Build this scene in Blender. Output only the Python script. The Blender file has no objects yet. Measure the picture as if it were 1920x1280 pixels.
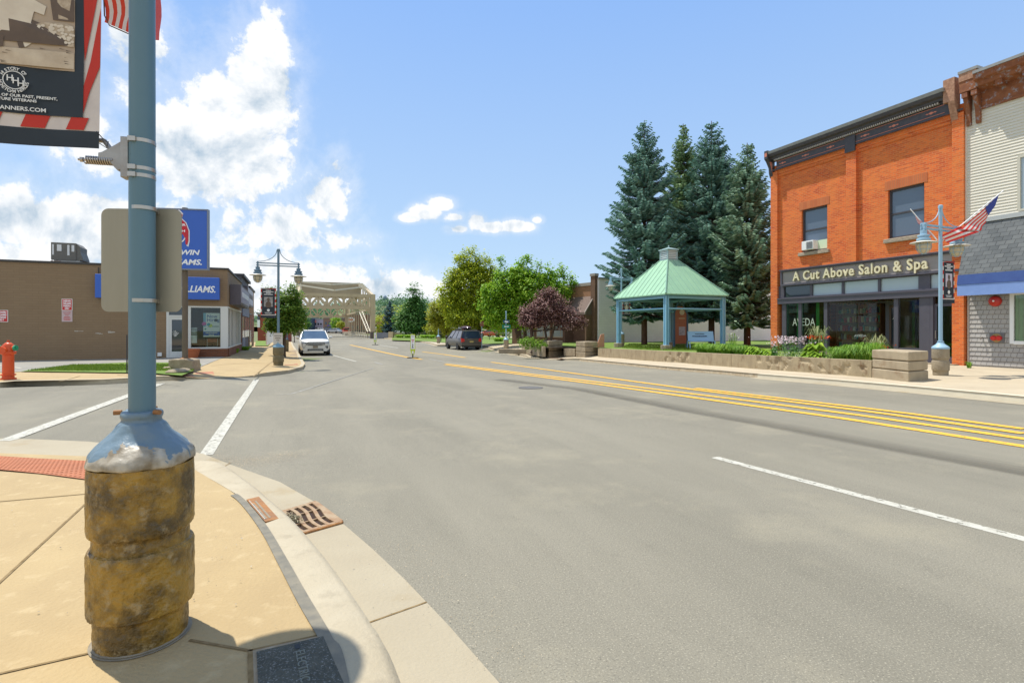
import bpy, bmesh, math, random
import numpy as np
from mathutils import Vector, Matrix
random.seed(7); rng = np.random.default_rng(7)
S = bpy.context.scene; COL = S.collection
R = math.radians
# ---------------------------------------------------------------- camera, sun, sky, exposure
cam = bpy.data.objects.new('camera', bpy.data.cameras.new('camera')); COL.objects.link(cam)
cam.location = (0, 0, 1.5); cam.rotation_euler = (R(90), 0, 0)
cam.data.sensor_width = 36; cam.data.lens = 18.75; cam.data.shift_y = -25/1920
cam.data.clip_start = .05; cam.data.clip_end = 6000
S.camera = cam
SUN_EL = 68.0; SUNH = Vector((-.85, .52, 0)).normalized()
sv = Vector((SUNH.x*math.cos(R(SUN_EL)), SUNH.y*math.cos(R(SUN_EL)), math.sin(R(SUN_EL))))
sl = bpy.data.lights.new('sun', 'SUN'); sl.energy = 4.5; sl.angle = R(.53); sl.color = (1, .955, .87)
so = bpy.data.objects.new('sun', sl); COL.objects.link(so); so.rotation_euler = sv.to_track_quat('Z', 'Y').to_euler()
so.location = (0, 0, 50)
S.view_settings.view_transform = 'Standard'; S.view_settings.look = 'None'
S.view_settings.exposure = .30; S.view_settings.gamma = 1
S.render.film_transparent = False
try:
    S.cycles.max_bounces = 8; S.cycles.transparent_max_bounces = 16; S.cycles.use_denoising = True
    S.cycles.sample_clamp_indirect = 6
except Exception: pass

def make_world():
    w = bpy.data.worlds.new('World'); S.world = w; w.use_nodes = True
    nt = w.node_tree; nt.nodes.clear(); N = nt.nodes.new; L = nt.links.new
    out = N('ShaderNodeOutputWorld'); bg = N('ShaderNodeBackground'); bg.inputs[1].default_value = .15
    sky = N('ShaderNodeTexSky'); sky.sky_type = 'NISHITA'; sky.sun_disc = False
    sky.sun_elevation = R(SUN_EL); sky.sun_rotation = math.atan2(SUNH.x, SUNH.y)
    sky.air_density = 1.0; sky.dust_density = .6; sky.ozone_density = 1.4
    tc = N('ShaderNodeTexCoord'); sep = N('ShaderNodeSeparateXYZ'); L(tc.outputs['Generated'], sep.inputs[0])
    def M(op, a, b=None, c=None):
        m = N('ShaderNodeMath'); m.operation = op
        for i, v in enumerate((a, b, c)):
            if v is None: continue
            if isinstance(v, (int, float)): m.inputs[i].default_value = v
            else: L(v, m.inputs[i])
        return m.outputs[0]
    az = M('ARCTAN2', sep.outputs[0], sep.outputs[1]); el = M('ARCSINE', sep.outputs[2])
    n1 = N('ShaderNodeTexNoise'); n1.inputs['Scale'].default_value = 7; n1.inputs['Detail'].default_value = 9; n1.inputs['Roughness'].default_value = .62
    n1.inputs['Distortion'].default_value = .25
    L(tc.outputs['Generated'], n1.inputs['Vector'])
    n3 = N('ShaderNodeTexNoise'); n3.inputs['Scale'].default_value = 26; n3.inputs['Detail'].default_value = 8; n3.inputs['Roughness'].default_value = .65
    L(tc.outputs['Generated'], n3.inputs['Vector'])
    # clouds: soft lobes in azimuth and elevation, broken up by noise
    lobes = [(-480, 450, 74, 125, 1.05), (-560, 430, 80, 90, .85), (-515, 320, 110, 95, 1.05), (-610, 340, 120, 110, .85), (-700, 520, 90, 120, .8), (-760, 330, 120, 90, .62),
             (-345, 235, 58, 66, 1.0), (-430, 190, 130, 55, .9), (-360, 170, 90, 40, .8), (-330, 300, 26, 40, .72), (-740, 180, 240, 80, 1.05), (-910, 200, 130, 70, .9), (-900, 120, 260, 60, .85), (-440, 90, 190, 62, 1.0),
             (-260, 50, 180, 52, 1.0), (-150, 30, 120, 48, .9), (-192, 207, 24, 10, .95), (-160, 216, 32, 14, 1), (-132, 232, 26, 14, 1), (-108, 208, 26, 10, .9), (-100, 186, 22, 10, .9), (-66, 200, 20, 15, .95), (-45, 189, 40, 12, 1), (10, 192, 34, 12, .95), (48, 203, 14, 9, .8), (-1300, 300, 300, 160, .9), (-1900, 500, 400, 300, .9),
             (-60, 15, 500, 34, .6), (700, 20, 500, 30, .3), (-590, 100, 160, 60, .85)]
    tot = None
    lobes += [(None, 2.9, .55, .7, .4), (None, -2.6, .45, .6, .3), (None, 2.0, .5, .4, .3), (None, -1.9, .6, .4, .3), (None, 2.6, 1.0, .5, .25)]  # unseen clouds behind the camera, added to brighten surfaces that face it
    for (px, py, sx, sy, a) in lobes:                # metres at 1000 m, turned into angles
        if px is None: a0, e0, wx, wy, a = py, sx, sy, a, 1.
        else:
            a0 = math.atan2(px, 1000); e0 = math.atan2(py, math.hypot(px, 1000))
            k = math.cos(a0); wx = sx/1000*k*k; wy = sy/1000*k
        dx = M('DIVIDE', M('SUBTRACT', az, a0), wx); dy = M('DIVIDE', M('SUBTRACT', el, e0), wy)
        r2 = M('ADD', M('MULTIPLY', dx, dx), M('MULTIPLY', dy, dy))
        g = M('MULTIPLY', M('EXPONENT', M('MULTIPLY', r2, -.75)), a)
        tot = g if tot is None else M('MAXIMUM', tot, g)
    dens = M('ADD', tot, M('ADD', M('MULTIPLY', M('SUBTRACT', n1.outputs[0], .5), 1.9), M('MULTIPLY', M('SUBTRACT', n3.outputs[0], .5), .85)))
    mr = N('ShaderNodeMapRange'); mr.interpolation_type = 'SMOOTHSTEP'; L(dens, mr.inputs[0])
    mr.inputs[1].default_value = .46; mr.inputs[2].default_value = .68
    mask = M('MULTIPLY', mr.outputs[0], M('MINIMUM', M('MULTIPLY', tot, 4), 1))
    thin = N('ShaderNodeMapRange'); L(dens, thin.inputs[0]); thin.inputs[1].default_value = .1; thin.inputs[2].default_value = .6
    thin.inputs[4].default_value = .35
    tm = M('MULTIPLY', thin.outputs[0], M('MINIMUM', M('MULTIPLY', tot, 3), 1))
    mask = M('MAXIMUM', mask, tm)
    # cloud shade: a noise sampled a little towards the sun tells lit tops from grey bellies
    vm = N('ShaderNodeVectorMath'); vm.operation = 'ADD'; vm.inputs[1].default_value = (sv.x*.02, sv.y*.02, sv.z*.04)
    L(tc.outputs['Generated'], vm.inputs[0])
    n2 = N('ShaderNodeTexNoise'); n2.inputs['Scale'].default_value = 7; n2.inputs['Detail'].default_value = 6; n2.inputs['Roughness'].default_value = .6; n2.inputs['Distortion'].default_value = .25
    L(vm.outputs[0], n2.inputs['Vector'])
    sh = M('SUBTRACT', n1.outputs[0], n2.outputs[0])
    thick = N('ShaderNodeMapRange'); L(dens, thick.inputs[0]); thick.inputs[1].default_value = .75; thick.inputs[2].default_value = 1.5
    shade = M('ADD', M('MULTIPLY', sh, 4.5), M('SUBTRACT', .84, M('MULTIPLY', thick.outputs[0], .55)))
    cr = N('ShaderNodeValToRGB'); L(shade, cr.inputs[0])
    cr.color_ramp.elements[0].position = 0.05; cr.color_ramp.elements[0].color = (2.6, 3.3, 4.0, 1)
    cr.color_ramp.elements[1].position = .85; cr.color_ramp.elements[1].color = (5.5, 5.6, 5.7, 1)
    # clear sky: nishita lifted by thin summer haze towards the horizon
    hz = N('ShaderNodeMapRange'); L(el, hz.inputs[0]); hz.inputs[1].default_value = 0; hz.inputs[2].default_value = .9
    hr = N('ShaderNodeValToRGB'); L(hz.outputs[0], hr.inputs[0])
    hr.color_ramp.elements[0].position = 0; hr.color_ramp.elements[0].color = (3.0, 4.05, 5.1, 1)
    hr.color_ramp.elements[1].position = .6; hr.color_ramp.elements[1].color = (1.62, 2.85, 5.3, 1)
    mh = N('ShaderNodeMix'); mh.data_type = 'RGBA'; mh.inputs[0].default_value = .85
    L(sky.outputs[0], mh.inputs[6]); L(hr.outputs[0], mh.inputs[7])
    mx = N('ShaderNodeMix'); mx.data_type = 'RGBA'; L(mask, mx.inputs[0]); L(mh.outputs[2], mx.inputs[6]); L(cr.outputs[0], mx.inputs[7])
    L(mx.outputs[2], bg.inputs[0]); L(bg.outputs[0], out.inputs[0])
    w.cycles.sampling_method = 'MANUAL'; w.cycles.sample_map_resolution = 512
make_world()

# ---------------------------------------------------------------- ground shape and measuring helpers
U = Vector((-.3872, .9220, 0)); NN = Vector((.9220, .3872, 0)); ROT = math.atan2(.3872, .9220)
def sm(a, b, x):
    t = min(1, max(0, (x-a)/(b-a))); return t*t*(3-2*t)
def sn(x, y): return -.3872*x+.9220*y, .9220*x+.3872*y
def SN(s, n, z=0): return Vector((U.x*s+NN.x*n, U.y*s+NN.y*n, z))
def G(x, y):                                            # height of the road surface
    s, n = sn(x, y)
    if s < 6: z = 0
    elif s < 28: z = -.0153*(s-6)
    else: z = -.337-.043*sm(28, 38, s)
    m = 1-sm(14.5, 19, n)*(1-sm(40, 60, s)); m *= 1-sm(-.5, 2.5, -n)*(1-sm(36, 60, s))
    return z*m
def V(px, py, d): return Vector(((px-960)/1000*d, d, 1.5+(615-py)/1000*d))
def at(px, py, off=0, gf=G):                            # the ground point a measured sight line meets
    d = (1.5-off)*1000/(py-615)
    for _ in range(30):
        z = gf((px-960)/1000*d, d)+off; d = d*.4+.6*(1.5-z)*1000/(py-615)
    return Vector(((px-960)/1000*d, d, z))

# ---------------------------------------------------------------- mesh helpers
class MB:
    def __init__(s): s.v = []; s.f = []; s.m = []; s.M = Matrix.Identity(4)
    def add(s, vs, fs, mat=0):
        b = len(s.v); s.v += [s.M @ Vector(p) for p in vs]; s.f += [[b+i for i in f] for f in fs]; s.m += [mat]*len(fs); return s
    def bx(s, x0, x1, y0, y1, z0, z1, mat=0):
        return s.add([(x0,y0,z0),(x1,y0,z0),(x1,y1,z0),(x0,y1,z0),(x0,y0,z1),(x1,y0,z1),(x1,y1,z1),(x0,y1,z1)],
                     [(0,3,2,1),(4,5,6,7),(0,1,5,4),(1,2,6,5),(2,3,7,6),(3,0,4,7)], mat)
    def box(s, c, d, rz=0, mat=0):
        M0 = s.M; s.M = M0 @ Matrix.Translation(c) @ Matrix.Rotation(rz, 4, 'Z')
        s.bx(-d[0]/2, d[0]/2, -d[1]/2, d[1]/2, -d[2]/2, d[2]/2, mat); s.M = M0; return s
    def tube(s, p0, p1, r0, r1=None, n=12, mat=0):
        p0 = Vector(p0); p1 = Vector(p1); r1 = r0 if r1 is None else r1
        d = (p1-p0).normalized(); a = d.orthogonal().normalized(); b = d.cross(a)
        vs = []
        for p, r in ((p0, r0), (p1, r1)):
            for i in range(n):
                t = 2*math.pi*i/n; vs.append(p+a*(r*math.cos(t))+b*(r*math.sin(t)))
        fs = [(i, (i+1) % n, n+(i+1) % n, n+i) for i in range(n)]+[tuple(range(n-1, -1, -1)), tuple(range(n, 2*n))]
        return s.add(vs, fs, mat)
    def path(s, pts, r, n=8, mat=0):
        pts = [Vector(p) for p in pts]; vs = []; k = len(pts)
        rr = r if isinstance(r, (list, tuple)) else [r]*k
        a = None
        for i, p in enumerate(pts):
            d = (pts[min(i+1, k-1)]-pts[max(i-1, 0)]).normalized()
            if a is None: a = d.orthogonal().normalized()
            else: a = (a-d*a.dot(d)).normalized()
            b = d.cross(a)
            for j in range(n):
                t = 2*math.pi*j/n; vs.append(p+a*(rr[i]*math.cos(t))+b*(rr[i]*math.sin(t)))
        fs = [(i*n+j, i*n+(j+1) % n, (i+1)*n+(j+1) % n, (i+1)*n+j) for i in range(k-1) for j in range(n)]
        fs += [tuple(range(n-1, -1, -1)), tuple(range((k-1)*n, k*n))]
        return s.add(vs, fs, mat)
    def lathe(s, prof, n=24, c=(0, 0, 0), mat=0):
        vs = []; k = len(prof)
        for r, z in prof:
            for j in range(n):
                t = 2*math.pi*j/n; vs.append((c[0]+r*math.cos(t), c[1]+r*math.sin(t), c[2]+z))
        fs = [(i*n+j, i*n+(j+1) % n, (i+1)*n+(j+1) % n, (i+1)*n+j) for i in range(k-1) for j in range(n)]
        fs += [tuple(range(n-1, -1, -1)), tuple(range((k-1)*n, k*n))]
        return s.add(vs, fs, mat)
    def prism(s, poly, ax, t0, t1, mat=0):                # poly in the two other axes
        def mk(a, b, t): return {'x': (t, a, b), 'y': (a, t, b), 'z': (a, b, t)}[ax]
        n = len(poly)
        return s.add([mk(a, b, t0) for a, b in poly]+[mk(a, b, t1) for a, b in poly],
                     [tuple(range(n-1, -1, -1)), tuple(range(n, 2*n))]+[(i, (i+1) % n, n+(i+1) % n, n+i) for i in range(n)], mat)
    def poly(s, pts, mat=0): return s.add(pts, [tuple(range(len(pts)))], mat)
    def ball(s, c, r, n=12, m=8, mat=0):
        if not isinstance(r, (tuple, list)): r = (r, r, r)
        vs = []
        for i in range(m+1):
            ph = math.pi*i/m
            for j in range(n):
                t = 2*math.pi*j/n; vs.append((c[0]+r[0]*math.sin(ph)*math.cos(t), c[1]+r[1]*math.sin(ph)*math.sin(t), c[2]+r[2]*math.cos(ph)))
        return s.add(vs, [(i*n+j, (i+1)*n+j, (i+1)*n+(j+1) % n, i*n+(j+1) % n) for i in range(m) for j in range(n)], mat)
    def build(s, name, mats, parent=None, smooth=False, bevel=0, loc=None, rz=0):
        me = bpy.data.meshes.new(name); me.from_pydata([tuple(v) for v in s.v], [], s.f)
        bm = bmesh.new(); bm.from_mesh(me); bmesh.ops.recalc_face_normals(bm, faces=bm.faces[:]); bm.to_mesh(me); bm.free()
        for m in (mats if isinstance(mats, (list, tuple)) else [mats]): me.materials.append(m)
        for p, i in zip(me.polygons, s.m): p.material_index = i
        if smooth:
            try: me.shade_smooth()
            except Exception: me.polygons.foreach_set('use_smooth', [True]*len(me.polygons))
            if smooth != 2:
                try: me.set_sharp_from_angle(angle=R(38))
                except Exception: pass
        o = bpy.data.objects.new(name, me); COL.objects.link(o)
        if parent: o.parent = parent
        if loc is not None: o.location = loc
        o.rotation_euler = (0, 0, rz)
        if bevel:
            b = o.modifiers.new('bevel', 'BEVEL'); b.width = bevel; b.segments = 2; b.limit_method = 'ANGLE'
        return o
def tag(o, label=None, cat=None, group=None, kind=None):
    for k, v in (('label', label), ('category', cat), ('group', group), ('kind', kind)):
        if v: o[k] = v
    return o
def thing(name, label, cat, loc=(0, 0, 0), rz=0, group=None):
    o = bpy.data.objects.new(name, None); COL.objects.link(o); o.location = loc; o.rotation_euler = (0, 0, rz); o.empty_display_size = .2
    return tag(o, label, cat, group)
def copy_tree(o, parent=None):
    c = o.copy(); COL.objects.link(c); c.parent = parent
    for ch in list(o.children): copy_tree(ch, c)
    return c
def quads_obj(name, Q, mat, parent=None, loc=None):      # Q: (N,4,3) array of loose quads
    N = len(Q); me = bpy.data.meshes.new(name)
    me.vertices.add(N*4); me.vertices.foreach_set('co', np.ascontiguousarray(Q, dtype=np.float32).reshape(-1))
    me.loops.add(N*4); me.loops.foreach_set('vertex_index', np.arange(N*4, dtype=np.int32))
    me.polygons.add(N); me.polygons.foreach_set('loop_start', np.arange(N, dtype=np.int32)*4)
    try: me.polygons.foreach_set('loop_total', np.full(N, 4, dtype=np.int32))
    except Exception: pass
    me.update(calc_edges=True); me.validate(); me.materials.append(mat)
    o = bpy.data.objects.new(name, me); COL.objects.link(o)
    if parent: o.parent = parent
    if loc is not None: o.location = loc
    return o
def sheet(name, poly, mat, off=0., step=2., gf=G, kind='structure', thick=0):
    bm = bmesh.new(); vs = [bm.verts.new((p[0], p[1], 0)) for p in poly]; bm.faces.new(vs)
    bmesh.ops.triangulate(bm, faces=bm.faces[:])
    for ax in (0, 1):
        lo = min(p[ax] for p in poly); hi = max(p[ax] for p in poly); t = math.ceil(lo/step)*step+.0137
        while t < hi:
            no = [0, 0, 0]; no[ax] = 1; co = [0, 0, 0]; co[ax] = t
            bmesh.ops.bisect_plane(bm, geom=bm.verts[:]+bm.edges[:]+bm.faces[:], plane_co=co, plane_no=no); t += step
    for v in bm.verts: v.co.z = gf(v.co.x, v.co.y)+(off(v.co.x, v.co.y) if callable(off) else off)
    for f in bm.faces:
        f.normal_update()
        if f.normal.z < 0: f.normal_flip()
    me = bpy.data.meshes.new(name); bm.to_mesh(me); bm.free(); me.materials.append(mat)
    me.polygons.foreach_set('use_smooth', [True]*len(me.polygons))
    o = bpy.data.objects.new(name, me); COL.objects.link(o)
    if kind: o['kind'] = kind
    return o
def text(s, size, mat, parent, loc, right=(1, 0, 0), up=(0, 0, 1), ext=.003, name='lettering', shear=0, bold=0., align='LEFT', sx=1., sp=1., lsp=1.):
    cu = bpy.data.curves.new(name, 'FONT'); cu.body = s; cu.size = size; cu.extrude = ext; cu.shear = shear; cu.offset = bold
    cu.align_x = align; cu.space_character = sp; cu.space_line = lsp; cu.resolution_u = 3
    o = bpy.data.objects.new(name, cu); COL.objects.link(o)
    dg = bpy.context.evaluated_depsgraph_get(); dg.update()
    me = bpy.data.meshes.new_from_object(o.evaluated_get(dg)); bpy.data.objects.remove(o); bpy.data.curves.remove(cu)
    r = Vector(right).normalized(); u = Vector(up).normalized(); n = r.cross(u)
    M = Matrix(((r.x*sx, u.x, n.x, loc[0]), (r.y*sx, u.y, n.y, loc[1]), (r.z*sx, u.z, n.z, loc[2]), (0, 0, 0, 1)))
    me.transform(M); me.materials.clear(); me.materials.append(mat)
    o = bpy.data.objects.new(name, me); COL.objects.link(o); o.parent = parent
    return o
def marks(parent, m, p, right, up, rows, w, h, gap=1.9, name='worn_lettering', center=False):   # rows of lettering too worn or small to read
    mb = MB(); r = Vector(right).normalized(); u = Vector(up).normalized(); g = random.Random(len(rows)*7+int(w*1000)); p = Vector(p)
    for k, f in enumerate(rows):
        x = (1-f)*w/2 if center else 0; e = x+w*f
        while x < e-h*.4:
            l = min(e-x, h*(.5+.9*g.random())); a = p+r*x-u*(k*h*gap); mb.add([a, a+r*l, a+r*l+u*h, a+u*h], [(0, 1, 2, 3)]); x += l+h*.22
    return mb.build(name, m, parent)
def holes_wall(mb, y0, y1, z0, z1, holes, x0, x1, ax='x', mat=0):   # wall slab pierced by rectangles
    ys = sorted(set([y0, y1]+[h[0] for h in holes]+[h[1] for h in holes])); zs = sorted(set([z0, z1]+[h[2] for h in holes]+[h[3] for h in holes]))
    for a, b in zip(ys[:-1], ys[1:]):
        if b <= y0 or a >= y1: continue
        for c, d in zip(zs[:-1], zs[1:]):
            m = ((a+b)/2, (c+d)/2)
            if any(h[0] < m[0] < h[1] and h[2] < m[1] < h[3] for h in holes): continue
            if ax == 'x': mb.bx(x0, x1, a, b, c, d, mat)
            else: mb.bx(a, b, x0, x1, c, d, mat)

# ---------------------------------------------------------------- materials
MT = {}
def mat(name, c, rough=.7, c2=None, scale=3., amt=.5, bump=0., bscale=40., metal=0., spec=.5, c3=None, s3=60., a3=.5, coords='Object', stretch=None, detail=5., lo=.35, hi=.65):
    m = bpy.data.materials.new(name); m.use_nodes = True; nt = m.node_tree; N = nt.nodes.new; L = nt.links.new
    p = nt.nodes['Principled BSDF']; p.inputs['Base Color'].default_value = (*c, 1); p.inputs['Roughness'].default_value = rough
    p.inputs['Metallic'].default_value = metal; p.inputs['Specular IOR Level'].default_value = spec
    tc = N('ShaderNodeTexCoord'); vec = tc.outputs[coords]
    if stretch:
        mp = N('ShaderNodeMapping'); mp.inputs['Scale'].default_value = stretch; L(vec, mp.inputs[0]); vec = mp.outputs[0]
    col = None
    def layer(prev, cc, sc, am, lo, hi):
        n = N('ShaderNodeTexNoise'); n.inputs['Scale'].default_value = sc; n.inputs['Detail'].default_value = detail; n.inputs['Roughness'].default_value = .6; L(vec, n.inputs['Vector'])
        r = N('ShaderNodeMapRange'); L(n.outputs[0], r.inputs[0]); r.inputs[1].default_value = lo; r.inputs[2].default_value = hi; r.inputs[4].default_value = am
        x = N('ShaderNodeMix'); x.data_type = 'RGBA'; L(r.outputs[0], x.inputs[0]); x.inputs[7].default_value = (*cc, 1)
        if prev is None: x.inputs[6].default_value = (*c, 1)
        else: L(prev, x.inputs[6])
        return x.outputs[2]
    if c2: col = layer(None, c2, scale, amt, lo, hi)
    if c3: col = layer(col, c3, s3, a3, .55, .7)
    if col: L(col, p.inputs['Base Color'])
    if bump:
        n = N('ShaderNodeTexNoise'); n.inputs['Scale'].default_value = bscale; n.inputs['Detail'].default_value = 4; L(vec, n.inputs['Vector'])
        b = N('ShaderNodeBump'); b.inputs['Strength'].default_value = bump; b.inputs['Distance'].default_value = .02; L(n.outputs[0], b.inputs['Height']); L(b.outputs[0], p.inputs['Normal'])
    m['col'] = 1; MT[name] = m; return m
def brickmat(name, c1, c2, mortar, w=.2, h=.068, ms=.008, rough=.85, bump=.6, off=.5, c3=None, vary=.4, sq=1, wob=0.):
    m = bpy.data.materials.new(name); m.use_nodes = True; nt = m.node_tree; N = nt.nodes.new; L = nt.links.new
    p = nt.nodes['Principled BSDF']; p.inputs['Roughness'].default_value = rough
    tc = N('ShaderNodeTexCoord'); sp = N('ShaderNodeSeparateXYZ'); L(tc.outputs['Object'], sp.inputs[0])
    ad = N('ShaderNodeMath'); ad.operation = 'ADD'; L(sp.outputs[0], ad.inputs[0]); L(sp.outputs[1], ad.inputs[1])
    cb = N('ShaderNodeCombineXYZ'); L(ad.outputs[0], cb.inputs[0]); L(sp.outputs[2], cb.inputs[1])
    b = N('ShaderNodeTexBrick'); L(cb.outputs[0], b.inputs['Vector']); b.inputs['Color1'].default_value = (*c1, 1); b.inputs['Color2'].default_value = (*c2, 1)
    b.inputs['Mortar'].default_value = (*mortar, 1); b.inputs['Scale'].default_value = 1; b.inputs['Mortar Size'].default_value = ms
    b.inputs['Brick Width'].default_value = w; b.inputs['Row Height'].default_value = h; b.offset = off; b.inputs['Mortar Smooth'].default_value = .1
    n = N('ShaderNodeTexNoise'); n.inputs['Scale'].default_value = 1.1; n.inputs['Detail'].default_value = 6; n.inputs['Roughness'].default_value = .7; L(tc.outputs['Object'], n.inputs['Vector'])
    r = N('ShaderNodeMapRange'); L(n.outputs[0], r.inputs[0]); r.inputs[1].default_value = .35; r.inputs[2].default_value = .7; r.inputs[4].default_value = vary
    x = N('ShaderNodeMix'); x.data_type = 'RGBA'; L(r.outputs[0], x.inputs[0]); L(b.outputs[0], x.inputs[6]); x.inputs[7].default_value = (*(c3 or c2), 1)
    L(x.outputs[2], p.inputs['Base Color'])
    bp = N('ShaderNodeBump'); bp.inputs['Strength'].default_value = bump; bp.inputs['Distance'].default_value = .012; bp.invert = True; L(b.outputs['Fac'], bp.inputs['Height']); L(bp.outputs[0], p.inputs['Normal'])
    MT[name] = m; return m
def leafmat(name, ca, cb, cc=None, tr=.3):
    m = bpy.data.materials.new(name); m.use_nodes = True; nt = m.node_tree; N = nt.nodes.new; L = nt.links.new
    p = nt.nodes['Principled BSDF']; p.inputs['Roughness'].default_value = .55; p.inputs['Specular IOR Level'].default_value = .35
    g = N('ShaderNodeNewGeometry'); r = N('ShaderNodeValToRGB'); L(g.outputs['Random Per Island'], r.inputs[0])
    r.color_ramp.elements[0].color = (*ca, 1); r.color_ramp.elements[1].color = (*cb, 1)
    if cc: e = r.color_ramp.elements.new(.5); e.color = (*cc, 1)
    L(r.outputs[0], p.inputs['Base Color'])
    t = N('ShaderNodeBsdfTranslucent'); L(r.outputs[0], t.inputs[0]); mx = N('ShaderNodeMixShader'); mx.inputs[0].default_value = tr
    L(p.outputs[0], mx.inputs[1]); L(t.outputs[0], mx.inputs[2]); L(mx.outputs[0], nt.nodes['Material Output'].inputs[0])
    MT[name] = m; return m
def glassmat(name, tint=(.92, .97, .94), alpha=.95):
    m = bpy.data.materials.new(name); m.use_nodes = True; nt = m.node_tree; N = nt.nodes.new; L = nt.links.new; nt.nodes.remove(nt.nodes['Principled BSDF'])
    t = N('ShaderNodeBsdfTransparent'); t.inputs[0].default_value = (*[v*alpha for v in tint], 1); g = N('ShaderNodeBsdfGlossy'); g.inputs['Roughness'].default_value = .02; g.inputs[0].default_value = (.9, .9, .9, 1)
    f = N('ShaderNodeFresnel'); f.inputs[0].default_value = 1.5; mx = N('ShaderNodeMixShader'); L(f.outputs[0], mx.inputs[0]); L(t.outputs[0], mx.inputs[1]); L(g.outputs[0], mx.inputs[2])
    L(mx.outputs[0], nt.nodes['Material Output'].inputs[0]); MT[name] = m; return m
def roadmat(name, c, c2, patch, rot=ROT):
    m = bpy.data.materials.new(name); m.use_nodes = True; nt = m.node_tree; N = nt.nodes.new; L = nt.links.new; p = nt.nodes['Principled BSDF']; p.inputs['Roughness'].default_value = .93
    tc = N('ShaderNodeTexCoord'); mp = N('ShaderNodeMapping'); mp.inputs['Rotation'].default_value = (0, 0, -rot); L(tc.outputs['Object'], mp.inputs[0])
    def noi(sc, vec, det=6, ro=.6, st=None):
        if st: q = N('ShaderNodeMapping'); q.inputs['Scale'].default_value = st; L(vec, q.inputs[0]); vec = q.outputs[0]
        n = N('ShaderNodeTexNoise'); n.inputs['Scale'].default_value = sc; n.inputs['Detail'].default_value = det; n.inputs['Roughness'].default_value = ro; L(vec, n.inputs['Vector']); return n.outputs[0]
    def rng_(v, a, b, hi, lo=0): r = N('ShaderNodeMapRange'); L(v, r.inputs[0]); r.inputs[1].default_value = a; r.inputs[2].default_value = b; r.inputs[3].default_value = lo; r.inputs[4].default_value = hi; return r.outputs[0]
    def mixc(f, a, b):
        x = N('ShaderNodeMix'); x.data_type = 'RGBA'; L(f, x.inputs[0])
        if isinstance(a, tuple): x.inputs[6].default_value = (*a, 1)
        else: L(a, x.inputs[6])
        x.inputs[7].default_value = (*b, 1); return x.outputs[2]
    v = mp.outputs[0]
    col = mixc(rng_(noi(1., v, 7, .65, (.55, .09, 1)), .38, .62, .9), c, c2)                     # long worn wheel tracks
    col = mixc(rng_(noi(.55, v, 8, .7), .52, .66, .65), col, patch)                            # dusty stains
    col = mixc(rng_(noi(3.2, v, 6, .7), .60, .72, .35), col, tuple(q*.55 for q in c))          # drips
    col = mixc(rng_(noi(105, v, 3, .6), .54, .70, .75), col, tuple(min(1, q*1.8) for q in c))  # pale stone flecks
    col = mixc(rng_(noi(82, v, 3, .6), .55, .70, .7), col, tuple(q*.45 for q in c))
    vo = N('ShaderNodeTexVoronoi'); vo.feature = 'DISTANCE_TO_EDGE'; vo.inputs['Scale'].default_value = .34; w = N('ShaderNodeMix'); w.data_type = 'VECTOR'; w.inputs[0].default_value = .12
    nz = N('ShaderNodeTexNoise'); nz.inputs['Scale'].default_value = 1.6; nz.inputs['Detail'].default_value = 6; L(v, nz.inputs['Vector']); L(v, w.inputs[4]); L(nz.outputs['Color'], w.inputs[5]); L(w.outputs[1], vo.inputs['Vector'])
    cr = N('ShaderNodeMath'); cr.operation = 'MULTIPLY'; L(rng_(vo.outputs[0], 0., .0018, 0, 1), cr.inputs[0]); L(rng_(noi(.22, v, 3), .54, .62, .5), cr.inputs[1])
    col = mixc(cr.outputs[0], col, tuple(q*.35 for q in c)); L(col, p.inputs['Base Color'])
    b = N('ShaderNodeBump'); b.inputs['Strength'].default_value = .45; b.inputs['Distance'].default_value = .006; L(noi(160, v, 3), b.inputs['Height']); L(b.outputs[0], p.inputs['Normal']); MT[name] = m; return m
asphalt = roadmat('asphalt', (.226, .205, .152), (.168, .153, .113), (.275, .245, .172))
def wornmat(name, c, c2, cov=.60):
    m = mat(name, c, .75, c2, 9, .7, lo=.42, hi=.64); nt = m.node_tree; N = nt.nodes.new; L = nt.links.new; p = nt.nodes['Principled BSDF']
    tc = N('ShaderNodeTexCoord'); n = N('ShaderNodeTexNoise'); n.inputs['Scale'].default_value = 16; n.inputs['Detail'].default_value = 9; n.inputs['Roughness'].default_value = .75; L(tc.outputs['Object'], n.inputs['Vector'])
    r = N('ShaderNodeMapRange'); L(n.outputs[0], r.inputs[0]); r.inputs[1].default_value = cov-.03; r.inputs[2].default_value = cov+.03
    t = N('ShaderNodeBsdfTransparent'); x = N('ShaderNodeMixShader'); L(r.outputs[0], x.inputs[0]); L(p.outputs[0], x.inputs[1]); L(t.outputs[0], x.inputs[2]); L(x.outputs[0], nt.nodes['Material Output'].inputs[0]); return m
asphalt2 = mat('lot_asphalt', (.30, .28, .235), .9, (.23, .215, .18), .5, .8, bump=.3, bscale=80)
concrete = mat('sidewalk_concrete', (.43, .315, .155), .9, (.37, .265, .13), 1.3, .9, bump=.35, bscale=45, c3=(.52, .40, .22), s3=9, a3=.55, detail=9.)
kerbm = mat('kerb_concrete', (.40, .335, .225), .9, (.47, .405, .285), 2.2, .8, bump=.25, bscale=50, c3=(.30, .25, .17), s3=9, a3=.5)
gutterm = mat('gutter_concrete', (.35, .295, .20), .9, (.40, .345, .24), 1.2, .8, bump=.3, bscale=50, c3=(.30, .215, .10), s3=1.3, a3=.7, detail=9.)
grassm = mat('grass', (.10, .17, .02), .95, (.17, .24, .03), 2.5, .8, bump=.6, bscale=60, c3=(.22, .22, .07), s3=14, a3=.5)
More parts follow.
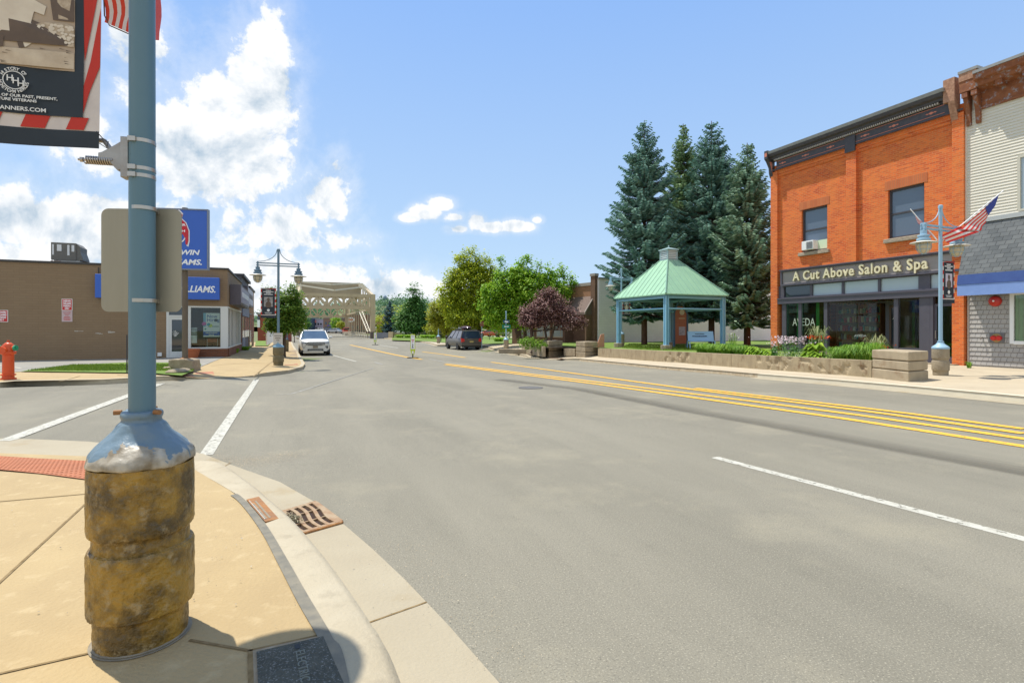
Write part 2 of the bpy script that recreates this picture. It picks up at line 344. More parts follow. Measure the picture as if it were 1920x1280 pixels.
dirtm = mat('ground_cover', (.12, .15, .05), .95, (.17, .17, .07), .05, .8, bump=.3, bscale=3)
whitep = wornmat('white_line_paint', (.50, .48, .40), (.37, .345, .275), .58)
yellowp = wornmat('yellow_line_paint', (.78, .43, .035), (.60, .34, .06), .60)
oldc = mat('old_concrete', (.36, .29, .19), .9, (.22, .17, .11), 3, .8, bump=.8, bscale=22, c3=(.50, .42, .30), s3=14, a3=.6)
mossc = mat('weathered_aggregate', (.36, .205, .028), .42, (.085, .055, .018), 5, .95, bump=1., bscale=30, c3=(.40, .29, .14), s3=17, a3=.8, detail=9., lo=.42, hi=.60)
bluep = mat('blue_grey_paint', (.20, .34, .43), .42, (.17, .30, .38), 6, .6, c3=(.30, .42, .48), s3=60, a3=.15)
bluelt = mat('light_blue_paint', (.30, .46, .57), .45, (.26, .41, .52), 4, .6)
steel = mat('bare_steel', (.45, .42, .38), .35, (.30, .22, .14), 20, .5, metal=.8)
dark = mat('dark_metal', (.03, .03, .035), .5)
black = mat('black_print', (.012, .016, .02), .6)
white = mat('white_paint', (.78, .78, .75), .55)
red = mat('red_paint', (.55, .02, .02), .45)
rubber = mat('tyre_rubber', (.02, .02, .02), .8)
glassd = mat('dark_window_glass', (.03, .04, .05), .04, spec=1.)
glassw = glassmat('clear_glass')
glassg = glassmat('green_tinted_glass', (.60, .92, .66), .85)
# ---------------------------------------------------------------- ground, road, kerbs, markings
def P2(px, py, off=0): p = at(px, py, off); return (p.x, p.y)
def g0(x, y): return G(x, y)
sheet("ground", [(-1500, -400), (1500, -400), (1500, 2500), (-1500, 2500)], dirtm, -.9, 150, lambda x, y: 0)
sheet("ground", [(-150, -40), (150, -40), (150, 300), (-150, 300)], dirtm, -.12, 5)
road = [SN(-30, -90), SN(-30, 60), SN(2, 60), SN(3, 20), SN(60, 20), SN(62, 19), SN(260, 19), SN(260, -1.5), SN(62, -1.5), SN(60, -4), SN(20, -4), SN(20, -90)]
ro = sheet('road', [(p.x, p.y) for p in road], asphalt, 0, 1.)
def stripe(name, pts, w, m, off=lambda x, y: .002+.009*sm(5.5, 12, math.hypot(x, y)), px=True):
    P = [Vector(P2(*p)).to_3d() if px else Vector((p[0], p[1], 0)) for p in pts]
    D = []
    for a, b in zip(P[:-1], P[1:]):
        k = max(1, int((b-a).length/.5)); D += [a.lerp(b, i/k) for i in range(k)]
    D.append(P[-1]); mb = MB(); L = []
    for i, p in enumerate(D):
        t = (D[min(i+1, len(D)-1)]-D[max(0, i-1)]).normalized(); q = Vector((-t.y, t.x, 0))*w/2
        for s_ in (p+q, p-q): L.append((s_.x, s_.y, G(s_.x, s_.y)+(off(s_.x, s_.y) if callable(off) else off)))
    mb.add(L, [(2*i, 2*i+1, 2*i+3, 2*i+2) for i in range(len(D)-1)])
    o = mb.build(name, m); o['kind'] = 'structure'; return o
stripe('crosswalk_line', [(4, 827), (18, 824), (302, 719.5)], .2, whitep)
stripe('stop_line', [(386, 853), (481, 712)], .15, whitep)
stripe('lane_line', [(1340, 857), (1920, 1010), (2700, 1216)], .115, whitep)
stripe('yellow_line', [(835, 682), (1120, 716.5), (1410, 752.6), (1920, 823), (2600, 917)], .19, yellowp)
stripe('yellow_line', [(835, 684), (1120, 720.5), (1410, 761), (1920, 837), (2600, 938)], .19, yellowp)
stripe('yellow_line', [(921, 679), (1304, 731), (1550, 762), (1920, 813)], .19, yellowp)
stripe('yellow_line', [(1304, 728), (1550, 757), (1920, 804.5)], .19, yellowp)
stripe('yellow_line', [(657, 646.7), (710, 658.5), (763, 669.6), (791, 674)], .22, yellowp)
stripe('yellow_line', [(792, 659.5), (832, 664.5), (872, 670.5)], .2, yellowp)
stripe('lane_line', [(616, 663.5), (668, 678)], .13, whitep)
stripe('lane_line', [(712, 647), (746, 652.5)], .16, whitep)
stripe('parking_line', [(858, 652.5), (920, 662.5)], .1, whitep)
fadedp = mat('faded_road_paint', (.36, .35, .31), .8, (.21, .2, .17), 14, .9)
stripe('lane_line', [(702, 679), (718, 683)], .12, fadedp)
stripe('lane_line', [(805, 673), (835, 679)], .12, fadedp)
stripe('crosswalk_line', [(520, 741), (545, 739), (700, 690)], .05, fadedp)
# a long dark rubbed streak beside the yellow lines, tar patches and manhole
streak = mat('rubbed_asphalt', (.165, .15, .118), .85, (.225, .205, .16), 3, .85, lo=.4, hi=.6)
streak = mat('tyre_rub', (.10, .09, .07), .9); nt = streak.node_tree; q_ = nt.nodes.new('ShaderNodeBsdfTransparent'); x_ = nt.nodes.new('ShaderNodeMixShader'); x_.inputs[0].default_value = .90
nt.links.new(nt.nodes['Principled BSDF'].outputs[0], x_.inputs[1]); nt.links.new(q_.outputs[0], x_.inputs[2]); nt.links.new(x_.outputs[0], nt.nodes['Material Output'].inputs[0])
for w, dy in ((.62, 0), (.46, 1), (.30, 2), (.16, 3)): stripe('tyre_streak', [(935, 711+dy/3), (1080, 728+dy/2), (1300, 770+dy), (1600, 825+dy), (1920, 882+dy*2), (2300, 950+dy*2)], w, streak, lambda x, y: .003+.005*sm(4, 11, math.hypot(x, y))+dy*.0007)
mb = MB(); c = at(995, 726.5, .008); mb.lathe([(.33, 0), (.33, .006), (.30, .008), (0.001, .008)], 28); tag(mb.build('manhole_cover', mat('cast_iron', (.14, .13, .11), .6, (.08, .07, .06), 18, .8), loc=c), 'round dark manhole cover set in the road left of the yellow lines', 'manhole cover')
# near corner pavement
def offA(x, y):
    r = sm(4.9, 6.2, y)*sm(3.15, 3.7, -x); return .13*(1-r)+.012*r
def atA(px, py):
    p = at(px, py, .13)
    for _ in range(12):
        p = at(px, py, offA(p.x, p.y))
    return Vector((p.x, p.y, 0))
JO = [(352, 868), (367, 881), (431, 919), (459, 939), (499, 987), (538, 1052), (573, 1114), (604, 1166), (621, 1197), (652, 1275)]
FR = [(366, 862), (411, 873), (486, 930), (512, 955), (553, 990), (603, 1045), (648, 1103), (690, 1165), (711, 1199), (752, 1284)]
J = [atA(*p) for p in JO]+[SN(.5, .19), SN(-15, .19)]
F = [Vector((*P2(*p), 0)) for p in FR]+[SN(.6, .46), SN(-15, .46)]
GO = [(0, 822), (60, 823.5), (165, 828), (365, 848), (381, 851), (437, 873), (525, 904), (586, 939), (643, 982), (700, 1031), (760, 1088), (840, 1172), (935, 1280)]
GU = [Vector((*P2(*p), 0)) for p in GO]
left = [atA(300, 866), atA(165, 855), atA(0, 849), SN(8.6, -9), SN(8.2, -40), SN(-15, -40)]
sheet('sidewalk', [(p.x, p.y) for p in J+left[::-1]], concrete, offA, .5)
gp = [SN(9.6, -40), SN(9.5, -9)]+GU+[SN(.4, .82), SN(-15, .82), SN(-15, .3), SN(.5, .3)]+[(a+b)/2 for a, b in zip(J[:10], F[:10])][::-1]+[left[0]-Vector((0, .1, 0)), left[1]-Vector((0, .1, 0)), left[2]-Vector((0, .1, 0)), SN(8.5, -9), SN(8.1, -40)]
sheet('gutter', [(p.x, p.y) for p in gp], gutterm, .005, 1.)
def loft(lines, name, m, kind='structure'):
    mb = MB(); n = len(lines[0]); vs = [p for l in lines for p in l]
    fs = [(k*n+i, k*n+i+1, (k+1)*n+i+1, (k+1)*n+i) for k in range(len(lines)-1) for i in range(n-1)]
    mb.add(vs, fs); o = mb.build(name, m, smooth=True)
    if kind: o['kind'] = kind
    return o
def dens(P, st=.15):
    D = []
    for a, b in zip(P[:-1], P[1:]):
        k = max(1, min(60, int((b-a).length/st))); D += [a.lerp(b, i/k) for i in range(k)]
    return D+[P[-1]]
def crspline(P, k=6):
    D = []
    for i in range(len(P)-1):
        a, b, c, d = P[max(0, i-1)], P[i], P[i+1], P[min(len(P)-1, i+2)]
        for j in range(k):
            t = j/k; D.append(.5*((2*b)+(c-a)*t+(2*a-5*b+4*c-d)*t*t+(3*b-a-3*c+d)*t**3))
    return D+[P[-1]]
Js = crspline(J[:-1])+[J[-1]]; Fs = crspline(F[:-1])+[F[-1]]
def hk(p): return offA(p.x, p.y)
ln = [[], [], [], [], []]
for i, (a, b) in enumerate(zip(Js, Fs)):
    h = hk(a) if i > 0 else .02; h = max(.015, h*sm(-1, 9, i)); bz = G(b.x, b.y)
    ln[0].append(Vector((a.x, a.y, 0-.05+bz))); ln[1].append(Vector((a.x, a.y, bz+h+.003)))
    c = a.lerp(b, .62); ln[2].append(Vector((c.x, c.y, bz+h+.001))); c = a.lerp(b, .8); ln[3].append(Vector((c.x, c.y, bz+h*.78+.002))); ln[4].append(Vector((b.x, b.y, bz+.006)))
loft(ln, 'kerb', kerbm)
jd = mat('joint_filler', (.16, .15, .12), .95, (.25, .22, .16), 12, .8)
loft([[Vector((p.x, p.y, offA(p.x, p.y)+.007)) for p in [a.lerp(b, -.20) for a, b in zip(Js[14:], Fs[14:])]], [Vector((p.x, p.y, offA(p.x, p.y)+.007)) for p in [a.lerp(b, .02) for a, b in zip(Js[14:], Fs[14:])]]], 'expansion_joint', jd)
seam = mat('seam', (.17, .11, .04), .95, (.3, .21, .1), 20, .7)
for a, b, w in (((-200, 1275), (162, 943), .016), ((-200, 958), (160, 926), .014), ((-30, 1270), (175, 1223), .014), ((355, 1200), (468, 1220), .014), ((469, 1219), (472, 1330), .02), ((468, 1220), (608, 1189), .014)):
    p, q = atA(*a), atA(*b); stripe('pavement_seam', [(p.x, p.y), p.lerp(q, .5)[:2], (q.x, q.y)], w, seam, lambda x, y: offA(x, y)+.004, px=False)
for a, b in (((398, 890), (432, 868)), ((660, 1180), (800, 1130))): stripe('kerb_seam', [(at(*a, .0).x, at(*a, .0).y), (at(*b, .0).x, at(*b, .0).y)], .012, seam, .0075, px=False)
# tactile plate with domes
tac = mat('tactile_plate', (.42, .145, .062), .85, (.33, .12, .055), 5, .7)
mb = MB(); c = [atA(-150, 845), atA(167, 865), atA(163, 900), atA(-190, 868)]
sheet('tactile_paving', [(p.x, p.y) for p in c], tac, lambda x, y: offA(x, y)+.009, .2)
for i in range(46):
    for j in range(11):
        p = c[0].lerp(c[1], (i+.5)/46).lerp(c[3].lerp(c[2], (i+.5)/46), (j+.5)/11)
        mb.lathe([(.013, .007), (.008, .014), (.001, .014)], 6, (p.x, p.y, offA(p.x, p.y)))
mb.build('tactile_paving', tac)['kind'] = 'structure'
# utility cover in the pavement
uc = thing('utility_cover', 'dark grey rectangular electric box lid set in the pavement at the bottom edge', 'utility cover', (0, 0, 0))
q = [at(481, 1224, .13), at(606, 1195, .13), at(652, 1300, .13), at(487, 1350, .13)]
cen = sum(q, Vector())/4
MB().add([cen.lerp(p, 1.10)+Vector((0, 0, .004)) for p in q], [(0, 1, 2, 3)]).build('collar', oldc, uc)
lidm = mat('lid_composite', (.052, .054, .042), .9, (.09, .09, .07), 9, .8, bump=.7, bscale=70, c3=(.35, .35, .33), s3=120, a3=.7)
MB().add([p+Vector((0, 0, .008)) for p in q], [(0, 1, 2, 3)]).build('lid', lidm, uc)
dn = (q[3]-q[0]).normalized(); rt = (q[1]-q[0]).normalized()
letm = mat('embossed_letter', (.17, .18, .15), .8)
text('ELECTRIC', .052, letm, uc, q[0].lerp(q[1], .55)+dn*.07+Vector((0, 0, .0095)), dn, rt, .0015)
MB().add([q[0].lerp(q[1], .55)+dn*a+rt*b+Vector((0, 0, .0105)) for a, b in ((.02, .0), (.055, 0), (.055, .02), (.02, .02))], [(0, 1, 2, 3)]).build('lift_slot', black, uc)
# storm drain
rust = mat('rusted_iron', (.36, .15, .035), .75, (.22, .11, .05), 9, .8, c3=(.45, .28, .12), s3=30, a3=.6)
rustg = mat('worn_grate_iron', (.36, .26, .15), .6, (.26, .13, .05), 12, .8)
sd = thing('storm_drain', 'rusty cast iron storm drain grate with kerb box in the concrete gutter', 'storm drain')
q = [at(521.2, 964.3), at(590.3, 943.3), at(641.8, 981.9), at(561.2, 1005)]
for i in range(4): q[i].z = .0
def bil(q, u, v, z=0): p = q[0].lerp(q[1], u).lerp(q[3].lerp(q[2], u), v); return Vector((p.x, p.y, p.z+z))
MB().add([bil(q, *c, .009) for c in ((0, 0), (1, 0), (1, 1), (0, 1))], [(0, 1, 2, 3)]).build('pit', mat('pit_shade', (.03, .012, .005), .9), sd)  # flat dark sheet under the bars, the shade of the pit painted on
mb = MB()
for a, b in (((0, 0), (1, 0)), ((1, 0), (1, 1)), ((1, 1), (0, 1)), ((0, 1), (0, 0))): mb.tube(bil(q, *a, .012), bil(q, *b, .012), .011, n=6)
mb.build('frame', rust, sd)
mb = MB()
def slab(mb, pts, w, z0, z1):
    L = []
    for i, p in enumerate(pts):
        t = (pts[min(i+1, len(pts)-1)]-pts[max(0, i-1)]); t.z = 0; t.normalize(); n_ = Vector((-t.y, t.x, 0))*w/2
        L += [(p.x+n_.x, p.y+n_.y, z0), (p.x-n_.x, p.y-n_.y, z0), (p.x-n_.x, p.y-n_.y, z1), (p.x+n_.x, p.y+n_.y, z1)]
    fs = [(0, 1, 2, 3), tuple(len(L)-4+i for i in (3, 2, 1, 0))]
    for i in range(len(pts)-1):
        for k in range(4): fs.append((4*i+k, 4*i+(k+1) % 4, 4*i+4+(k+1) % 4, 4*i+4+k))
    mb.add(L, fs)
for k in range(5):
    slab(mb, [bil(q, .1+.2*k+.055*math.sin(t/10*2*math.pi), t/10) for t in range(11)], .028, .010, .024)
for k in range(7): 
    if k in (0, 6): slab(mb, [bil(q, 0.02, min(.97, max(.03, k/6))), bil(q, .98, min(.97, max(.03, k/6)))], .035, .010, .022)
    elif k in (2, 4): slab(mb, [bil(q, 0.02, k/6), bil(q, .98, k/6)], .012, .010, .0225)
slab(mb, [bil(q, .96, .03), bil(q, .96, .97)], .05, .010, .023)
mb.build('grate', rustg, sd)
q2 = [at(462, 939, .13), at(489.4, 932.5, .115), at(528, 973.8, .115), at(497, 981, .13)]
mb = MB(); up = [p+Vector((0, 0, .014)) for p in q2]; fr = [Vector((p.x+.03, p.y+.01, 0)) for p in q2]
mb.add(up+fr, [(0, 1, 2, 3), (1, 5, 6, 2), (0, 4, 5, 1), (3, 2, 6, 7)]); mb.build('kerb_box', rust, sd)
a = q2[0].lerp(q2[3], .08); b = q2[0].lerp(q2[3], .92); e = (q2[1]-q2[0]).normalized()
marks(sd, mat('grey_rust', (.3, .25, .17), .7), b+e*.05+Vector((0, 0, .0165)), (a-b), e, [.9, .8], (a-b).length, .018)
MB().add([p+Vector((0, 0, .0165)) for p in (a+e*.01, b+e*.01, b+e*.016, a+e*.016)], [(0, 1, 2, 3)]).build('rib', mat('pale_metal', (.5, .48, .42), .5), sd)
# leaf litter caught on the grate
Q = []
for i in range(170):
    c = bil(q, abs(rng.normal(.12, .09)), min(.9, abs(rng.normal(.42, .12))), .028+rng.random()*.012); a = rng.random()*6.28; l = .008+rng.random()*.012; d = Vector((math.cos(a), math.sin(a), rng.normal(0, .3)))*l; e2 = Vector((-math.sin(a), math.cos(a), rng.normal(0, .3)))*.003
    Q.append([c-d-e2, c+d-e2, c+d+e2, c-d+e2])
o = quads_obj('leaf_litter', np.array([[list(v) for v in r] for r in Q]), leafmat('litter', (.03, .025, .01), (.4, .33, .2), (.12, .10, .04), .1)); tag(o, 'dry twigs and leaf litter caught on the drain grate', 'leaf litter', kind='stuff')

# left far corner (paint shop side)
def offB(x, y):
    s, n = sn(x, y); d = sm(-3.2, -2.5, n)*(1-sm(-.75, -.35, n)); e = 1-sm(18.6, 20.2, s)
    return .13-.115*d*e
kb = [(-260, 737), (0, 726.6), (30, 723.6), (190, 720.6), (309, 713.5), (400, 710), (476, 707), (505, 704.6), (542, 700), (568, 692.6), (572, 686), (566, 676), (562, 668)]
KB = [Vector((*P2(*p), 0)) for p in kb]+[SN(60, .5), SN(74, .5)]
lot = [P2(362, 695, .13), P2(385, 684, .13), P2(415.6, 669, .13)]
sheet('sidewalk', [(p.x, p.y) for p in KB]+[SN(74, -8)[:2], SN(32, -8)[:2], SN(20, -60)[:2], SN(15, -60)[:2]][:3]+[SN(20, -45)[:2]], concrete, offB, 1.)
def kerbline(P, name='kerb', h=.13, w=.16, side=1, m=kerbm, hf=None, gut=0., ext=None):
    D = dens(P, .5); a, b, c, e = [], [], [], []
    g1, g2 = [], []
    for i, p in enumerate(D):
        t = (D[min(i+1, len(D)-1)]-D[max(0, i-1)]).normalized(); q = Vector((-t.y, t.x, 0))*side
        hh = hf(p) if hf else h; z = G(p.x, p.y)
        e.append(Vector((p.x, p.y, z-.02))); b.append(Vector((p.x+q.x*.02, p.y+q.y*.02, z+hh))); c.append(Vector((p.x+q.x*w, p.y+q.y*w, z+hh+.005)))
        a.append(Vector((p.x+q.x*w, p.y+q.y*w, z)))
        g1.append(Vector((p.x-q.x*gut, p.y-q.y*gut, G(p.x, p.y)+.005))); g2.append(Vector((p.x, p.y, z+.006)))
    loft([e, b, c, a], name, m)
    if gut: loft([g1, g2], 'gutter', gutterm)
kerbline(KB, side=1, hf=lambda p: offB(p.x, p.y)+.004)
# parking lot and its grass strip
LA = SN(20.6, -60); wallA = Vector((-13.6, 25.5, 0))
lotp = [SN(18.6, -45)[:2], P2(38, 697, .13), P2(237, 692, .13), P2(372, 690, .13), P2(384, 684.5, .13), P2(423, 668.5, .13), (wallA-NN*5-U*.2)[:2], (wallA-NN*45)[:2]]
sheet('parking_lot', lotp, asphalt2, .14, 2.)
gr = [P2(38, 697.5, .13), P2(133, 685.5, .13), P2(237, 680.6, .13), P2(330, 681, .13), P2(378, 684.5, .13), P2(362, 697, .13), P2(340, 706, .13), P2(288, 701.5, .13), P2(237, 700.5, .13)]
sheet('lawn', gr, grassm, .165, .7)
lotline = mat('lot_paint', (.55, .5, .38), .8, (.35, .33, .28), 8, .7)
for a, b in (((-60, 676), (40, 690)), ((60, 668), (150, 674)),): stripe('parking_line', [P2(*a, .15), P2(*b, .15)], .1, lotline, .146, px=False)
tp = mat('brick_pavers', (.42, .17, .09), .85, (.34, .14, .08), 6, .7)
sheet('tactile_paving', [P2(335, 704, .02), P2(400, 701, .02), P2(402, 705.5, .02), P2(345, 708.5, .02)], tp, lambda x, y: offB(x, y)+.006, .5)
sheet('tactile_paving', [P2(533, 681, .13), P2(557, 681, .13), P2(559, 684, .13), P2(533, 684.5, .13)], tp, .138, .5)
sheet('paver_strip', [P2(536, 656, .13), P2(556, 656, .13), P2(557, 673, .13), P2(535, 673, .13)], mat('paver_grey', (.33, .24, .15), .9, (.22, .16, .10), 12, .8), .137, .7)
stripe('pavement_seam', [P2(475, 706, .13), P2(508, 680, .13), P2(540, 655, .13)], .03, seam, .137, px=False)
for a, b in (((395, 686), (520, 681)), ((430, 672), (527, 668)), ((220, 703), (335, 714)), ((150, 705), (110, 716))): stripe('pavement_seam', [P2(*a, .13), P2(*b, .13)], .025, seam, .137, px=False)

# right side pavement
kr = [(2500, 812), (1920, 755), (1740, 737), (1563, 720), (1420, 708), (1347, 701), (1238, 692), (1150, 683), (1086, 676.5), (1029, 674), (993, 670), (940, 661), (926, 656), (908, 650.5), (845, 647.2), (838, 648.3), (820, 648.5), (806, 644), (790, 641.5), (740, 637), (712, 634)]
KR = [Vector((*P2(*p), 0)) for p in kr]
def offC(x, y):
    s, n = sn(x, y); d = sm(26.2, 27, s)*(1-sm(30.5, 31.6, s)); return .13-.11*d*(1-sm(15.5, 16.5, n))
back = [SN(100, 60), SN(-30, 60), SN(-30, 14.3)]
sheet('sidewalk', [(p.x, p.y) for p in KR+back], mat('right_concrete', (.42, .345, .235), .9, (.50, .42, .29), .7, .8, bump=.15, bscale=60, c3=(.30, .23, .14), s3=4, a3=.35), offC, 2.)
kerbline(KR[:5], side=-1, gut=.42, m=mat('fresh_kerb', (.62, .56, .42), .85, (.52, .46, .34), 3, .6))
kerbline(KR[3:9], side=-1, h=.12, gut=.05, m=mat('worn_kerb', (.42, .32, .2), .95, (.55, .47, .33), 5, .8, bump=.8, bscale=14, c3=(.22, .17, .11), s3=16, a3=.7))
kerbline(KR[8:], side=-1, hf=lambda p: offC(p.x, p.y)+.004, gut=.3)
sheet('tactile_paving', [P2(1027, 671, .03), P2(1046, 669, .03), P2(1072, 672, .03), P2(1052, 675, .03)], tp, lambda x, y: offC(x, y)+.008, .6)
sheet('lawn', [P2(735, 638, .1), P2(800, 640.5, .1), P2(960, 646, .1), P2(960, 633.5, .1), P2(850, 629.5, .1), P2(735, 630, .1)], grassm, .17, 6)
sheet('lawn', [SN(33.5, 16.0)[:2], SN(21, 16.0)[:2], SN(12.0, 16.0)[:2], SN(13.5, 22.5)[:2], SN(19.5, 22.9)[:2], SN(19.5, 40)[:2], SN(38, 40)[:2], SN(38, 21)[:2]], grassm, lambda x, y: .36-G(x, y)+.06*math.sin(x*.9)*math.sin(y*.8), 1.)
# ---------------------------------------------------------------- buildings
def T(d0, d1):                                           # facade measuring: plane through d0 running along d1
    def f(px, py=615):
        k = (px-960)/1000; l = (k*d0[1]-d0[0])/(d1[0]-k*d1[1]); d = d0[1]+l*d1[1]
        return l, 1.5+(615-py)/1000*d
    return f
# --- red brick salon: local x into the building, y away along the street
SO = Vector((16.6, 19.5, 0)); fc = T((16.6, 19.5), (U.x, U.y)); SL = 8.44
brick = brickmat('orange_brick', (.82, .15, .018), (.50, .055, .008), (.66, .25, .10), .22, .078, .011, c3=(.80, .25, .05), vary=.6, bump=1.)
brickp = brickmat('pale_arch_brick', (.60, .17, .05), (.5, .12, .035), (.42, .18, .09), .075, .4, .008, off=0)
stone = mat('rough_stone', (.42, .34, .25), .9, (.28, .22, .16), 6, .8, bump=1., bscale=16)
cornm = mat('dark_cornice_paint', (.045, .042, .048), .55, (.08, .07, .07), 8, .6)
cornl = mat('grey_cornice_metal', (.30, .30, .28), .45, (.22, .22, .21), 5, .6)
oran = mat('salmon_paint', (.60, .20, .12), .6)
def fit(o, ax, a, c):                                    # stretch lettering to a measured span
    vs = o.data.vertices; lo = min(v.co[ax] for v in vs); hi = max(v.co[ax] for v in vs)
    for v in vs: v.co[ax] = a+(v.co[ax]-lo)/(hi-lo)*(c-a)
b = thing('salon_building', 'orange brick two storey shop with black cornice and grey signboard above its windows', 'building', SO, ROT)
w1 = [fc(1503, 0)[0], fc(1551, 0)[0]]; w2 = [fc(1665, 0)[0], fc(1733, 0)[0]]
W1 = (w1[1], w1[0], fc(1503, 474)[1], fc(1503, 394)[1]); W2 = (w2[1], w2[0], fc(1665, 448.5)[1], fc(1665, 357)[1])
ztop = 9.75; zs = fc(1467.5, 510)[1]
mb = MB(); holes_wall(mb, 0, SL, zs, ztop, [W1, W2], .0, .35)
mb.bx(.35, 14, 0, .3, 0, ztop); mb.bx(.35, 14, SL-.3, SL, 0, ztop); mb.bx(13.7, 14, .3, SL-.3, 0, ztop)
pils = [(fc(1461)[0], SL), (fc(1609)[0], fc(1590)[0]), (0, fc(1789)[0])]
for a, c in pils: mb.bx(-.14, 0, a, c, zs if c-a < .1 or a > 1 and a < 6 else .1, ztop-.35)
mb.bx(-.0, .35, pils[0][0], SL, .1, zs); mb.bx(0, .35, 0, .22, .1, zs); mb.bx(-.14, 0, 0, .22, .1, zs) if False else None
for k in range(3):                                       # corbelled courses beneath the cornice
    for a, c in ((pils[2][1], pils[1][0]), (pils[1][1], pils[0][0])): mb.bx(-.05-.03*k, -.05-.03*k+.03 if k else 0, a, c, ztop-.62+.12*k, ztop-.5+.12*k)
mb.build('wall', brick, b)
mb = MB(); mb.bx(.35, 13.7, .3, SL-.3, 9.2, 9.3); mb.build('roof', dark, b)
for (a, c, z0, z1) in (W1, W2):
    m = MB(); m.bx(-.012, .0, a-.12, c+.12, z1, z1+.36); m.build('arch', brickp, b)
    m = MB(); m.bx(-.11, .2, a-.13, c+.13, z0-.17, z0-.005); o = m.build('sill', stone, b, bevel=.02)
    f = MB()
    for y0, y1, u0, u1 in ((a, c, z1-.09, z1-.002), (a, c, z0, z0+.07), (a, a+.07, z0+.07, z1-.09), (c-.07, c, z0+.07, z1-.09)): f.bx(.10, .2, y0, y1, u0, u1)
    zm = (z0+z1)/2; f.bx(.11, .18, a+.07, c-.07, zm-.035, zm+.035)
    wf = f.build('window', cornm, b)
    m = MB(); m.bx(.15, .17, a+.07, c-.07, z0+.07, z1-.09); m.build('pane', mat('upper_glass', (.10, .13, .17), .05, spec=1.) if 'upper_glass' not in MT else MT['upper_glass'], wf)
# cornice: frieze, red lines, ornaments, dentils, stepped crown
m = MB(); m.bx(-.17, -.001, pils[2][1]-.02, pils[0][0]+.02, ztop-.26, ztop+.16); m.bx(-.20, -.17, 0, SL, ztop-.30, ztop-.24)
m.bx(-.22, -.17, *sorted(pils[1]), ztop-.55, ztop+.2); m.build('frieze', cornm, b)
for z in (ztop-.19, ztop+.11):
    for a_, c_ in ((.6, pils[1][0]), (pils[1][1], pils[0][0])): m = MB(); m.bx(-.178, -.17, a_, c_, z, z+.018); m.build('red_line', oran, b)
for px in (1472, 1515, 1562, 1627, 1681, 1751):
    y = fc(px)[0]; m = MB()
    for k, s_ in ((0, 1), (-1, .55), (1, .55)): m.prism([(y+k*.14-.11*s_, ztop-.04), (y+k*.14, ztop-.04-.05*s_), (y+k*.14+.11*s_, ztop-.04), (y+k*.14, ztop-.04+.05*s_)], 'x', -.18-.002*abs(k), -.17)
    m.build('ornament', oran, b)
m = MB(); y = .75
while y < SL-.3: m.bx(-.30, -.2, y, y+.045, ztop+.17, ztop+.24); y += .085
m.build('dentils', mat('cream_dentil', (.42, .38, .33), .6), b)
m = MB(); m.prism([(0, ztop+.18), (-.2, ztop+.18), (-.2, ztop+.25), (-.30, ztop+.26), (-.32, ztop+.34), (-.42, ztop+.40), (-.46, ztop+.50), (-.46, ztop+.52), (0, ztop+.52)], 'y', .55, SL-.14)
m.build('crown_moulding', cornm, b)
m = MB(); m.prism([(.2, ztop+.53), (-.47, ztop+.53), (-.50, ztop+.66), (.2, ztop+.74)], 'y', .5, SL-.1); m.build('roof_cap', cornl, b)
m = MB()
m.prism([(0, ztop-.62), (-.12, ztop-.60), (-.2, ztop-.35), (-.22, ztop-.1), (-.40, ztop+.2), (-.52, ztop+.32), (-.52, ztop+.72), (0, ztop+.72)], 'y', SL-.13, SL+.06); m.build('corner_bracket', cornm, b)
m = MB(); m.prism([(-.16, ztop-.42), (-.36, ztop+.16), (-.20, ztop+.16)], 'y', SL-.135, SL-.13); m.build('ornament', oran, b); m = MB(); m.bx(-.53, -.52, SL-.1, SL+.03, ztop+.42, ztop+.6); m.build('ornament', oran, b)
m = MB(); m.bx(-.36, 0, .18, .55, ztop+.1, ztop+.95); m.prism([(0, ztop-.75), (-.1, ztop-.7), (-.36, ztop+.1), (0, ztop+.1)], 'y', .18, .40); m.build('corner_pier', mat('pinkish_brick', (.48, .27, .17), .9, (.25, .12, .07), 12, .8), b)
# signboard
y0, y1 = .05, fc(1467.5)[0]; zb = fc(1467.5, 534.9)[1]; signm = mat('taupe_signboard', (.30, .265, .25), .6, (.34, .30, .285), 3, .5); framem = mat('plum_grey_frame', (.085, .076, .095), .45, (.105, .094, .115), 4, .5)
m = MB(); m.bx(-.10, .1, y0, y1, zb, zs+.02); sg = m.build('signboard', signm, b)
m = MB()
for a, c, u0, u1 in ((y0, y1, zs-.03, zs+.07), (y0, y1, zb-.05, zb+.04), (y1-.09, y1+.001, zb+.04, zs-.03)): m.bx(-.17, -.10, a, c, u0, u1)
m.bx(-.24, -.17, y0, y1, zs+.03, zs+.08); m.build('trim', framem, sg)
cream = mat('cream_letter', (.72, .64, .42), .5)
txt = 'A Cut Above Salon & Spa'; ya = fc(1492)[0]; yb = fc(1746)[0]
o = text(txt, .62, cream, sg, (-.17, ya, zb+.16), (0, -1, 0), (0, 0, 1), .035, bold=.012, sp=1.12)
wd = max(v.co.y for v in o.data.vertices)-min(v.co.y for v in o.data.vertices); k = (ya-yb)/wd
for v in o.data.vertices: v.co.y = ya+(v.co.y-ya)*k
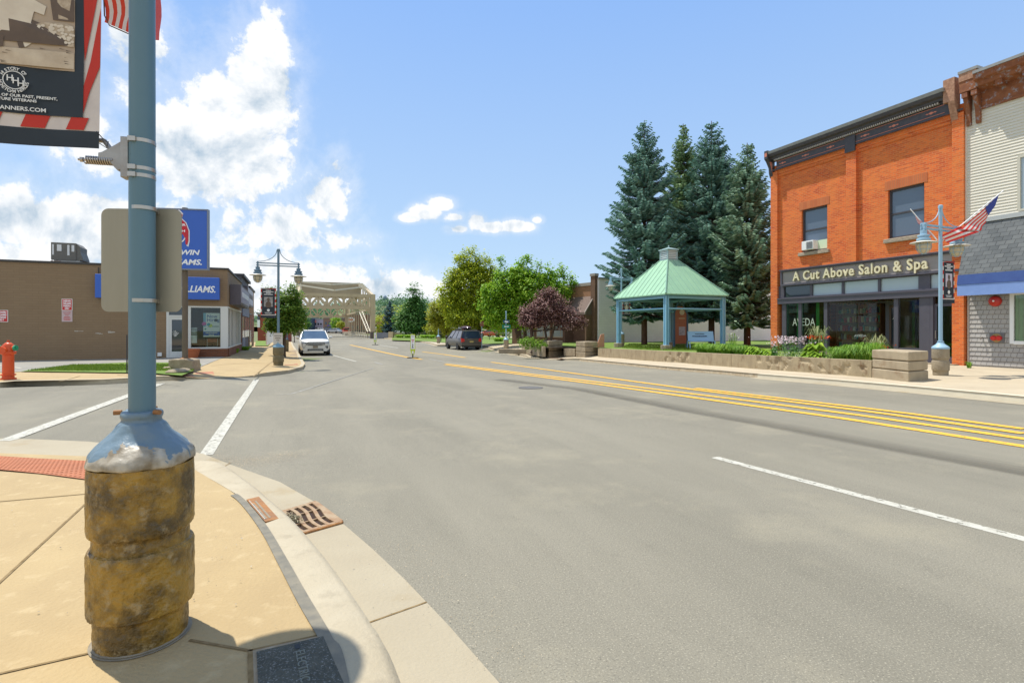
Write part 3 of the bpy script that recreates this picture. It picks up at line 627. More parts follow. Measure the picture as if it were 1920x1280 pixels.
# ground floor front
zt0, zt1 = fc(1469.7, 558.5)[1], fc(1469.7, 537.5)[1]; zbm = fc(1467.7, 570)[1]; zw0 = fc(1700, 652)[1]
def yy(px): return fc(px)[0]
m = MB(); tr = [(1519.5, 1471), (1579, 1524), (1647, 1583), (1723, 1651.5), (1795, 1745)]; hol = [(yy(a), yy(c), zt0+.02, zt1-.02) for a, c in tr]
holes_wall(m, .22, pils[0][0], zt0-.03, zb-.05, hol, -.04, .12); m.build('transom_frame', framem, b)
for h in hol:
    q = MB(); q.bx(.03, .045, *h); q.build('transom_pane', glassd if h is hol[0] else MT.get('pale_glass') or mat('pale_glass', (.40, .47, .49), .06, spec=1.), b)  # pale pane colour stands in for reflected sky
m = MB(); m.bx(-.13, .12, .22, pils[0][0], zbm, zt0-.03); m.bx(-.16, -.13, .22, pils[0][0], zt0-.08, zt0-.02); m.build('beam', framem, b)
posts = [(1467.5, 1475), (1498, 1504), (1546, 1552.5), (1677, 1685), (1725, 1745), (1745, 1751), (1791, 1798)]
for a, c in posts: m = MB(); m.bx(-.05, .12, yy(c)+.002, yy(a)-.002, .1, zbm); m.build('frame_post', framem, b)
zbl = fc(1500, 648)[1]
for a, c in ((1475, 1498), (1504, 1546), (1685, 1725)): m = MB(); m.bx(-.03, .10, yy(c), yy(a), .1, zbl if a < 1600 else zw0); m.build('bulkhead', framem, b)
for a, c in ((1475, 1498), (1504, 1546), (1685, 1725)):
    q = MB(); q.bx(.03, .04, yy(c), yy(a), zbl if a < 1600 else zw0, zbm); q.build('shop_window', glassg if a < 1600 else glassw, b)
# recessed entrance
ra, rb = yy(1552.5), yy(1677); 
m = MB(); m.bx(1.5, 1.6, rb, rb+.12, .1, zbm); m.bx(1.5, 1.6, rb+1.15, rb+1.3, .1, zbm); m.bx(1.5, 1.6, rb+.12, rb+1.15, 2.5, zbm); m.build('entrance_frame', framem, b)
q = MB(); q.add([(.1, ra, .55), (1.5, rb+1.3, .55), (1.5, rb+1.3, zbm-.1), (.1, ra, zbm-.1)], [(0, 1, 2, 3)]); q.build('shop_window', glassw, b)
q = MB(); q.prism([(.1, ra), (1.5, rb+1.3), (1.5, rb+1.36), (.1, ra+.06)], 'z', .1, .55); q.build('bulkhead', framem, b); q = MB(); q.prism([(.1, ra), (1.5, rb+1.3), (1.5, rb+1.36), (.1, ra+.06)], 'z', zbm-.1, zbm); q.build('side_frame', framem, b)
q = MB(); q.add([(.1, rb, .55), (1.5, rb+.05, .55), (1.5, rb+.05, zbm-.1), (.1, rb, zbm-.1)], [(0, 1, 2, 3)]); q.build('shop_window', glassg, b)
q = MB(); q.bx(.12, 1.5, rb-.08, rb-.0, .1, .55); q.build('side_frame', framem, b)
def door(par, y0, y1, z0, z1, x, m, gm, hy):
    f = MB(); 
    for a, c, u, v in ((y0, y0+.09, z0, z1), (y1-.09, y1, z0, z1), (y0+.09, y1-.09, z1-.1, z1), (y0+.09, y1-.09, z0, z0+.26)): f.bx(x, x+.06, a, c, u, v)
    d = f.build('door', m, par); g = MB(); g.bx(x+.02, x+.03, y0+.09, y1-.09, z0+.26, z1-.1); g.build('pane', gm, d)
    h = MB(); h.tube((x-.05, hy, z0+.95), (x-.05, hy, z0+1.25), .014); h.tube((x-.05, hy, z0+.97), (x, hy, z0+.97), .01); h.tube((x-.05, hy, z0+1.23), (x, hy, z0+1.23), .01); h.build('handle', steel, d)
    return d
de = door(b, rb+.12, rb+1.15, .12, 2.48, 1.5, mat('brown_door', (.10, .05, .03), .5), glassd, rb+.25)
ty = rb+1.0; lw = mat('window_lettering', (.7, .7, .66), .6)
text('A Cut Above', .15, lw, de, (1.515, ty, 1.88), (0, -1, 0), (0, 0, 1), .002, bold=.003)
text('Salon & Spa', .09, lw, de, (1.515, ty-.05, 1.77), (0, -1, 0), (0, 0, 1), .002)
marks(de, lw, (1.512, ty-.08, 1.62), (0, -1, 0), (0, 0, 1), [.9, .95, .9, .85, .9], .6, .04)
text('AVEDA', .085, lw, de, (1.515, ty-.25, 1.13), (0, -1, 0), (0, 0, 1), .002, bold=.002)
o = text('AVEDA', .52, mat('etched_lettering', (.42, .46, .36), .7), b, (.022, yy(1485.5), fc(1485, 610.5)[1]), (0, -1, 0), (0, 0, 1), .002, sp=1.02, sx=1.35); fit(o, 1, yy(1527.5), yy(1485.5))
text('AVEDA', .14, lw, b, (.7, yy(1574)-.2, fc(1574, 631)[1]), (0, -1, 0), (0, 0, 1), .002, bold=.003, sx=1.2)
door(b, yy(1791), yy(1751), .16, fc(1770, 569)[1], .02, framem, MT['pale_glass'] if False else glassg, yy(1752)-.05)
m = MB(); m.bx(-.45, .02, .15, yy(1740), .1, .17); m.build('door_step', oldc, b)
# room behind the glass
inn = mat('interior_wall', (.75, .55, .38), .8); m = MB(); m.bx(4.4, 4.5, .3, SL-.3, .1, 3.6); m.bx(.13, 4.4, .3, 1.9, 3.35, 3.4); m.bx(.13, 4.4, 1.9, SL-.3, 3.35, 3.4); m.build('back_wall', inn, b)
m = MB(); m.bx(.13, 4.4, .3, SL-.3, .1, .14); m.build('shop_floor', mat('wood_floor', (.12, .06, .03), .5), b)
m = MB(); m.bx(2.3, 4.4, 2.0, 2.1, .14, 3.35); m.build('partition', mat('green_wall', (.30, .48, .18), .8), b)
sh = MB(); prods = [MB() for _ in range(5)]
for k in range(6):
    z = .5+.42*k; sh.bx(2.3, 2.6, ra-.9, ra+1.2, z, z+.03)
    y = ra-.85
    while y < ra+1.15:
        w_ = .05+random.random()*.07; h_ = .12+random.random()*.2; random.choice(prods).bx(2.33, 2.45, y, y+w_, z+.03, z+.03+h_); y += w_+.02+random.random()*.06
for y in (ra-.9, ra+.1, ra+1.2): sh.bx(2.28, 2.62, y, y+.04, .14, 3.0)
shf = sh.build('product_shelf', mat('shelf_wood', (.30, .13, .07), .6), b)
for p_, c in zip(prods, ((.55, .52, .44), (.5, .06, .03), (.08, .28, .2), (.5, .35, .15), (.14, .10, .2))): p_.build('product_row', mat('product', c, .4), shf)
for (y0_, y1_) in ((SL-1.2, SL-1.0), (SL-2.7, SL-2.55), (SL-2.2, SL-2.05)):
    m = MB(); m.bx(.5, .55, y0_, y1_, .2, 3.2); m.build('curtain', mat('pale_curtain', (.6, .72, .5), .9), b)
# window air conditioner
ac = thing('air_conditioner', 'white window air conditioner on the sill of the upper brick wall window', 'air conditioner', SO, ROT)
a0 = yy(1531); a1 = yy(1509); z0 = W1[2]+.07
m = MB(); m.bx(-.22, .15, a0, a1, z0, z0+.42); o = m.build('casing', white, ac, bevel=.015)
m = MB()
for k in range(9): m.bx(-.232, -.22, a0+.04+k*.0, (a0+a1)/2+.05, z0+.05+k*.037, z0+.065+k*.037)
m.build('grille', dark, ac)
m = MB(); m.bx(.10, .13, W1[0]+.07, a0-.005, z0, z0+.42); m.build('side_panel', MT['pale_curtain'] if 'pale_curtain' in MT else white, ac)

# --- cream sided and grey shingled shop to the right of it
b = thing('shingled_shop', 'cream sided shop with slate mansard, rusty bracketed cornice and grey shingle ground floor', 'building', SO, ROT)
siding = mat('cream_siding', (.70, .66, .55), .7, (.65, .61, .50), 2, .6); RL = -9.0
zc1 = fc(1808, 222)[1]; zc0 = 3.5; mb = MB()
mb.bx(.02, 12, RL, -.03, .1, zc1+1.2)
z = 5.0
wx = (yy(1985), yy(1915), fc(1915, 392)[1], fc(1915, 296)[1])
while z < zc1+.12:
    for a, c in ((RL, wx[0]), (wx[0], wx[1]), (wx[1], -.06)):
        if a == wx[0] and z+.1 > wx[2] and z < wx[3]: continue
        mb.prism([(.02, z), (-.035, z), (-.012, z+.104), (.02, z+.104)], 'y', a, c)
    z += .104
mb.bx(-.05, .02, -.06, -.0, 4.4, zc1+.1); mb.build('wall', siding, b)
f = MB(); a, c, u, v = wx
for r in ((a-.02, c+.06, v, v+.09), (a-.02, c+.06, u-.07, u), (c, c+.08, u, v)): f.bx(-.07, .01, *r)
f = f.build('window', mat('cream_trim', (.55, .52, .42), .6), b); m = MB(); m.bx(-.02, -.01, a, c, u, v); m.build('pane', MT['pale_glass'], f)
cr = mat('rusty_cornice_paint', (.20, .065, .025), .8, (.30, .11, .04), 5, .8, c3=(.30, .34, .38), s3=6, a3=.9, bump=.4, bscale=20)
zk = zc1; m = MB(); m.prism([(.02, zk+.1), (-.06, zk+.1), (-.06, zk+.75), (-.42, zk+.85), (-.45, zk+1.0), (-.56, zk+1.05), (-.60, zk+1.25), (.02, zk+1.25)], 'y', RL, -.5); m.bx(-.10, -.06, RL, -.5, zk+.1, zk+.18)
m.bx(-.38, .02, -.5, 0.02, zk+.82, zk+1.22); m.build('cornice', cr, b)
m = MB(); m.prism([(.1, zk+1.26), (-.62, zk+1.26), (-.62, zk+1.36), (.1, zk+1.44)], 'y', RL, -.5); m.bx(-.42, .1, -.55, .05, zk+1.5, zk+1.6); m.build('roof_cap', cornl, b)
m = MB(); m.bx(-.40, .05, -.5, .03, zk+1.22, zk+1.5); m.build('corner_pier', MT['pinkish_brick'], b)
bp = [(-.02, zk-.35), (-.10, zk-.36), (-.13, zk-.1), (-.16, zk+.2), (-.30, zk+.55), (-.34, zk+.82), (-.02, zk+.82)]
for y in (-.13, -.42): m = MB(); m.prism(bp, 'y', y-.07, y+.07); m.bx(-.37, -.02, y-.09, y+.09, zk+.62, zk+.8); m.build('bracket', cr, b)
y = -1.15
while y > RL: m = MB(); m.bx(-.40, -.06, y-.1, y+.1, zk+.66, zk+.84); m.build('bracket', cr, b); y -= .75
# mansard
slate = brickmat('slate_shingles', (.085, .095, .10), (.15, .16, .16), (.03, .032, .035), .26, .15, .006, c3=(.20, .21, .21), vary=.5, bump=1.)
zm1 = fc(1812, 422)[1]; zm0 = fc(1800, 518)[1]
m = MB(); m.prism([(-.05, zm1), (-.55, zm0), (.02, zm0), (.02, zm1)], 'y', RL, -.04); m.build('mansard_roof', slate, b)
m = MB(); m.bx(-.10, .02, RL, -.08, zm1+.002, zm1+.16); m.build('flashing', mat('grey_flashing', (.42, .44, .43), .5), b)
# lower wall of shingles
shing = brickmat('grey_wood_shingles', (.36, .34, .32), (.42, .40, .37), (.12, .11, .11), .17, .165, .005, off=.37, c3=(.36, .33, .28), vary=.4, bump=.8)
ww = (yy(1990), yy(1903), fc(1905, 639)[1], fc(1905, 553)[1]); m = MB(); z = .02; 
while z < zm0-.05:
    for a, c in ((RL, ww[0]), (ww[0], ww[1]), (ww[1], -.1)):
        if a == ww[0] and z+.08 > ww[2] and z < ww[3]: continue
        m.prism([(.02, z), (-.045, z), (-.022, z+.165), (.02, z+.165)], 'y', a, c)
    z += .165
m.build('shingle_wall', shing, b)
f = MB(); a, c, u, v = ww
for r in ((c-.0, c+.11, u-.1, v+.1), (a, c, u-.12, u), (a, c, v, v+.1)): f.bx(-.085, 0, *r)
f = f.build('window', white, b); m = MB(); m.bx(-.03, -.02, a, c, u, v); m.build('pane', glassw, f)
m = MB(); y = c
while y > a: m.bx(.005, .015, y-.1, y-.01, u, v); y -= .11
m.build('curtain', MT['pale_curtain'], f)
aw = mat('shaded_awning_canvas', (.03, .065, .22), .8, (.04, .09, .26), 4, .6); za0 = fc(1803, 556)[1]  # dark blue paints the shade on the sloping top into the canvas
m = MB(); m.prism([(.0, zm0-.003), (-.56, zm0-.003), (-.62, zm0-.35), (-.60, zm0-.36), (0, zm0-.36)], 'y', RL, -.03); o = m.build('awning', aw, b)
m = MB(); m.prism([(-.605, zm0-.36), (-.60, za0), (-.585, za0), (-.58, zm0-.36)], 'y', RL, -.03); m.build('valance', mat('lit_awning_canvas', (.19, .30, .60), .8, (.22, .34, .66), 5, .6), o)  # paler copy of the awning canvas, light on the valance put into the colour
# fire bell and fire department connection
yb_ = yy(1868); zb_ = fc(1868, 558)[1]
t = thing('fire_alarm_bell', 'round red fire alarm bell under the blue awning', 'alarm bell', SO, ROT)
m = MB(); m.M = Matrix.Translation((-.05, yb_, zb_-.12)) @ Matrix.Rotation(-math.pi/2, 4, 'Y'); m.lathe([(.19, 0), (.19, .03), (.165, .09), (.09, .12), (.001, .125)], 28); m.build('gong', mat('bell_red', (.50, .03, .02), .35), t, smooth=True)
m = MB(); m.M = Matrix.Translation((-.17, yb_, zb_-.12)) @ Matrix.Rotation(-math.pi/2, 4, 'Y'); m.lathe([(.03, 0), (.03, .02), (.001, .022)], 12); m.build('bolt', white, t)
yf = yy(1871); zf = fc(1871, 633)[1]; t = thing('fire_hose_connection', 'red and brass fire hose connection on a metal plate low on the shingle wall', 'hose connection', SO, ROT)
m = MB(); m.bx(-.075, -.04, yf-.21, yf+.21, zf-.17, zf+.17); m.build('plate', mat('bright_plate', (.18, .17, .17), .4, metal=.3), t, bevel=.005)
for s_ in (-1, 1):
    m = MB(); m.M = Matrix.Translation((-.07, yf+s_*.075, zf)) @ Matrix.Rotation(-math.pi/2-.2, 4, 'Y'); m.lathe([(.085, 0), (.085, .07), (.07, .09), (.001, .095)], 16); m.build('cap', red, t, smooth=True)
m = MB(); m.M = Matrix.Translation((-.07, yf, zf)) @ Matrix.Rotation(-math.pi/2, 4, 'Y'); m.lathe([(.15, 0), (.15, .03), (.13, .04), (.001, .04)], 24); m.build('collar', mat('brass', (.40, .25, .10), .4, metal=.7), t)
m = MB(); m.tube((-.02, yy(1843), fc(1843, 632)[1]), (-.14, yy(1843), fc(1843, 633)[1]), .02); m.tube((-.14, yy(1843), fc(1843, 633)[1]), (-.14, yy(1843), fc(1843, 637)[1]), .02); tag(m.build('wall_tap', steel, loc=SO, rz=ROT), 'small grey tap sticking out of the shingle wall', 'tap')

# --- paint shop, left corner
CO = Vector((-13.6, 25.5, 0)); fw = T((-13.6, 25.5), (-NN.x, -NN.y)); fs = T((-13.6, 25.5), (U.x, U.y))
b = thing('paint_shop', 'long low brown brick corner shop with a glazed corner and blue fascia sign', 'building', CO, ROT)
tan = brickmat('brown_painted_brick', (.235, .158, .09), (.255, .175, .10), (.195, .13, .073), .42, .11, .006, c3=(.265, .185, .108), vary=.5, bump=.35)
zt = fw(424, 506)[1]; D = 8.4
xa, xb = -fw(312)[0], -fw(355)[0]; xw = -fw(413.5)[0]; zdo = fw(355, 573.5)[1]; zwb = fw(360, 652)[1]; ydd = fs(453)[0]
m = MB(); m.bx(-40, xa, 0, .3, 0, zt); m.bx(xa, 0, 0, .3, zdo, zt); m.bx(-.3, 0, .3, D, zdo, zt); m.bx(-40, -.3, D-.3, D, 0, zt); m.bx(-40, -39.7, .3, D-.3, 0, zt); m.build('wall', tan, b)
m = MB(); m.bx(-40.05, .05, -.05, .12, zt, zt+.09); m.bx(-.12, .05, .12, D, zt, zt+.09); m.build('roof_edge', mat('dark_coping', (.05, .045, .04), .6), b)
m = MB(); m.bx(-39.7, -.3, .3, D-.3, zt-.3, zt-.2); m.build('roof', dark, b)
rbr = brickmat('dark_red_brick', (.22, .065, .025), (.14, .04, .018), (.17, .10, .06), .2, .075, .009, vary=.5, c3=(.30, .12, .05))
m = MB(); m.bx(xb+.02, 0, -.04, .25, 0, zwb-.05); m.bx(-.25, .04, .25, D, 0, zwb-.05); m.bx(-.2, .03, D-.35, D, zwb-.05, zdo); m.build('base_wall', rbr, b)
alu = mat('white_window_frame', (.62, .63, .60), .4)
m = MB(); m.bx(xa, xa+.1, -.02, .1, .1, zdo); m.bx(xb-.08, xb+.06, -.02, .1, .1, zdo); m.bx(xa+.1, xb-.08, -.02, .1, zdo-.07, zdo); m.bx(xb+.06, -.0, -.02, .1, zdo-.07, zdo); m.bx(xb+.06, -.0, -.03, .12, zwb-.05, zwb+.02); m.bx(xw, 0.02, -.021, .1, zwb+.02, zdo-.07)
ztr = fw(340, 594)[1]; m.bx(xa+.1, xb-.08, -.02, .1, ztr, ztr+.08)
for y in (.1, 1.6, 3.1, 4.0, 5.2, 6.5, 7.6): m.bx(-.1, .02, y, y+.07, zwb-.05, zdo)
m.bx(-.1, .022, .17, D-.4, zwb-.05, zwb); m.bx(-.1, .021, .17, D-.4, zdo-.07, zdo); m.build('window_frame', alu, b)
m = MB(); m.bx(xb+.06, xw, .04, .05, zwb+.02, zdo-.07); m.build('shop_window', glassw, b)
ref = mat('pale_reflective_glass', (.35, .35, .30), .05, (.16, .15, .12), 1.5, .7, spec=1.)
m = MB(); m.bx(-.06, -.05, .17, D-.4, zwb, zdo-.07); m.build('shop_window', glassw, b)
m = MB(); m.bx(xa+.1, xb-.08, .04, .05, ztr+.08, zdo-.07); m.build('transom_pane', glassd, b)
# white glazed door
f = MB(); x0, x1 = xa+.1, xb-.08
for r in ((x0, x0+.11, .12, ztr), (x1-.11, x1, .12, ztr), (x0+.11, x1-.11, ztr-.13, ztr), (x0+.11, x1-.11, .12, .42)): f.bx(r[0], r[1], 0, .06, r[2], r[3])
d = f.build('door', alu, b); f = MB(); f.bx(x0+.11, x1-.11, .02, .03, .42, ztr-.13); f.build('pane', glassd, d)
f = MB(); f.path([(x1-.09, -.0, .95), (x1-.09, -.07, .98), (x1-.09, -.07, 1.28), (x1-.09, 0, 1.31)], .015); f.build('handle', steel, d)
m = MB(); m.lathe([(.2, 0), (.2, .01)], 20) if False else None
m = MB(); cx = (x0+x1)/2-.12
for k in range(6): m.prism([(cx-.18+.06*k, 1.42-abs(k-2.5)*.05), (cx-.16+.06*k, 1.4-abs(k-2.5)*.05), (cx-.02+.01*k, 1.12), (cx-.03+.01*k, 1.12)], 'y', .005, .012)
m.build('door_decal', MT['window_lettering'], d)
# inside: dim room, poster, counter, chairs
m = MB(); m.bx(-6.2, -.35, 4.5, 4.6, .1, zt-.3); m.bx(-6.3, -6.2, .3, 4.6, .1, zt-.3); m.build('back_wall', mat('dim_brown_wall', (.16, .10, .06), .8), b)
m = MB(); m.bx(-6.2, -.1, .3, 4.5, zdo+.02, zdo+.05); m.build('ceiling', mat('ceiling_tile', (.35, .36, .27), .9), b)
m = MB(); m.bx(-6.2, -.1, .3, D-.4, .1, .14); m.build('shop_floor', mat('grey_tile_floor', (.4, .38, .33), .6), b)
t = thing('window_poster', 'large white and blue hiring poster behind the corner window', 'poster', CO, ROT)
p0, p1 = -fw(380.5)[0], xw-.04; zp0, zp1 = fw(381, 631.5)[1], fw(381, 586.5)[1]
m = MB(); m.bx(p0, p1, .10, .12, zp0, zp1); m.build('sheet', mat('poster_white', (.72, .76, .78), .6), t)
h = zp1-zp0
for (a, c, u, v, cc, nm) in ((0, 1, .06, .22, (.05, .13, .5), 'band'), (0, .16, .42, 1, (.20, .45, .62), 'panel'), (.3, .95, .42, .455, (.12, .2, .2), 'stripe')):
    m = MB(); m.bx(p0+(p1-p0)*a, p0+(p1-p0)*c, .096, .099, zp0+h*u, zp0+h*v); m.build(nm, mat('poster_'+nm, cc, .6), t)
for (a, u, r, cc) in ((.05, .55, .09, (.55, .08, .35)), (.32, .52, .07, (.02, .4, .55)), (.44, .47, .08, (.5, .6, .04)), (.77, .70, .07, (.03, .04, .05)), (.13, .33, .04, (.02, .3, .2))):
    m = MB(); m.M = Matrix.Translation((p0+(p1-p0)*a, .096, zp0+h*u)) @ Matrix.Rotation(math.pi/2, 4, 'X'); m.lathe([(r, 0), (r, .004)], 16); m.build('dot', mat('poster_dot', cc, .6), t)
text('Now\nHiring', .21, mat('poster_text', (.03, .10, .35), .6), t, (p0+(p1-p0)*.22, .095, zp0+h*.8), (1, 0, 0), (0, 0, 1), .001, bold=.003, lsp=.85)
marks(t, MT['window_lettering'], (p0+(p1-p0)*.15, .094, zp0+h*.15), (1, 0, 0), (0, 0, 1), [1, .5], (p1-p0)*.7, .05, center=True)
t = thing('literature_stand', 'small white notice stack behind the glass beside the door', 'notice', CO, ROT); xs = -fw(363)[0]
m = MB(); m.bx(xs-.12, xs+.12, .12, .14, fw(363, 643)[1], fw(363, 628)[1]); m.build('sheet', MT['poster_white'], t)
m = MB()
for k in range(5): m.bx(xs-.12, xs+.12, .12, .2, fw(363, 626)[1]+k*.065, fw(363, 626)[1]+k*.065+.035)
m.build('tray', MT['poster_white'], t)
t = thing('chair', 'white framed chair with red seat inside the corner window', 'chair', CO+NN*(-.75)+U*.75+Vector((0, 0, .14)), ROT)
for dx in (-.22, .22):
    for dy in (-.2, .2): m = MB(); m.tube((dx, dy, 0), (dx, dy, .45 if dy < 0 else .85), .015); m.build('leg', alu, t)
m = MB(); m.bx(-.23, .23, -.21, .21, .44, .47); m.build('seat', white, t); m = MB(); m.bx(-.22, .22, .19, .21, .68, .85); m.build('backrest', mat('orange_red', (.5, .12, .04), .5), t)
# fascia sign and its lettering
blue = mat('sign_blue', (.022, .115, .50), .45); sw = mat('sign_white', (.85, .86, .86), .5)
sx0, sx1 = -fw(182)[0], -fw(412.6)[0]; sz0, sz1 = fw(412.6, 562.6)[1], fw(412.6, 521.8)[1]
t = thing('fascia_sign', 'wide blue fascia sign with white italic letters on the brown brick wall', 'sign', CO, ROT)
m = MB(); m.bx(sx0, sx1, -.3, -.01, sz0, sz1); m.build('sign_box', blue, t, bevel=.02)
def fit(o, ax, a, c):                                    # stretch lettering to a measured span
    vs = o.data.vertices; lo = min(v.co[ax] for v in vs); hi = max(v.co[ax] for v in vs)
    for v in vs: v.co[ax] = a+(v.co[ax]-lo)/(hi-lo)*(c-a)
o = text('SHERWIN-WILLIAMS.', .5, sw, t, (sx0+.3, -.304, sz0+.42), (1, 0, 0), (0, 0, 1), .004, shear=.25, bold=.012); 
xL = -fw(344)[0]; xR = -fw(405.5)[0]; cw = (xR-xL)/6.3; fit(o, 0, xR-cw*16.2, xR); fit(o, 2, fw(400, 549.5)[1], fw(400, 537)[1])
# wall parking signs
for px0, px1, py0, py1, lab in ((116, 136, 560, 582, 'r'), (-22, 15.5, 581, 603.5, 'l')):
    t = thing('parking_sign', 'red parking sign with a pink printed notice below it on the brown brick wall' if lab == 'r' else 'red parking sign alone at the left edge of the brown brick wall', 'sign', CO, ROT, 'red parking signs on the brick wall')
    a, c = -fw(px0)[0], -fw(px1)[0]; u, v = fw(px0, py1)[1], fw(px0, py0)[1]
    if lab == 'l': a = c-.42*1.2
    m = MB(); m.bx(a, c, -.02, -.003, u, v); m.build('plate', white, t); m = MB(); m.bx(a+.02, c-.02, -.023, -.02, u+.02, v-.02); m.build('face', red, t)
    o = text('SHERWIN\nWILLIAMS\nPARKING\nONLY', .1, sw, t, ((a+c)/2, -.025, v-.12), (1, 0, 0), (0, 0, 1), .001, bold=.004, align='CENTER', lsp=.95); fit(o, 0, a+.05, c-.05); fit(o, 2, u+.05, v-.05)
    if lab == 'r':
        m = MB(); m.bx(a, c, -.018, -.003, fw(px0, 603)[1], u-.01); m.build('notice', mat('faded_pink_notice', (.55, .42, .42), .7), t)
        o = text('CUSTOMER\nPARKING\nONLY', .08, red, t, ((a+c)/2, -.020, u-.1), (1, 0, 0), (0, 0, 1), .001, align='CENTER'); fit(o, 0, a+.05, c-.05); fit(o, 2, fw(px0, 592)[1], u-.05); marks(t, red, (a+.06, -.020, fw(px0, 595)[1]), (1, 0, 0), (0, 0, 1), [.8, 1, .9], c-a-.12, .03, center=True)
# side sign boxes, second and third shop along the side street
def sidebox(name, label, y0, y1, z0, z1, face, txt=None, d=.35, col=None):
    t = thing(name, label, 'sign', CO, ROT); m = MB(); m.bx(.02, d, y0, y1, z0, z1); m.build('sign_box', MT['plum_grey_frame'], t); m = MB(); m.bx(d, d+.02, y0+.12, y1-.12, z0+.1, z1-.1); m.build('face', face, t)
    marks(t, col or sw, (d+.024, y0+.6, z0+.42*(z1-z0)), (0, 1, 0), (0, 0, 1), [1], y1-y0-1.2, .26*(z1-z0))
sidebox('side_sign', 'long mauve grey sign box with faded white letters on the paint shop side wall', .9, 6.9, fs(429, 570)[1], fs(429, 532)[1], mat('mauve_sign', (.30, .28, .36), .5, (.36, .34, .40), 2, .6), 'Family Hair Care', .5)
m = MB(); m.bx(-5, -.02, D+.05, D+6.5, 0, zt+.45); shop2 = m
b2 = thing('narrow_shop', 'narrow grey fronted shop with dark parapet beside the paint shop', 'building', CO, ROT)
m.build('wall', mat('dark_parapet', (.075, .07, .08), .7), b2)
m = MB(); m.bx(-5, .14, D+.03, D+6.55, zt+.45, zt+.62); m.build('roof_edge', dark, b2)
m = MB(); m.bx(-.02, .05, D+.2, D+6.3, zdo-.25, zdo+.35); m.bx(-.02, .04, D+.2, D+2.4, .1, .9); m.build('fascia', mat('slate_blue_panel', (.14, .16, .22), .6), b2)
for y in (D+.3, D+2.6, D+4.6): m = MB(); m.bx(-.0, .03, y, y+1.6, .9, zdo-.3); m.build('shop_window', ref, b2)
sidebox('shop_sign', 'pale grey sign panel on the narrow shop front', D+.6, D+6.2, zdo+.45, zt-.1, mat('pale_panel', (.48, .48, .52), .6), 'Antiques', .3, MT['plum_grey_frame'])
b3 = thing('tan_shop', 'small tan brick shop at the far end of the left block', 'building', CO, ROT)
m = MB(); m.bx(-6, 0, D+6.7, D+13, 0, zt+.2); m.build('wall', brickmat('tan_brick', (.34, .18, .07), (.26, .13, .05), (.25, .17, .1), .2, .075, .008), b3)
m = MB(); m.bx(0, .05, D+7, D+9, .1, 2.6); m.bx(0, .05, D+9.6, D+12, .7, 2.6); m.build('shop_window', ref, b3); m = MB(); m.bx(-6, .1, D+6.65, D+13.05, zt+.2, zt+.35); m.build('roof_edge', dark, b3)
# --- rooftop unit
c = fw(136); t = thing('rooftop_ventilator', 'grey rooftop air handling unit standing on the brown shop roof', 'air handler', CO+NN*(-c[0]-.6)+U*2.5, ROT)
k = 1.1; z0 = zt; grey = mat('unit_grey', (.15, .14, .12), .6, (.19, .18, .15), 6, .5)
t.scale = (.64, .7, .92); t.location.z = z0*.08; t.location -= NN*.25; m = MB(); m.bx(-.75, .75, -.5, .7, z0+.05, z0+.42); m.build('curb', mat('galvanised', (.5, .5, .48), .5), t)
m = MB(); m.bx(-.9, .55, -.6, .8, z0+.42, z0+1.28); m.prism([(.55, z0+.42), (.95, z0+.42), (.95, z0+.5), (.8, z0+.85), (.8, z0+1.1), (.55, z0+1.28)], 'y', -.55, .75); m.build('casing', grey, t)
for x, a, h in ((-.55, .26, .3), (.05, .13, .5), (.3, .16, .3), (-.83, .1, .5)): m = MB(); m.bx(x, x+a, -.62, -.6, z0+1.15-h, z0+1.18); m.build('label_plate', white, t)
m = MB(); m.path([(-1.05, 0, z0), (-1.05, 0, z0+.55), (-.9, 0, z0+.6)], .025); m.build('pipe', dark, t)
c = fw(80); m = MB(); m.bx(-.14, .14, -.14, .14, 0, .26); m.bx(-.17, .17, -.17, .17, .26, .3); tag(m.build('roof_vent', mat('vent_brown', (.25, .15, .1), .8), loc=CO+NN*(-c[0])+U*1.5+Vector((0, 0, zt-.05)), rz=ROT), 'small square brown vent on the paint shop roof', 'vent')
# --- white party wall and brown brick shop right of centre
WO = Vector((6.72, 42, 0)); b = thing('brown_brick_shop', 'low brown brick shop with white painted end wall and shingled porch hood', 'building', WO, ROT)
# local x along the party wall (perpendicular to the street), facade leans away from the street line
FD = Vector((0-6.72, 52-42, 0)); A = math.atan2(-FD.x, FD.y)-ROT; FLn = FD.length
wwall = mat('white_painted_block', (.50, .46, .43), .8, (.44, .40, .37), .8, .6, bump=.3, bscale=8)
m = MB(); m.bx(0, 19, -.25, 0, -.4, 5.35); m.build('end_wall', brickmat('white_block', (.78, .72, .69), (.74, .68, .65), (.68, .62, .59), .4, .2, .008, bump=.2, c3=(.68, .62, .58)), b)
m = MB(); m.bx(-.05, 19, -.32, .02, 5.35, 5.48); m.build('coping', cornl, b)
bb = brickmat('brown_brick', (.17, .085, .045), (.12, .06, .035), (.15, .10, .07), .2, .075, .008, c3=(.22, .12, .07), vary=.6)
Mf = Matrix.Rotation(A, 4, 'Z')
def fm(): q = MB(); q.M = Mf; return q
m = fm(); m.bx(0, 9, .0, FLn, -.5, 4.9)
m.bx(-.25, .1, .0, .5, -.4, 5.6); m.build('wall', bb, b)
m = fm(); m.bx(-.3, .1, -.05, .55, 5.6, 5.8); m.bx(-.1, 9, .5, FLn, 4.9, 5.15); m.build('coping', mat('tan_coping', (.33, .29, .24), .7), b)
m = fm(); m.bx(-.02, .0, .55, 3, 4.0, 4.9); m.build('upper_band', brickmat('light_brown_brick', (.36, .18, .09), (.28, .13, .06), (.3, .2, .13), .2, .075, .008), b)
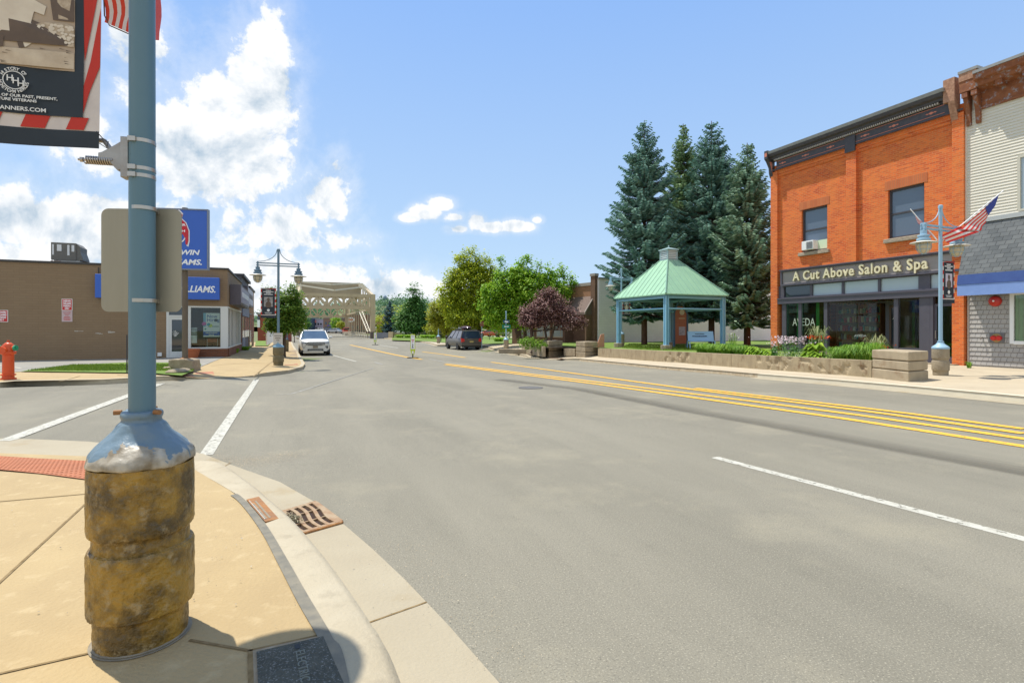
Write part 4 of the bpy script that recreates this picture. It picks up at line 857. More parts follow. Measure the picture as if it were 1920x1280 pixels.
m = fm(); m.prism([(-.02, 4.05), (-1.0, 2.75), (-1.0, 2.55), (-.02, 2.55)], 'y', .35, FLn); m.build('porch_hood', mat('brown_shingle', (.19, .135, .11), .9, (.14, .10, .08), 8, .8), b)
m = fm(); m.prism([(-.02, 4.12), (-1.08, 2.75), (-1.08, 2.58), (-.98, 2.58), (-.98, 2.72), (-.02, 4.0)], 'y', .25, .35); m.build('barge_board', mat('taupe_board', (.28, .23, .2), .7), b)
for a_, c_ in ((2.9, 3.2), (.3, .45)): m = fm(); m.bx(-.9, 0, a_, c_, -.4, 2.55); m.build('porch_wall', bb, b)
for y in (3.6, 6.0, 8.4):
    q = fm(); 
    for r in ((y, y+2, .68, .78), (y, y+2, 2.35, 2.43), (y, y+.08, .78, 2.35), (y+.9, y+.98, .78, 2.35), (y+1.92, y+2, .78, 2.35)): q.bx(-.04, .02, *r)
    f = q.build('window', mat('beige_frame', (.45, .4, .3), .6) if 'beige_frame' not in MT else MT['beige_frame'], b)
    q = fm(); q.bx(-.02, -.01, y+.08, y+1.92, .78, 2.35); q.build('pane', MT['pale_glass'], f)
m = MB(); m.tube((4, 2, 5), (4, 2, 6.2), .02); m.tube((3.8, 2, 5.9), (4.2, 2, 5.9), .012); m.build('antenna', steel, b)

# scuffs and fittings on the brown wall
for px, py, w_, h_ in ((140, 621, .30, .03), (178, 625, .22, .025), (203, 623, .26, .05), (186, 626, .12, .02)):
    a_ = -fw(px)[0]; z_ = fw(px, py)[1]; m = MB(); P = [(a_+w_*(i/9)+random.uniform(-.02, .02), z_+h_*random.uniform(.3, 1.3)*(1 if i < 10 else 0)) for i in range(10)]+[(a_+w_*(1-i/9), z_-h_*random.uniform(.1, .8)) for i in range(10)]; m.prism(P, 'y', -.004, -.0005); m.build('bare_patch', mat('bare_block', (.45, .40, .33), .9) if 'bare_block' not in MT else MT['bare_block'], bpy.data.objects['paint_shop'])
m = MB(); m.tube((-.06, -.06, 1), (-.06, -.06, 1), .01) if False else None
a_ = -fw(185)[0]; m = MB(); m.path([(a_, -.03, zt-.1), (a_, -.03, sz1+.05)], .018, 6); m.build('conduit', MT['dark_coping'], bpy.data.objects['paint_shop'])
a_ = -fw(300)[0]; m = MB(); m.bx(a_-.08, a_+.08, -.1, -.003, .22, .38); m.build('wall_box', white, bpy.data.objects['paint_shop'])
t = thing('clay_planter', 'orange clay tub beside the white shop door', 'planter', CO+NN*(-fw(364)[0])-U*.45+Vector((0, 0, .13)), ROT)
m = MB(); m.lathe([(.22, 0), (.30, .34), (.32, .36), (.32, .42), (.28, .42), (.26, .34), (.001, .34)], 20); m.build('tub', mat('orange_clay', (.48, .14, .05), .8), t)
# ---------------------------------------------------------------- lamps, signs, banners near the camera
peel = mat('peeling_blue_paint', (.13, .185, .21), .5, (.33, .27, .185), 6, .95, lo=.50, hi=.52, bump=.8, bscale=9, c3=(.085, .15, .20), s3=9, a3=.9)
stripcol = mat('bright_band', (.48, .44, .38), .3, metal=.85)
globem = mat('frosted_globe', (.50, .44, .30), .25, (.42, .36, .24), 5, .5, spec=.7)
def _peel():
    m = peel; nt = m.node_tree; N = nt.nodes.new; L = nt.links.new; nt.nodes['Principled BSDF'].inputs['Roughness'].default_value = .4
    for l in list(nt.links):
        if l.to_socket.name == 'Base Color': nt.links.remove(l)
    tc = N('ShaderNodeTexCoord'); sp = N('ShaderNodeSeparateXYZ'); L(tc.outputs['Object'], sp.inputs[0]); n = N('ShaderNodeTexNoise'); n.inputs['Scale'].default_value = 6.5; n.inputs['Detail'].default_value = 4; n.inputs['Distortion'].default_value = .6; L(tc.outputs['Object'], n.inputs['Vector'])
    z = N('ShaderNodeMapRange'); L(sp.outputs[2], z.inputs[0]); z.inputs[1].default_value = .77; z.inputs[2].default_value = .93; z.inputs[3].default_value = .16; z.inputs[4].default_value = -.22
    a = N('ShaderNodeMath'); a.operation = 'ADD'; L(n.outputs[0], a.inputs[0]); L(z.outputs[0], a.inputs[1])
    r = N('ShaderNodeMapRange'); L(a.outputs[0], r.inputs[0]); r.inputs[1].default_value = .53; r.inputs[2].default_value = .545
    n2 = N('ShaderNodeTexNoise'); n2.inputs['Scale'].default_value = 15; n2.inputs['Detail'].default_value = 5; L(tc.outputs['Object'], n2.inputs['Vector']); c = N('ShaderNodeValToRGB'); L(n2.outputs[0], c.inputs[0]); c.color_ramp.elements[0].position = .35; c.color_ramp.elements[0].color = (.20, .155, .095, 1); c.color_ramp.elements[1].position = .62; c.color_ramp.elements[1].color = (.46, .41, .32, 1)
    x = N('ShaderNodeMix'); x.data_type = 'RGBA'; L(r.outputs[0], x.inputs[0]); x.inputs[6].default_value = (.135, .195, .235, 1); L(c.outputs[0], x.inputs[7]); L(x.outputs[2], nt.nodes['Principled BSDF'].inputs['Base Color'])
_peel()
def lamp(loc, rz, label, cat='street lamp', capm=bluep, pm=bluep, pedm=mossc, sc=1., head=True, near=False, group='blue twin arm street lamps', one=False, ph=4.98):
    t = thing('street_lamp', label, cat, loc, rz, group); n = 40 if near else 20
    m = MB(); m.lathe([(.176, 0), (.179, .05), (.178, .125), (.182, .135), (.199, .148), (.202, .165), (.202, .405), (.196, .418), (.184, .424), (.182, .470), (.186, .478), (.199, .492), (.202, .505), (.201, .74), (.199, .775)], n if not near else 64)
    if sc != 1: m.v = [Vector((v.x*sc, v.y*sc, v.z)) for v in m.v]
    o = m.build('pedestal', pedm, t, smooth=True)
    if near:
        sb = o.modifiers.new('subdiv', 'SUBSURF'); sb.subdivision_type = 'SIMPLE'; sb.levels = sb.render_levels = 4
        tx = bpy.data.textures.new('pits', 'CLOUDS'); tx.noise_scale = .028; tx.noise_depth = 3; tx.contrast = 2.2
        d = o.modifiers.new('pits', 'DISPLACE'); d.texture = tx; d.strength = .0028; d.mid_level = .75
    m = MB(); m.lathe([(.203*sc, .77), (.206*sc, .785), (.205*sc, .812), (.192*sc, .835), (.16*sc, .865), (.125, .895), (.10, .925), (.088, .95), (.076, .955), (.075, .972), (.080, .976), (.080, 1.005), (.05, 1.008)], n); cp = m.build('base_cap', capm, t, smooth=True)
    if near:
        sb = cp.modifiers.new('subdiv', 'SUBSURF'); sb.levels = sb.render_levels = 2
        tx = bpy.data.textures.new('dents', 'CLOUDS'); tx.noise_scale = .11; tx.contrast = 1.6; d = cp.modifiers.new('dents', 'DISPLACE'); d.texture = tx; d.strength = .016
        for a in (.4, 2.4, 4.3): m = MB(); q = Vector((math.cos(a), math.sin(a), 0)); m.tube(q*.075+Vector((0, 0, 1.0)), q*.105+Vector((0, 0, 1.0)), .011, n=8); m.build('bolt', rust, cp)
    m = MB(); m.tube((0, 0, 1.0), (0, 0, ph), .052, .047, n); m.lathe([(.06, ph-.08), (.06, ph), (.04, ph+.02), (.001, ph+.02)], 12); m.build('pole', pm, t, smooth=True)
    if not head: return t
    m = MB()
    for z in (4.26, 4.36): m.bx(-.86, .86, -.06, -.03, z-.018, z+.018); m.bx(-.86, .86, .03, .06, z-.018, z+.018)
    for x in (-.8, .8): m.bx(x-.03, x+.03, -.07, .07, 4.2, 4.42)
    m.build('crossarm', pm, t)
    for s_ in (-1, 1):
        m = MB(); m.path([(s_*(.06+.74*(1-math.cos(k/10*math.pi/2))), 0, 4.94-.52*math.sin(k/10*math.pi/2)) for k in range(11)], .014, 6); m.build('brace', pm, t)
    for s_ in ((-1,) if one else (-1, 1)):
        c = (s_*.8, 0, 0)
        m = MB(); m.lathe([(.04, 4.2), (.085, 4.19), (.085, 4.08), (.15, 4.06), (.15, 4.02), (.125, 4.01), (.125, 3.98), (.17, 3.96), (.17, 3.91), (.11, 3.88)], 20, c); h = m.build('lamp_head', pm, t, smooth=True)
        m = MB(); m.lathe([(.12, 3.90), (.32, 3.85), (.335, 3.835), (.30, 3.835), (.12, 3.86)], 28, c); m.build('lamp_shade', mat('pale_enamel', (.60, .58, .50), .4) if 'pale_enamel' not in MT else MT['pale_enamel'], h, smooth=True)
        m = MB(); m.lathe([(.15, 3.85), (.172, 3.78), (.165, 3.68), (.12, 3.58), (.05, 3.535), (.001, 3.53)], 20, c); m.build('globe', globem, h, smooth=True)
        m = MB()
        for k in range(6):
            a = k*math.pi/3; m.path([(c[0]+r*math.cos(a), r*math.sin(a), z) for r, z in ((.165, 3.85), (.182, 3.78), (.175, 3.67), (.13, 3.57), (.05, 3.52), (.0, 3.515))], .006, 5)
        for r, z in ((.183, 3.77), (.165, 3.64)): m.path([(c[0]+r*math.cos(a), r*math.sin(a), z) for a in [k*math.pi/8 for k in range(17)]], .006, 5)
        m.build('cage', pm, h)
    return t
rustspot = mat('pole_paint', (.105, .195, .24), .38, (.085, .165, .205), 2.2, .6, c3=(.10, .18, .22), s3=38, a3=.35)
NL = Vector((-1.65, 2.38, .13)); NR = math.atan2(-.66, .75)
lamp(NL, NR, 'huge near street lamp pole on a pitted ochre concrete pedestal at left', capm=peel, pm=rustspot, near=True)
m = MB(); m.lathe([(.188, .0), (.192, .004), (.001, .004)], 40); m.lathe([(.180, .004), (.184, .010), (.17, .014)], 40)
tag(m.build('pedestal_grout', mat('grout', (.22, .19, .14), .9, (.35, .3, .22), 14, .8), loc=NL+Vector((0, 0, .001))), 'ring of grey grout round the foot of the near concrete pedestal', 'grout ring')
# banner on the near pole
BR = R(14); BX = Vector((-math.cos(BR), -math.sin(BR), 0))             # runs left from the pole
def BP(px, py=200): f = T((NL.x, NL.y), (BX.x, BX.y)); return f(px, py)
r0 = BP(188.5)[0]; zb0 = BP(150, 278)[1]; zb1 = BP(150, 246)[1]; x157 = BP(157)[0]; z224 = BP(157, 222)[1]; zpic = BP(100, 131)[1]; x140 = BP(140)[0]
BW = .62; BT = zb1+1.35
t = thing('street_banner', 'large veterans banner with sepia photograph, black panel and flag border on the near pole', 'banner', (NL.x, NL.y, 0), BR+math.pi)
stm = mat('banner_white', (.66, .60, .55), .7, (.48, .42, .40), 5, .6); rdm = mat('banner_red', (.52, .03, .015), .7, (.40, .02, .01), 5, .5); navy = mat('banner_navy', (.010, .018, .026), .6, (.02, .03, .04), 6, .5)
# local x runs away from the pole; camera sees the +y side
def wv(x, z): return .012*math.sin(x*9+z*3)
def panel(name, x0, x1, z0, z1, y, m, par=t, nx=10, nz=8, f=None):
    mb = MB(); P = [(x0+(x1-x0)*i/nx, z0+(z1-z0)*j/nz) for j in range(nz+1) for i in range(nx+1)]
    mb.add([(x, y+wv(x, z), z) for x, z in P], [(j*(nx+1)+i, j*(nx+1)+i+1, (j+1)*(nx+1)+i+1, (j+1)*(nx+1)+i) for j in range(nz) for i in range(nx)])
    return mb.build(name, m, par, smooth=True)
panel('cloth', r0, r0+BW, zb1, BT, 0, stm)
panel('sleeve', r0+.0, r0+BW, zb0, zb1, .002, navy)
def shape(name, pts, y, m, par=t):
    mb = MB(); mb.poly([(x, y+wv(x, z), z) for x, z in pts]); return mb.build(name, m, par)
bd = x157-r0
shape('stripe', [(r0+.0, BT), (r0+.0, BT-.55), (r0+bd*.2, BT-.75), (r0+bd*.95, z224+.25), (r0+bd, z224+.30), (r0+bd, BT)], .004, rdm) 
shape('stripe', [(r0, z224+.23), (r0+bd*.6, z224+.12), (r0+bd, z224+.02), (r0+bd, z224+.14), (r0+bd*.6, z224+.25), (r0, BT-.8)], .004, rdm)
for a, c in ((.06, .13), (.21, .30), (.38, .46), (.54, .6)): shape('stripe', [(r0+a, zb1+.003), (r0+c, zb1+.003), (r0+c-.02, z224), (r0+a-.02, z224)], .004, rdm)
panel('black_panel', x157, r0+BW-bd, z224, BT-.05, .006, navy, nx=6)
pm_ = mat('sepia_paper', (.46, .36, .26), .7, (.36, .27, .19), 3, .7); spd = mat('sepia_dark', (.10, .07, .05), .7, (.16, .11, .08), 10, .6); spl = mat('sepia_light', (.70, .62, .50), .7, (.55, .46, .36), 12, .6)
ph = panel('photograph', x140, r0+BW-bd-.02, zpic, BT-.2, .009, pm_, nx=6)
def ppt(px, py): return BP(px, py)
for pts, m_, y in ([[(0, 78), (139, 88), (139, 60), (90, 50), (40, 30), (0, 30)], spd, .011], [[(0, 90), (139, 100), (139, 131), (0, 120)], mat('sepia_floor', (.60, .50, .37), .7, (.42, .32, .22), 14, .7), .011],
                   [[(95, 0), (139, 0), (139, 42), (100, 38)], spd, .012], [[(58, 50), (85, 43), (125, 45), (139, 52), (139, 90), (92, 82), (70, 72)], mat('sepia_mid', (.36, .27, .18), .7, (.55, .45, .33), 45, .9), .0125],
                   [[(2, 0), (62, 0), (88, 14), (84, 30), (66, 24), (60, 45), (72, 62), (70, 76), (50, 90), (40, 88), (34, 62), (8, 60), (0, 66), (0, 8)], spl, .013],
                   [[(108, 0), (134, 0), (128, 38), (110, 36)], MT['sepia_mid'] if 'sepia_mid' in MT else spd, .0128], [[(0, 66), (12, 70), (10, 90), (0, 92)], spd, .014], [[(30, 64), (40, 62), (48, 90), (38, 92)], spd, .0135]):
    shape('picture_shape', [ppt(*p) for p in pts], y, m_, ph)
dots = MB(); 
for i in range(70):
    x_, z_ = ppt(60+78*random.random(), 48+34*random.random()); k_ = 7; dots.add([(x_+.007*math.cos(6.283*j/k_), .0145+wv(x_, z_), z_+.006*math.sin(6.283*j/k_)) for j in range(k_)], [tuple(range(k_))])
o = dots.build('apples', spl, ph); o['kind'] = 'stuff'
dots = MB()
for i in range(26):
    x_, z_ = ppt(6+128*random.random(), 93+34*random.random()); dots.add([(x_-.012, .0145+wv(x_, z_), z_), (x_+.012, .0145+wv(x_, z_), z_+.001), (x_+.010, .0145+wv(x_, z_), z_+.004)], [(0, 1, 2)])
o = dots.build('floor_chips', spd, ph); o['kind'] = 'stuff'
# roundel and lettering
wl = mat('banner_lettering', (.72, .72, .70), .6); cx, cz = ppt(27, 151); mb = MB()
def BD(x, y, z): return (x, y+wv(x, z), z)
for rr, w in ((.052, .004), (.037, .0035)):
    k = 40; mb.add([BD(cx+(rr+s_*w/2)*math.cos(2*math.pi*i/k), .0105, cz+(rr+s_*w/2)*math.sin(2*math.pi*i/k)) for i in range(k) for s_ in (-1, 1)], [(2*i, 2*i+1, (2*i+3) % (2*k), (2*i+2) % (2*k)) for i in range(k)]) if rr < .05 else None
mb.build('roundel', wl, t)
LX = (-1, 0, 0); off = wv(cx, cz)+.0115
for s_, dx, dz in (('H', -.027, -.004), ('H', -.006, -.014), ('H', .012, -.024)): text(s_, .036, wl, t, (cx-dx, off, cz+dz), LX, (0, 0, 1), .0005, bold=.0005)
def arc(s, a0, a1, r, size, top=True):
    for i, ch in enumerate(s):
        a = R(a0+(a1-a0)*(i/(len(s)-1))); u = Vector((-math.cos(a), 0, math.sin(a))); 
        rt = Vector((-math.sin(a), 0, -math.cos(a))) if top else Vector((math.sin(a), 0, math.cos(a))); upv = u if top else -u
        p = Vector((cx, off, cz))+u*(r if top else r+size*.7)-rt*size*.3
        if ch != ' ': text(ch, size, wl, t, p, rt, upv, .0004, bold=.0004)
arc('HISTORY OF', 150, 35, .042, .018); arc('HOMETOWN HEROES', 190, 350, .042, .018, False)
for s_, px, py, sz in (('SUPPORTS ALL OF OUR PAST, PRESENT,', 109, 189.5, .0165), ('AND FUTURE VETERANS', 70, 193.5, .0165), ('HHHBANNERS.COM', 88, 212, .0235)):
    x, z = ppt(px, py); o = text(s_, sz, wl, t, (x, off, z), LX, (0, 0, 1), .0004, bold=.0004, align='RIGHT', sx=1.12)
# bracket, spring and steel bands
bk = thing('banner_bracket', 'cast banner bracket with coil spring banded to the near pole', 'bracket', (NL.x, NL.y, 0), BR+math.pi)
zA = BP(225, 265)[1]; zC = BP(225, 322)[1]
cast = mat('cast_aluminium', (.38, .37, .35), .45, (.28, .24, .2), 14, .6, metal=.6)
m = MB(); m.bx(.045, .075, -.028, .028, zC-.03, zA+.015); m.prism([(.075, zC+.01), (.075, zA+.0), (.10, zA-.02), (.15, zA-.055), (.165, zA-.06), (.165, zA-.09), (.12, zA-.10), (.09, zC+.0)], 'y', -.014, .014); m.build('bracket_arm', cast, bk, bevel=.003)
zs_ = BP(180, 301)[1]; m = MB(); m.tube((.10, .0, zs_), (.245, .0, zs_), .005); m.lathe([(.011, 0), (.011, .012), (.001, .012)], 8, (0, 0, 0)) if False else None; m.tube((.225, 0, zs_), (.236, 0, zs_), .012, n=6); m.build('rod', steel, bk)
m = MB(); m.path([(.112+.105*i/120, .016*math.cos(i*.62), zs_+.016*math.sin(i*.62)) for i in range(121)], .0035, 5); m.build('spring', steel, bk, smooth=True)
m = MB(); m.tube((.1, -.0, zA-.07), (r0-.0, -.032, zb0+.05), .010); m.tube((r0-.0, -.032, zb0+.05), (r0+BW, -.032, zb0+.05), .010); m.build('banner_rod', cast, bk)
m = MB(); m.path([(r0+.01, .012, zb1), (r0-.02, .016, zb1-.035), (r0-.035, .012, zb1-.045)], .0022, 5); m.path([(r0+.0, .01, zb1-.05), (r0-.03, .015, zb1-.07), (r0-.035, .012, zb1-.04)], .002, 5); m.build('tie_wire', dark, bk)
def band(z, y=.0): m = MB(); m.lathe([(.0505, z-.008), (.0525, z-.008), (.0525, z+.008), (.0505, z+.008)], 36); m.box((.02, .054, z), (.03, .012, .02)); return m
for z in (zA, zC+.012, zC-.02): band(z).build('steel_band', stripcol, bk)
# traffic sign seen from behind
SPx = 266; t = thing('traffic_sign', 'back of a rounded grey aluminium traffic sign strapped behind the near pole', 'traffic sign', (NL.x+.005, NL.y, 0), R(3))
d_ = 2.445; zz = lambda py: 1.5+(615-py)/1000*d_
def rrect(x0, x1, z0, z1, r, n=6):
    P = []
    for cx_, cz_, a in ((x1-r, z1-r, 0), (x0+r, z1-r, 90), (x0+r, z0+r, 180), (x1-r, z0+r, 270)):
        P += [(cx_+r*math.cos(R(a+90*i/n)), cz_+r*math.sin(R(a+90*i/n))) for i in range(n+1)]
    return P
xl, xr = (193.5-960)/1000*d_-NL.x, (338.5-960)/1000*d_-NL.x
alb = mat('brushed_aluminium', (.31, .285, .215), .45, (.40, .37, .28), 1.5, .7, metal=.35, stretch=(3, 3, .35), c3=(.34, .31, .26), s3=24, a3=.25)
m = MB(); m.prism(rrect(xl, xr, zz(584.5), zz(392), .032), 'y', .062, .066); m.build('plate', alb, t)
m = MB(); m.prism(rrect(xl+.005, xr-.005, zz(583), zz(393.5), .03), 'y', .0665, .068); m.build('face', white, t)
for py in (398, 565): band(zz(py)-.0).build('steel_band', stripcol, t)
# flag hung from the near lamp
t = thing('hanging_flag', 'red and orange lit flag hanging by the near pole at the top edge', 'flag', (0, 0, 0)); glow = mat('flag_red', (.62, .05, .02), .8); fwht = mat('flag_white', (.66, .60, .56), .8)
def cloth(pts4, n, m2, nm, par, wav=.02, nw=2.5, seg=14):
    for k in range(n):
        mb = MB(); L = []
        for j in range(seg+1):
            for kk in (k, k+1):
                u, v = kk/n, j/seg; p = pts4[0].lerp(pts4[1], v).lerp(pts4[3].lerp(pts4[2], v), u); p = p+Vector((.3, 1, 0))*(wav*math.sin(v*nw*6.28+u*2)); L.append(p)
        mb.add(L, [(2*i, 2*i+1, 2*i+3, 2*i+2) for i in range(seg)]); mb.build(nm, m2[k % 2], par, smooth=True)
cloth([V(190, -150, 2.62), V(196, 42, 2.62), V(246, 64, 2.62), V(252, -150, 2.62)], 7, (glow, fwht), 'stripe', t, .008)
cloth([V(284, -140, 2.62), V(288, 76, 2.62), V(300, 77, 2.62), V(306, -140, 2.62)], 2, (mat('flag_pink', (.65, .12, .14), .8), MT['flag_pink'] if 'flag_pink' in MT else glow), 'stripe', t, .005)  # pink colour imitates light shining through the folded cloth
m = MB(); m.path([V(189, -150, 2.62), V(196, 30, 2.62), V(205, 48, 2.62), V(246, 66, 2.62)], .003, 4); m.build('hem', spd, t)

# pylon sign
t = thing('pylon_sign', 'tall square blue shop sign with red paint emblem on a brown steel pole', 'sign', (V(347, 0, 17.3).x, 17.3, 0), R(9))
def pz(py): return 1.5+(615-py)/1000*17.3
def pxx(px): return (px-347)/1000*17.3*1.0
m = MB(); m.tube((0, 0, .35), (0, 0, pz(390)), .085, n=18); m.build('pole', mat('brown_pole', (.12, .09, .06), .6, (.16, .12, .08), 3, .6), t, smooth=True)
x0, x1 = pxx(283), pxx(389); z0, z1 = pz(504.5), pz(395.5)
m = MB(); m.bx(x0, x1, -.16, -.05, z0, z1); sb = m.build('sign_box', MT['sign_blue'], t)
m = MB()
for r in ((x0-.03, x1+.03, z1, z1+.04), (x0-.03, x1+.03, z0-.04, z0), (x0-.03, x0, z0, z1), (x1, x1+.03, z0, z1)): m.bx(r[0], r[1], -.18, -.03, r[2], r[3])
m.build('frame', mat('sign_frame', (.20, .22, .28), .4), sb)
MT['sign_blue'].node_tree.nodes['Principled BSDF'].inputs['Base Color'].default_value = (.035, .12, .50, 1)
o = text('SHERWIN', .4, sw, t, (0, -.165, pz(481)), ext=.004, shear=.22, bold=.012); fit(o, 0, pxx(306), pxx(376.5)); fit(o, 2, pz(479), pz(469.5))
o = text('WILLIAMS.', .4, sw, t, (0, -.165, pz(500)), ext=.004, shear=.22, bold=.012); fit(o, 0, pxx(304), pxx(380)); fit(o, 2, pz(497.5), pz(487))
def pol(name, pts, y, m_): q = MB(); q.prism([(pxx(a), pz(c)) for a, c in pts], 'y', y-.004, y); return q.build(name, m_, t)
em = [(318, 425), (326, 414), (334, 409), (336, 400), (341, 398), (347, 405), (345, 413), (352, 420), (357, 434), (357, 452), (355, 461), (352, 459), (352, 449), (347, 440), (342, 448), (336, 441), (330, 447), (324, 441), (318, 440)]
def grow(P, k, c=(338, 430)): return [(c[0]+(a-c[0])*k, c[1]+(b_-c[1])*k) for a, b_ in P]
pol('emblem_outline', grow(em, 1.09), -.162, sw)
q = MB(); q.prism([(pxx(337)+.27*math.cos(a*.2618), pz(443)+.27*math.sin(a*.2618)) for a in range(24)], 'y', -.172, -.166); q.build('globe_ring', sw, t)
q = MB(); q.prism([(pxx(337)+.235*math.cos(a*.2618), pz(443)+.235*math.sin(a*.2618)) for a in range(24)], 'y', -.178, -.172); q.build('globe_disc', MT['sign_blue'], t)
pol('paint_pour', em, -.179, mat('emblem_red', (.55, .015, .03), .5))
o = text('COVER\nTHE\nEARTH', .13, sw, t, (pxx(338), -.186, pz(424.5)), align='CENTER', bold=.004, ext=.002); fit(o, 0, pxx(322), pxx(353)); fit(o, 2, pz(437), pz(421.5))
fb = V(345, 672, 17.3); m = MB(); m.prism([(-.38, .0), (-.1, -.22), (.22, -.3), (.38, -.25), (.34, .18), (.1, .22), (-.38, .2)], 'y', -.3, .3); o = m.build('footing', oldc, t, bevel=.04, loc=(.0, 0, .30))
m = MB(); m.lathe([(.16, .5), (.16, .52), (.1, .54)], 8); m.build('flange', rust, t)
for px, py, s_ in ((318, 693, .16), (331, 700, .26), (345, 697, .18)):
    p = at(px, py, .13); m = MB(); m.ball((0, 0, 0), (s_*1.3, s_, s_*.35), 7, 4); o = tag(m.build('rock', oldc, loc=p+Vector((0, 0, .06)), rz=px), {318: 'small flat pale stone in the grass strip, leftmost of three', 331: 'largest broken stone lying in the grass before the sign footing', 345: 'broken stone right against the pylon sign footing'}[px], 'rock', 'stones in the grass strip')
p = at(238, 700, .15); m = MB(); m.bx(-.012, .012, -.012, .012, 0, 1.15); tag(m.build('stake', dark, loc=p), 'thin dark stake standing in the grass behind the near pole', 'stake')
# hydrant
hy = thing('fire_hydrant', 'orange red fire hydrant with green side caps at the left edge', 'fire hydrant', at(15.5, 711, .13), 0)
org = mat('hydrant_orange', (.70, .09, .015), .4, (.55, .06, .01), 5, .5); grn = mat('hydrant_green', (.02, .28, .14), .4)
m = MB(); m.lathe([(.17, 0), (.17, .035), (.13, .045), (.125, .10), (.16, .11), (.16, .14), (.125, .15), (.12, .66), (.165, .68), (.165, .74), (.13, .76), (.125, .86), (.11, .93), (.06, .98), (.03, .99), (.03, 1.05), (.001, 1.05)], 24); m.build('barrel', org, hy, smooth=True)
for s_ in (-1, 1): m = MB(); m.tube((0, 0, .84), (s_*.17, 0, .84), .06, n=14); m.build('nozzle', org, hy); m = MB(); m.tube((s_*.17, 0, .84), (s_*.21, 0, .84), .075, n=12); m.tube((s_*.21, 0, .84), (s_*.24, 0, .84), .025, n=5); m.build('cap', grn, hy)
m = MB(); m.tube((0, -.1, .78), (0, -.17, .78), .085, n=16); m.build('nozzle', org, hy)

# ---------------------------------------------------------------- other lamps, with banners
def placelamp(p, lab, **k): return lamp(p, ROT, lab, **k)
oldp = mat('grey_pedestal_concrete', (.34, .28, .19), .9, (.25, .20, .13), 5, .7, bump=.8, bscale=20, c3=(.42, .36, .26), s3=20, a3=.6)
l2 = at(522, 685, .13); l3 = at(1763.5, 703, .13); placelamp(l2, 'street lamp on the left pavement with banner and small white sign', pm=mat('slate_blue_paint', (.13, .21, .27), .45), capm=bluep, pedm=mat('mossy_pedestal', (.22, .18, .10), .9, (.13, .11, .06), 6, .8, bump=.8, bscale=20), sc=1.1)
placelamp(l3, 'light blue street lamp with two flags before the salon door', pm=bluelt, capm=bluelt, pedm=oldp, sc=1.06)
l4 = Vector((V(1165, 0, 34.2).x, 34.2, .33)); placelamp(l4, 'street lamp half hidden behind the green roofed pavilion', pm=bluelt, capm=bluelt, pedm=oldp)
l5 = at(949, 655.5, .12); placelamp(l5, 'post on concrete pedestal carrying green direction signs under the bright green trees', pm=bluelt, capm=bluelt, pedm=oldp, head=False, ph=3.0)
l6 = at(822, 643.5, .12); placelamp(l6, 'street lamp pole rising into the small yellow green tree', pm=bluelt, capm=bluelt, pedm=oldp)
def banner(p, side, label, z1, photo, w=.58, h=1.24, rz=ROT):
    t = thing('street_banner', label, 'banner', p, rz, 'veterans banners on the lamp posts'); s_ = side; x0, x1 = (.09, .09+w) if s_ > 0 else (-.09-w, -.09); z0 = z1-h
    m = MB(); m.bx(x0, x1, -.006, .006, z0, z1); m.build('cloth', stm, t)
    for k in range(5): m = MB(); a = z0+.07+k*.24; m.add([(x0, -.008, a), (x1, -.008, a+.06), (x1, -.008, a+.18), (x0, -.008, a+.12)], [(0, 1, 2, 3)]); m.build('stripe', rdm, t)
    m = MB(); m.bx(x0+.05, x1-.05, -.012, -.009, z0+.09, z1-.03); m.bx(x0, x1, -.012, -.009, z0-.06, z0+.05); m.build('black_panel', navy, t)
    m = MB(); m.bx(x0+.13, x1-.13, -.016, -.012, z0+.42, z1-.36); f = m.build('photograph', photo, t)
    cx_ = (x0+x1)/2; m = MB(); m.M = Matrix.Translation((cx_, -.018, (z0+z1)/2+.12)) @ Matrix.Scale(.02, 4, (0, 1, 0)); m.ball((0, 0, 0), (.055, .1, .075), 12, 8); m.ball((0, 0, -.21), (.11, .1, .14), 12, 8); m.build('portrait_shape', spd if photo is not pm_ else spl, f)
    marks(t, wl, (cx_-.2, -.0125, z1-.11), (1, 0, 0), (0, 0, 1), [.5, 1, .45, .85], .4, .035, 1.6, center=True); marks(t, wl, (cx_-.15, -.0125, z0+.16), (1, 0, 0), (0, 0, 1), [1, .8], .3, .018, center=True)
    m = MB(); m.lathe([(.055, 0), (.055, .006), (.001, .006)], 16); m.M = Matrix.Identity(4); m.v = [Vector((cx_+v.x, -.012-v.z, z0+.27+v.y)) for v in m.v]; m.build('roundel', wl, t)
    m = MB(); m.tube((0, 0, z1), (x1 if s_ > 0 else x0, 0, z1), .012); m.tube((0, 0, z0-.03), (x1 if s_ > 0 else x0, 0, z0-.03), .012); m.build('banner_rod', dark, t)
banner((l2.x, l2.y, 0), -1, 'black and red veterans banner on the left pavement lamp', 1.5+(615-541)/1000*l2.y, mat('bw_photo', (.42, .40, .38), .7, (.12, .11, .11), 9, .8), .60, 1.2)
banner((l3.x, l3.y, 0), 1, 'veterans banner with portrait on the lamp before the salon', 1.5+(615-489)/1000*l3.y, mat('lilac_photo', (.55, .50, .58), .7, (.40, .36, .42), 6, .5), .58, 1.18)
banner((l4.x, l4.y, 0), 1, 'veterans banner seen behind the left pavilion post', 3.3, pm_, .58, .95)
t = thing('pedestrian_sign', 'small white walk sign strapped low on the left pavement lamp', 'sign', l2, ROT*.4); z0, z1 = 1.5+(615-645)/1000*l2.y-l2.z, 1.5+(615-624)/1000*l2.y-l2.z
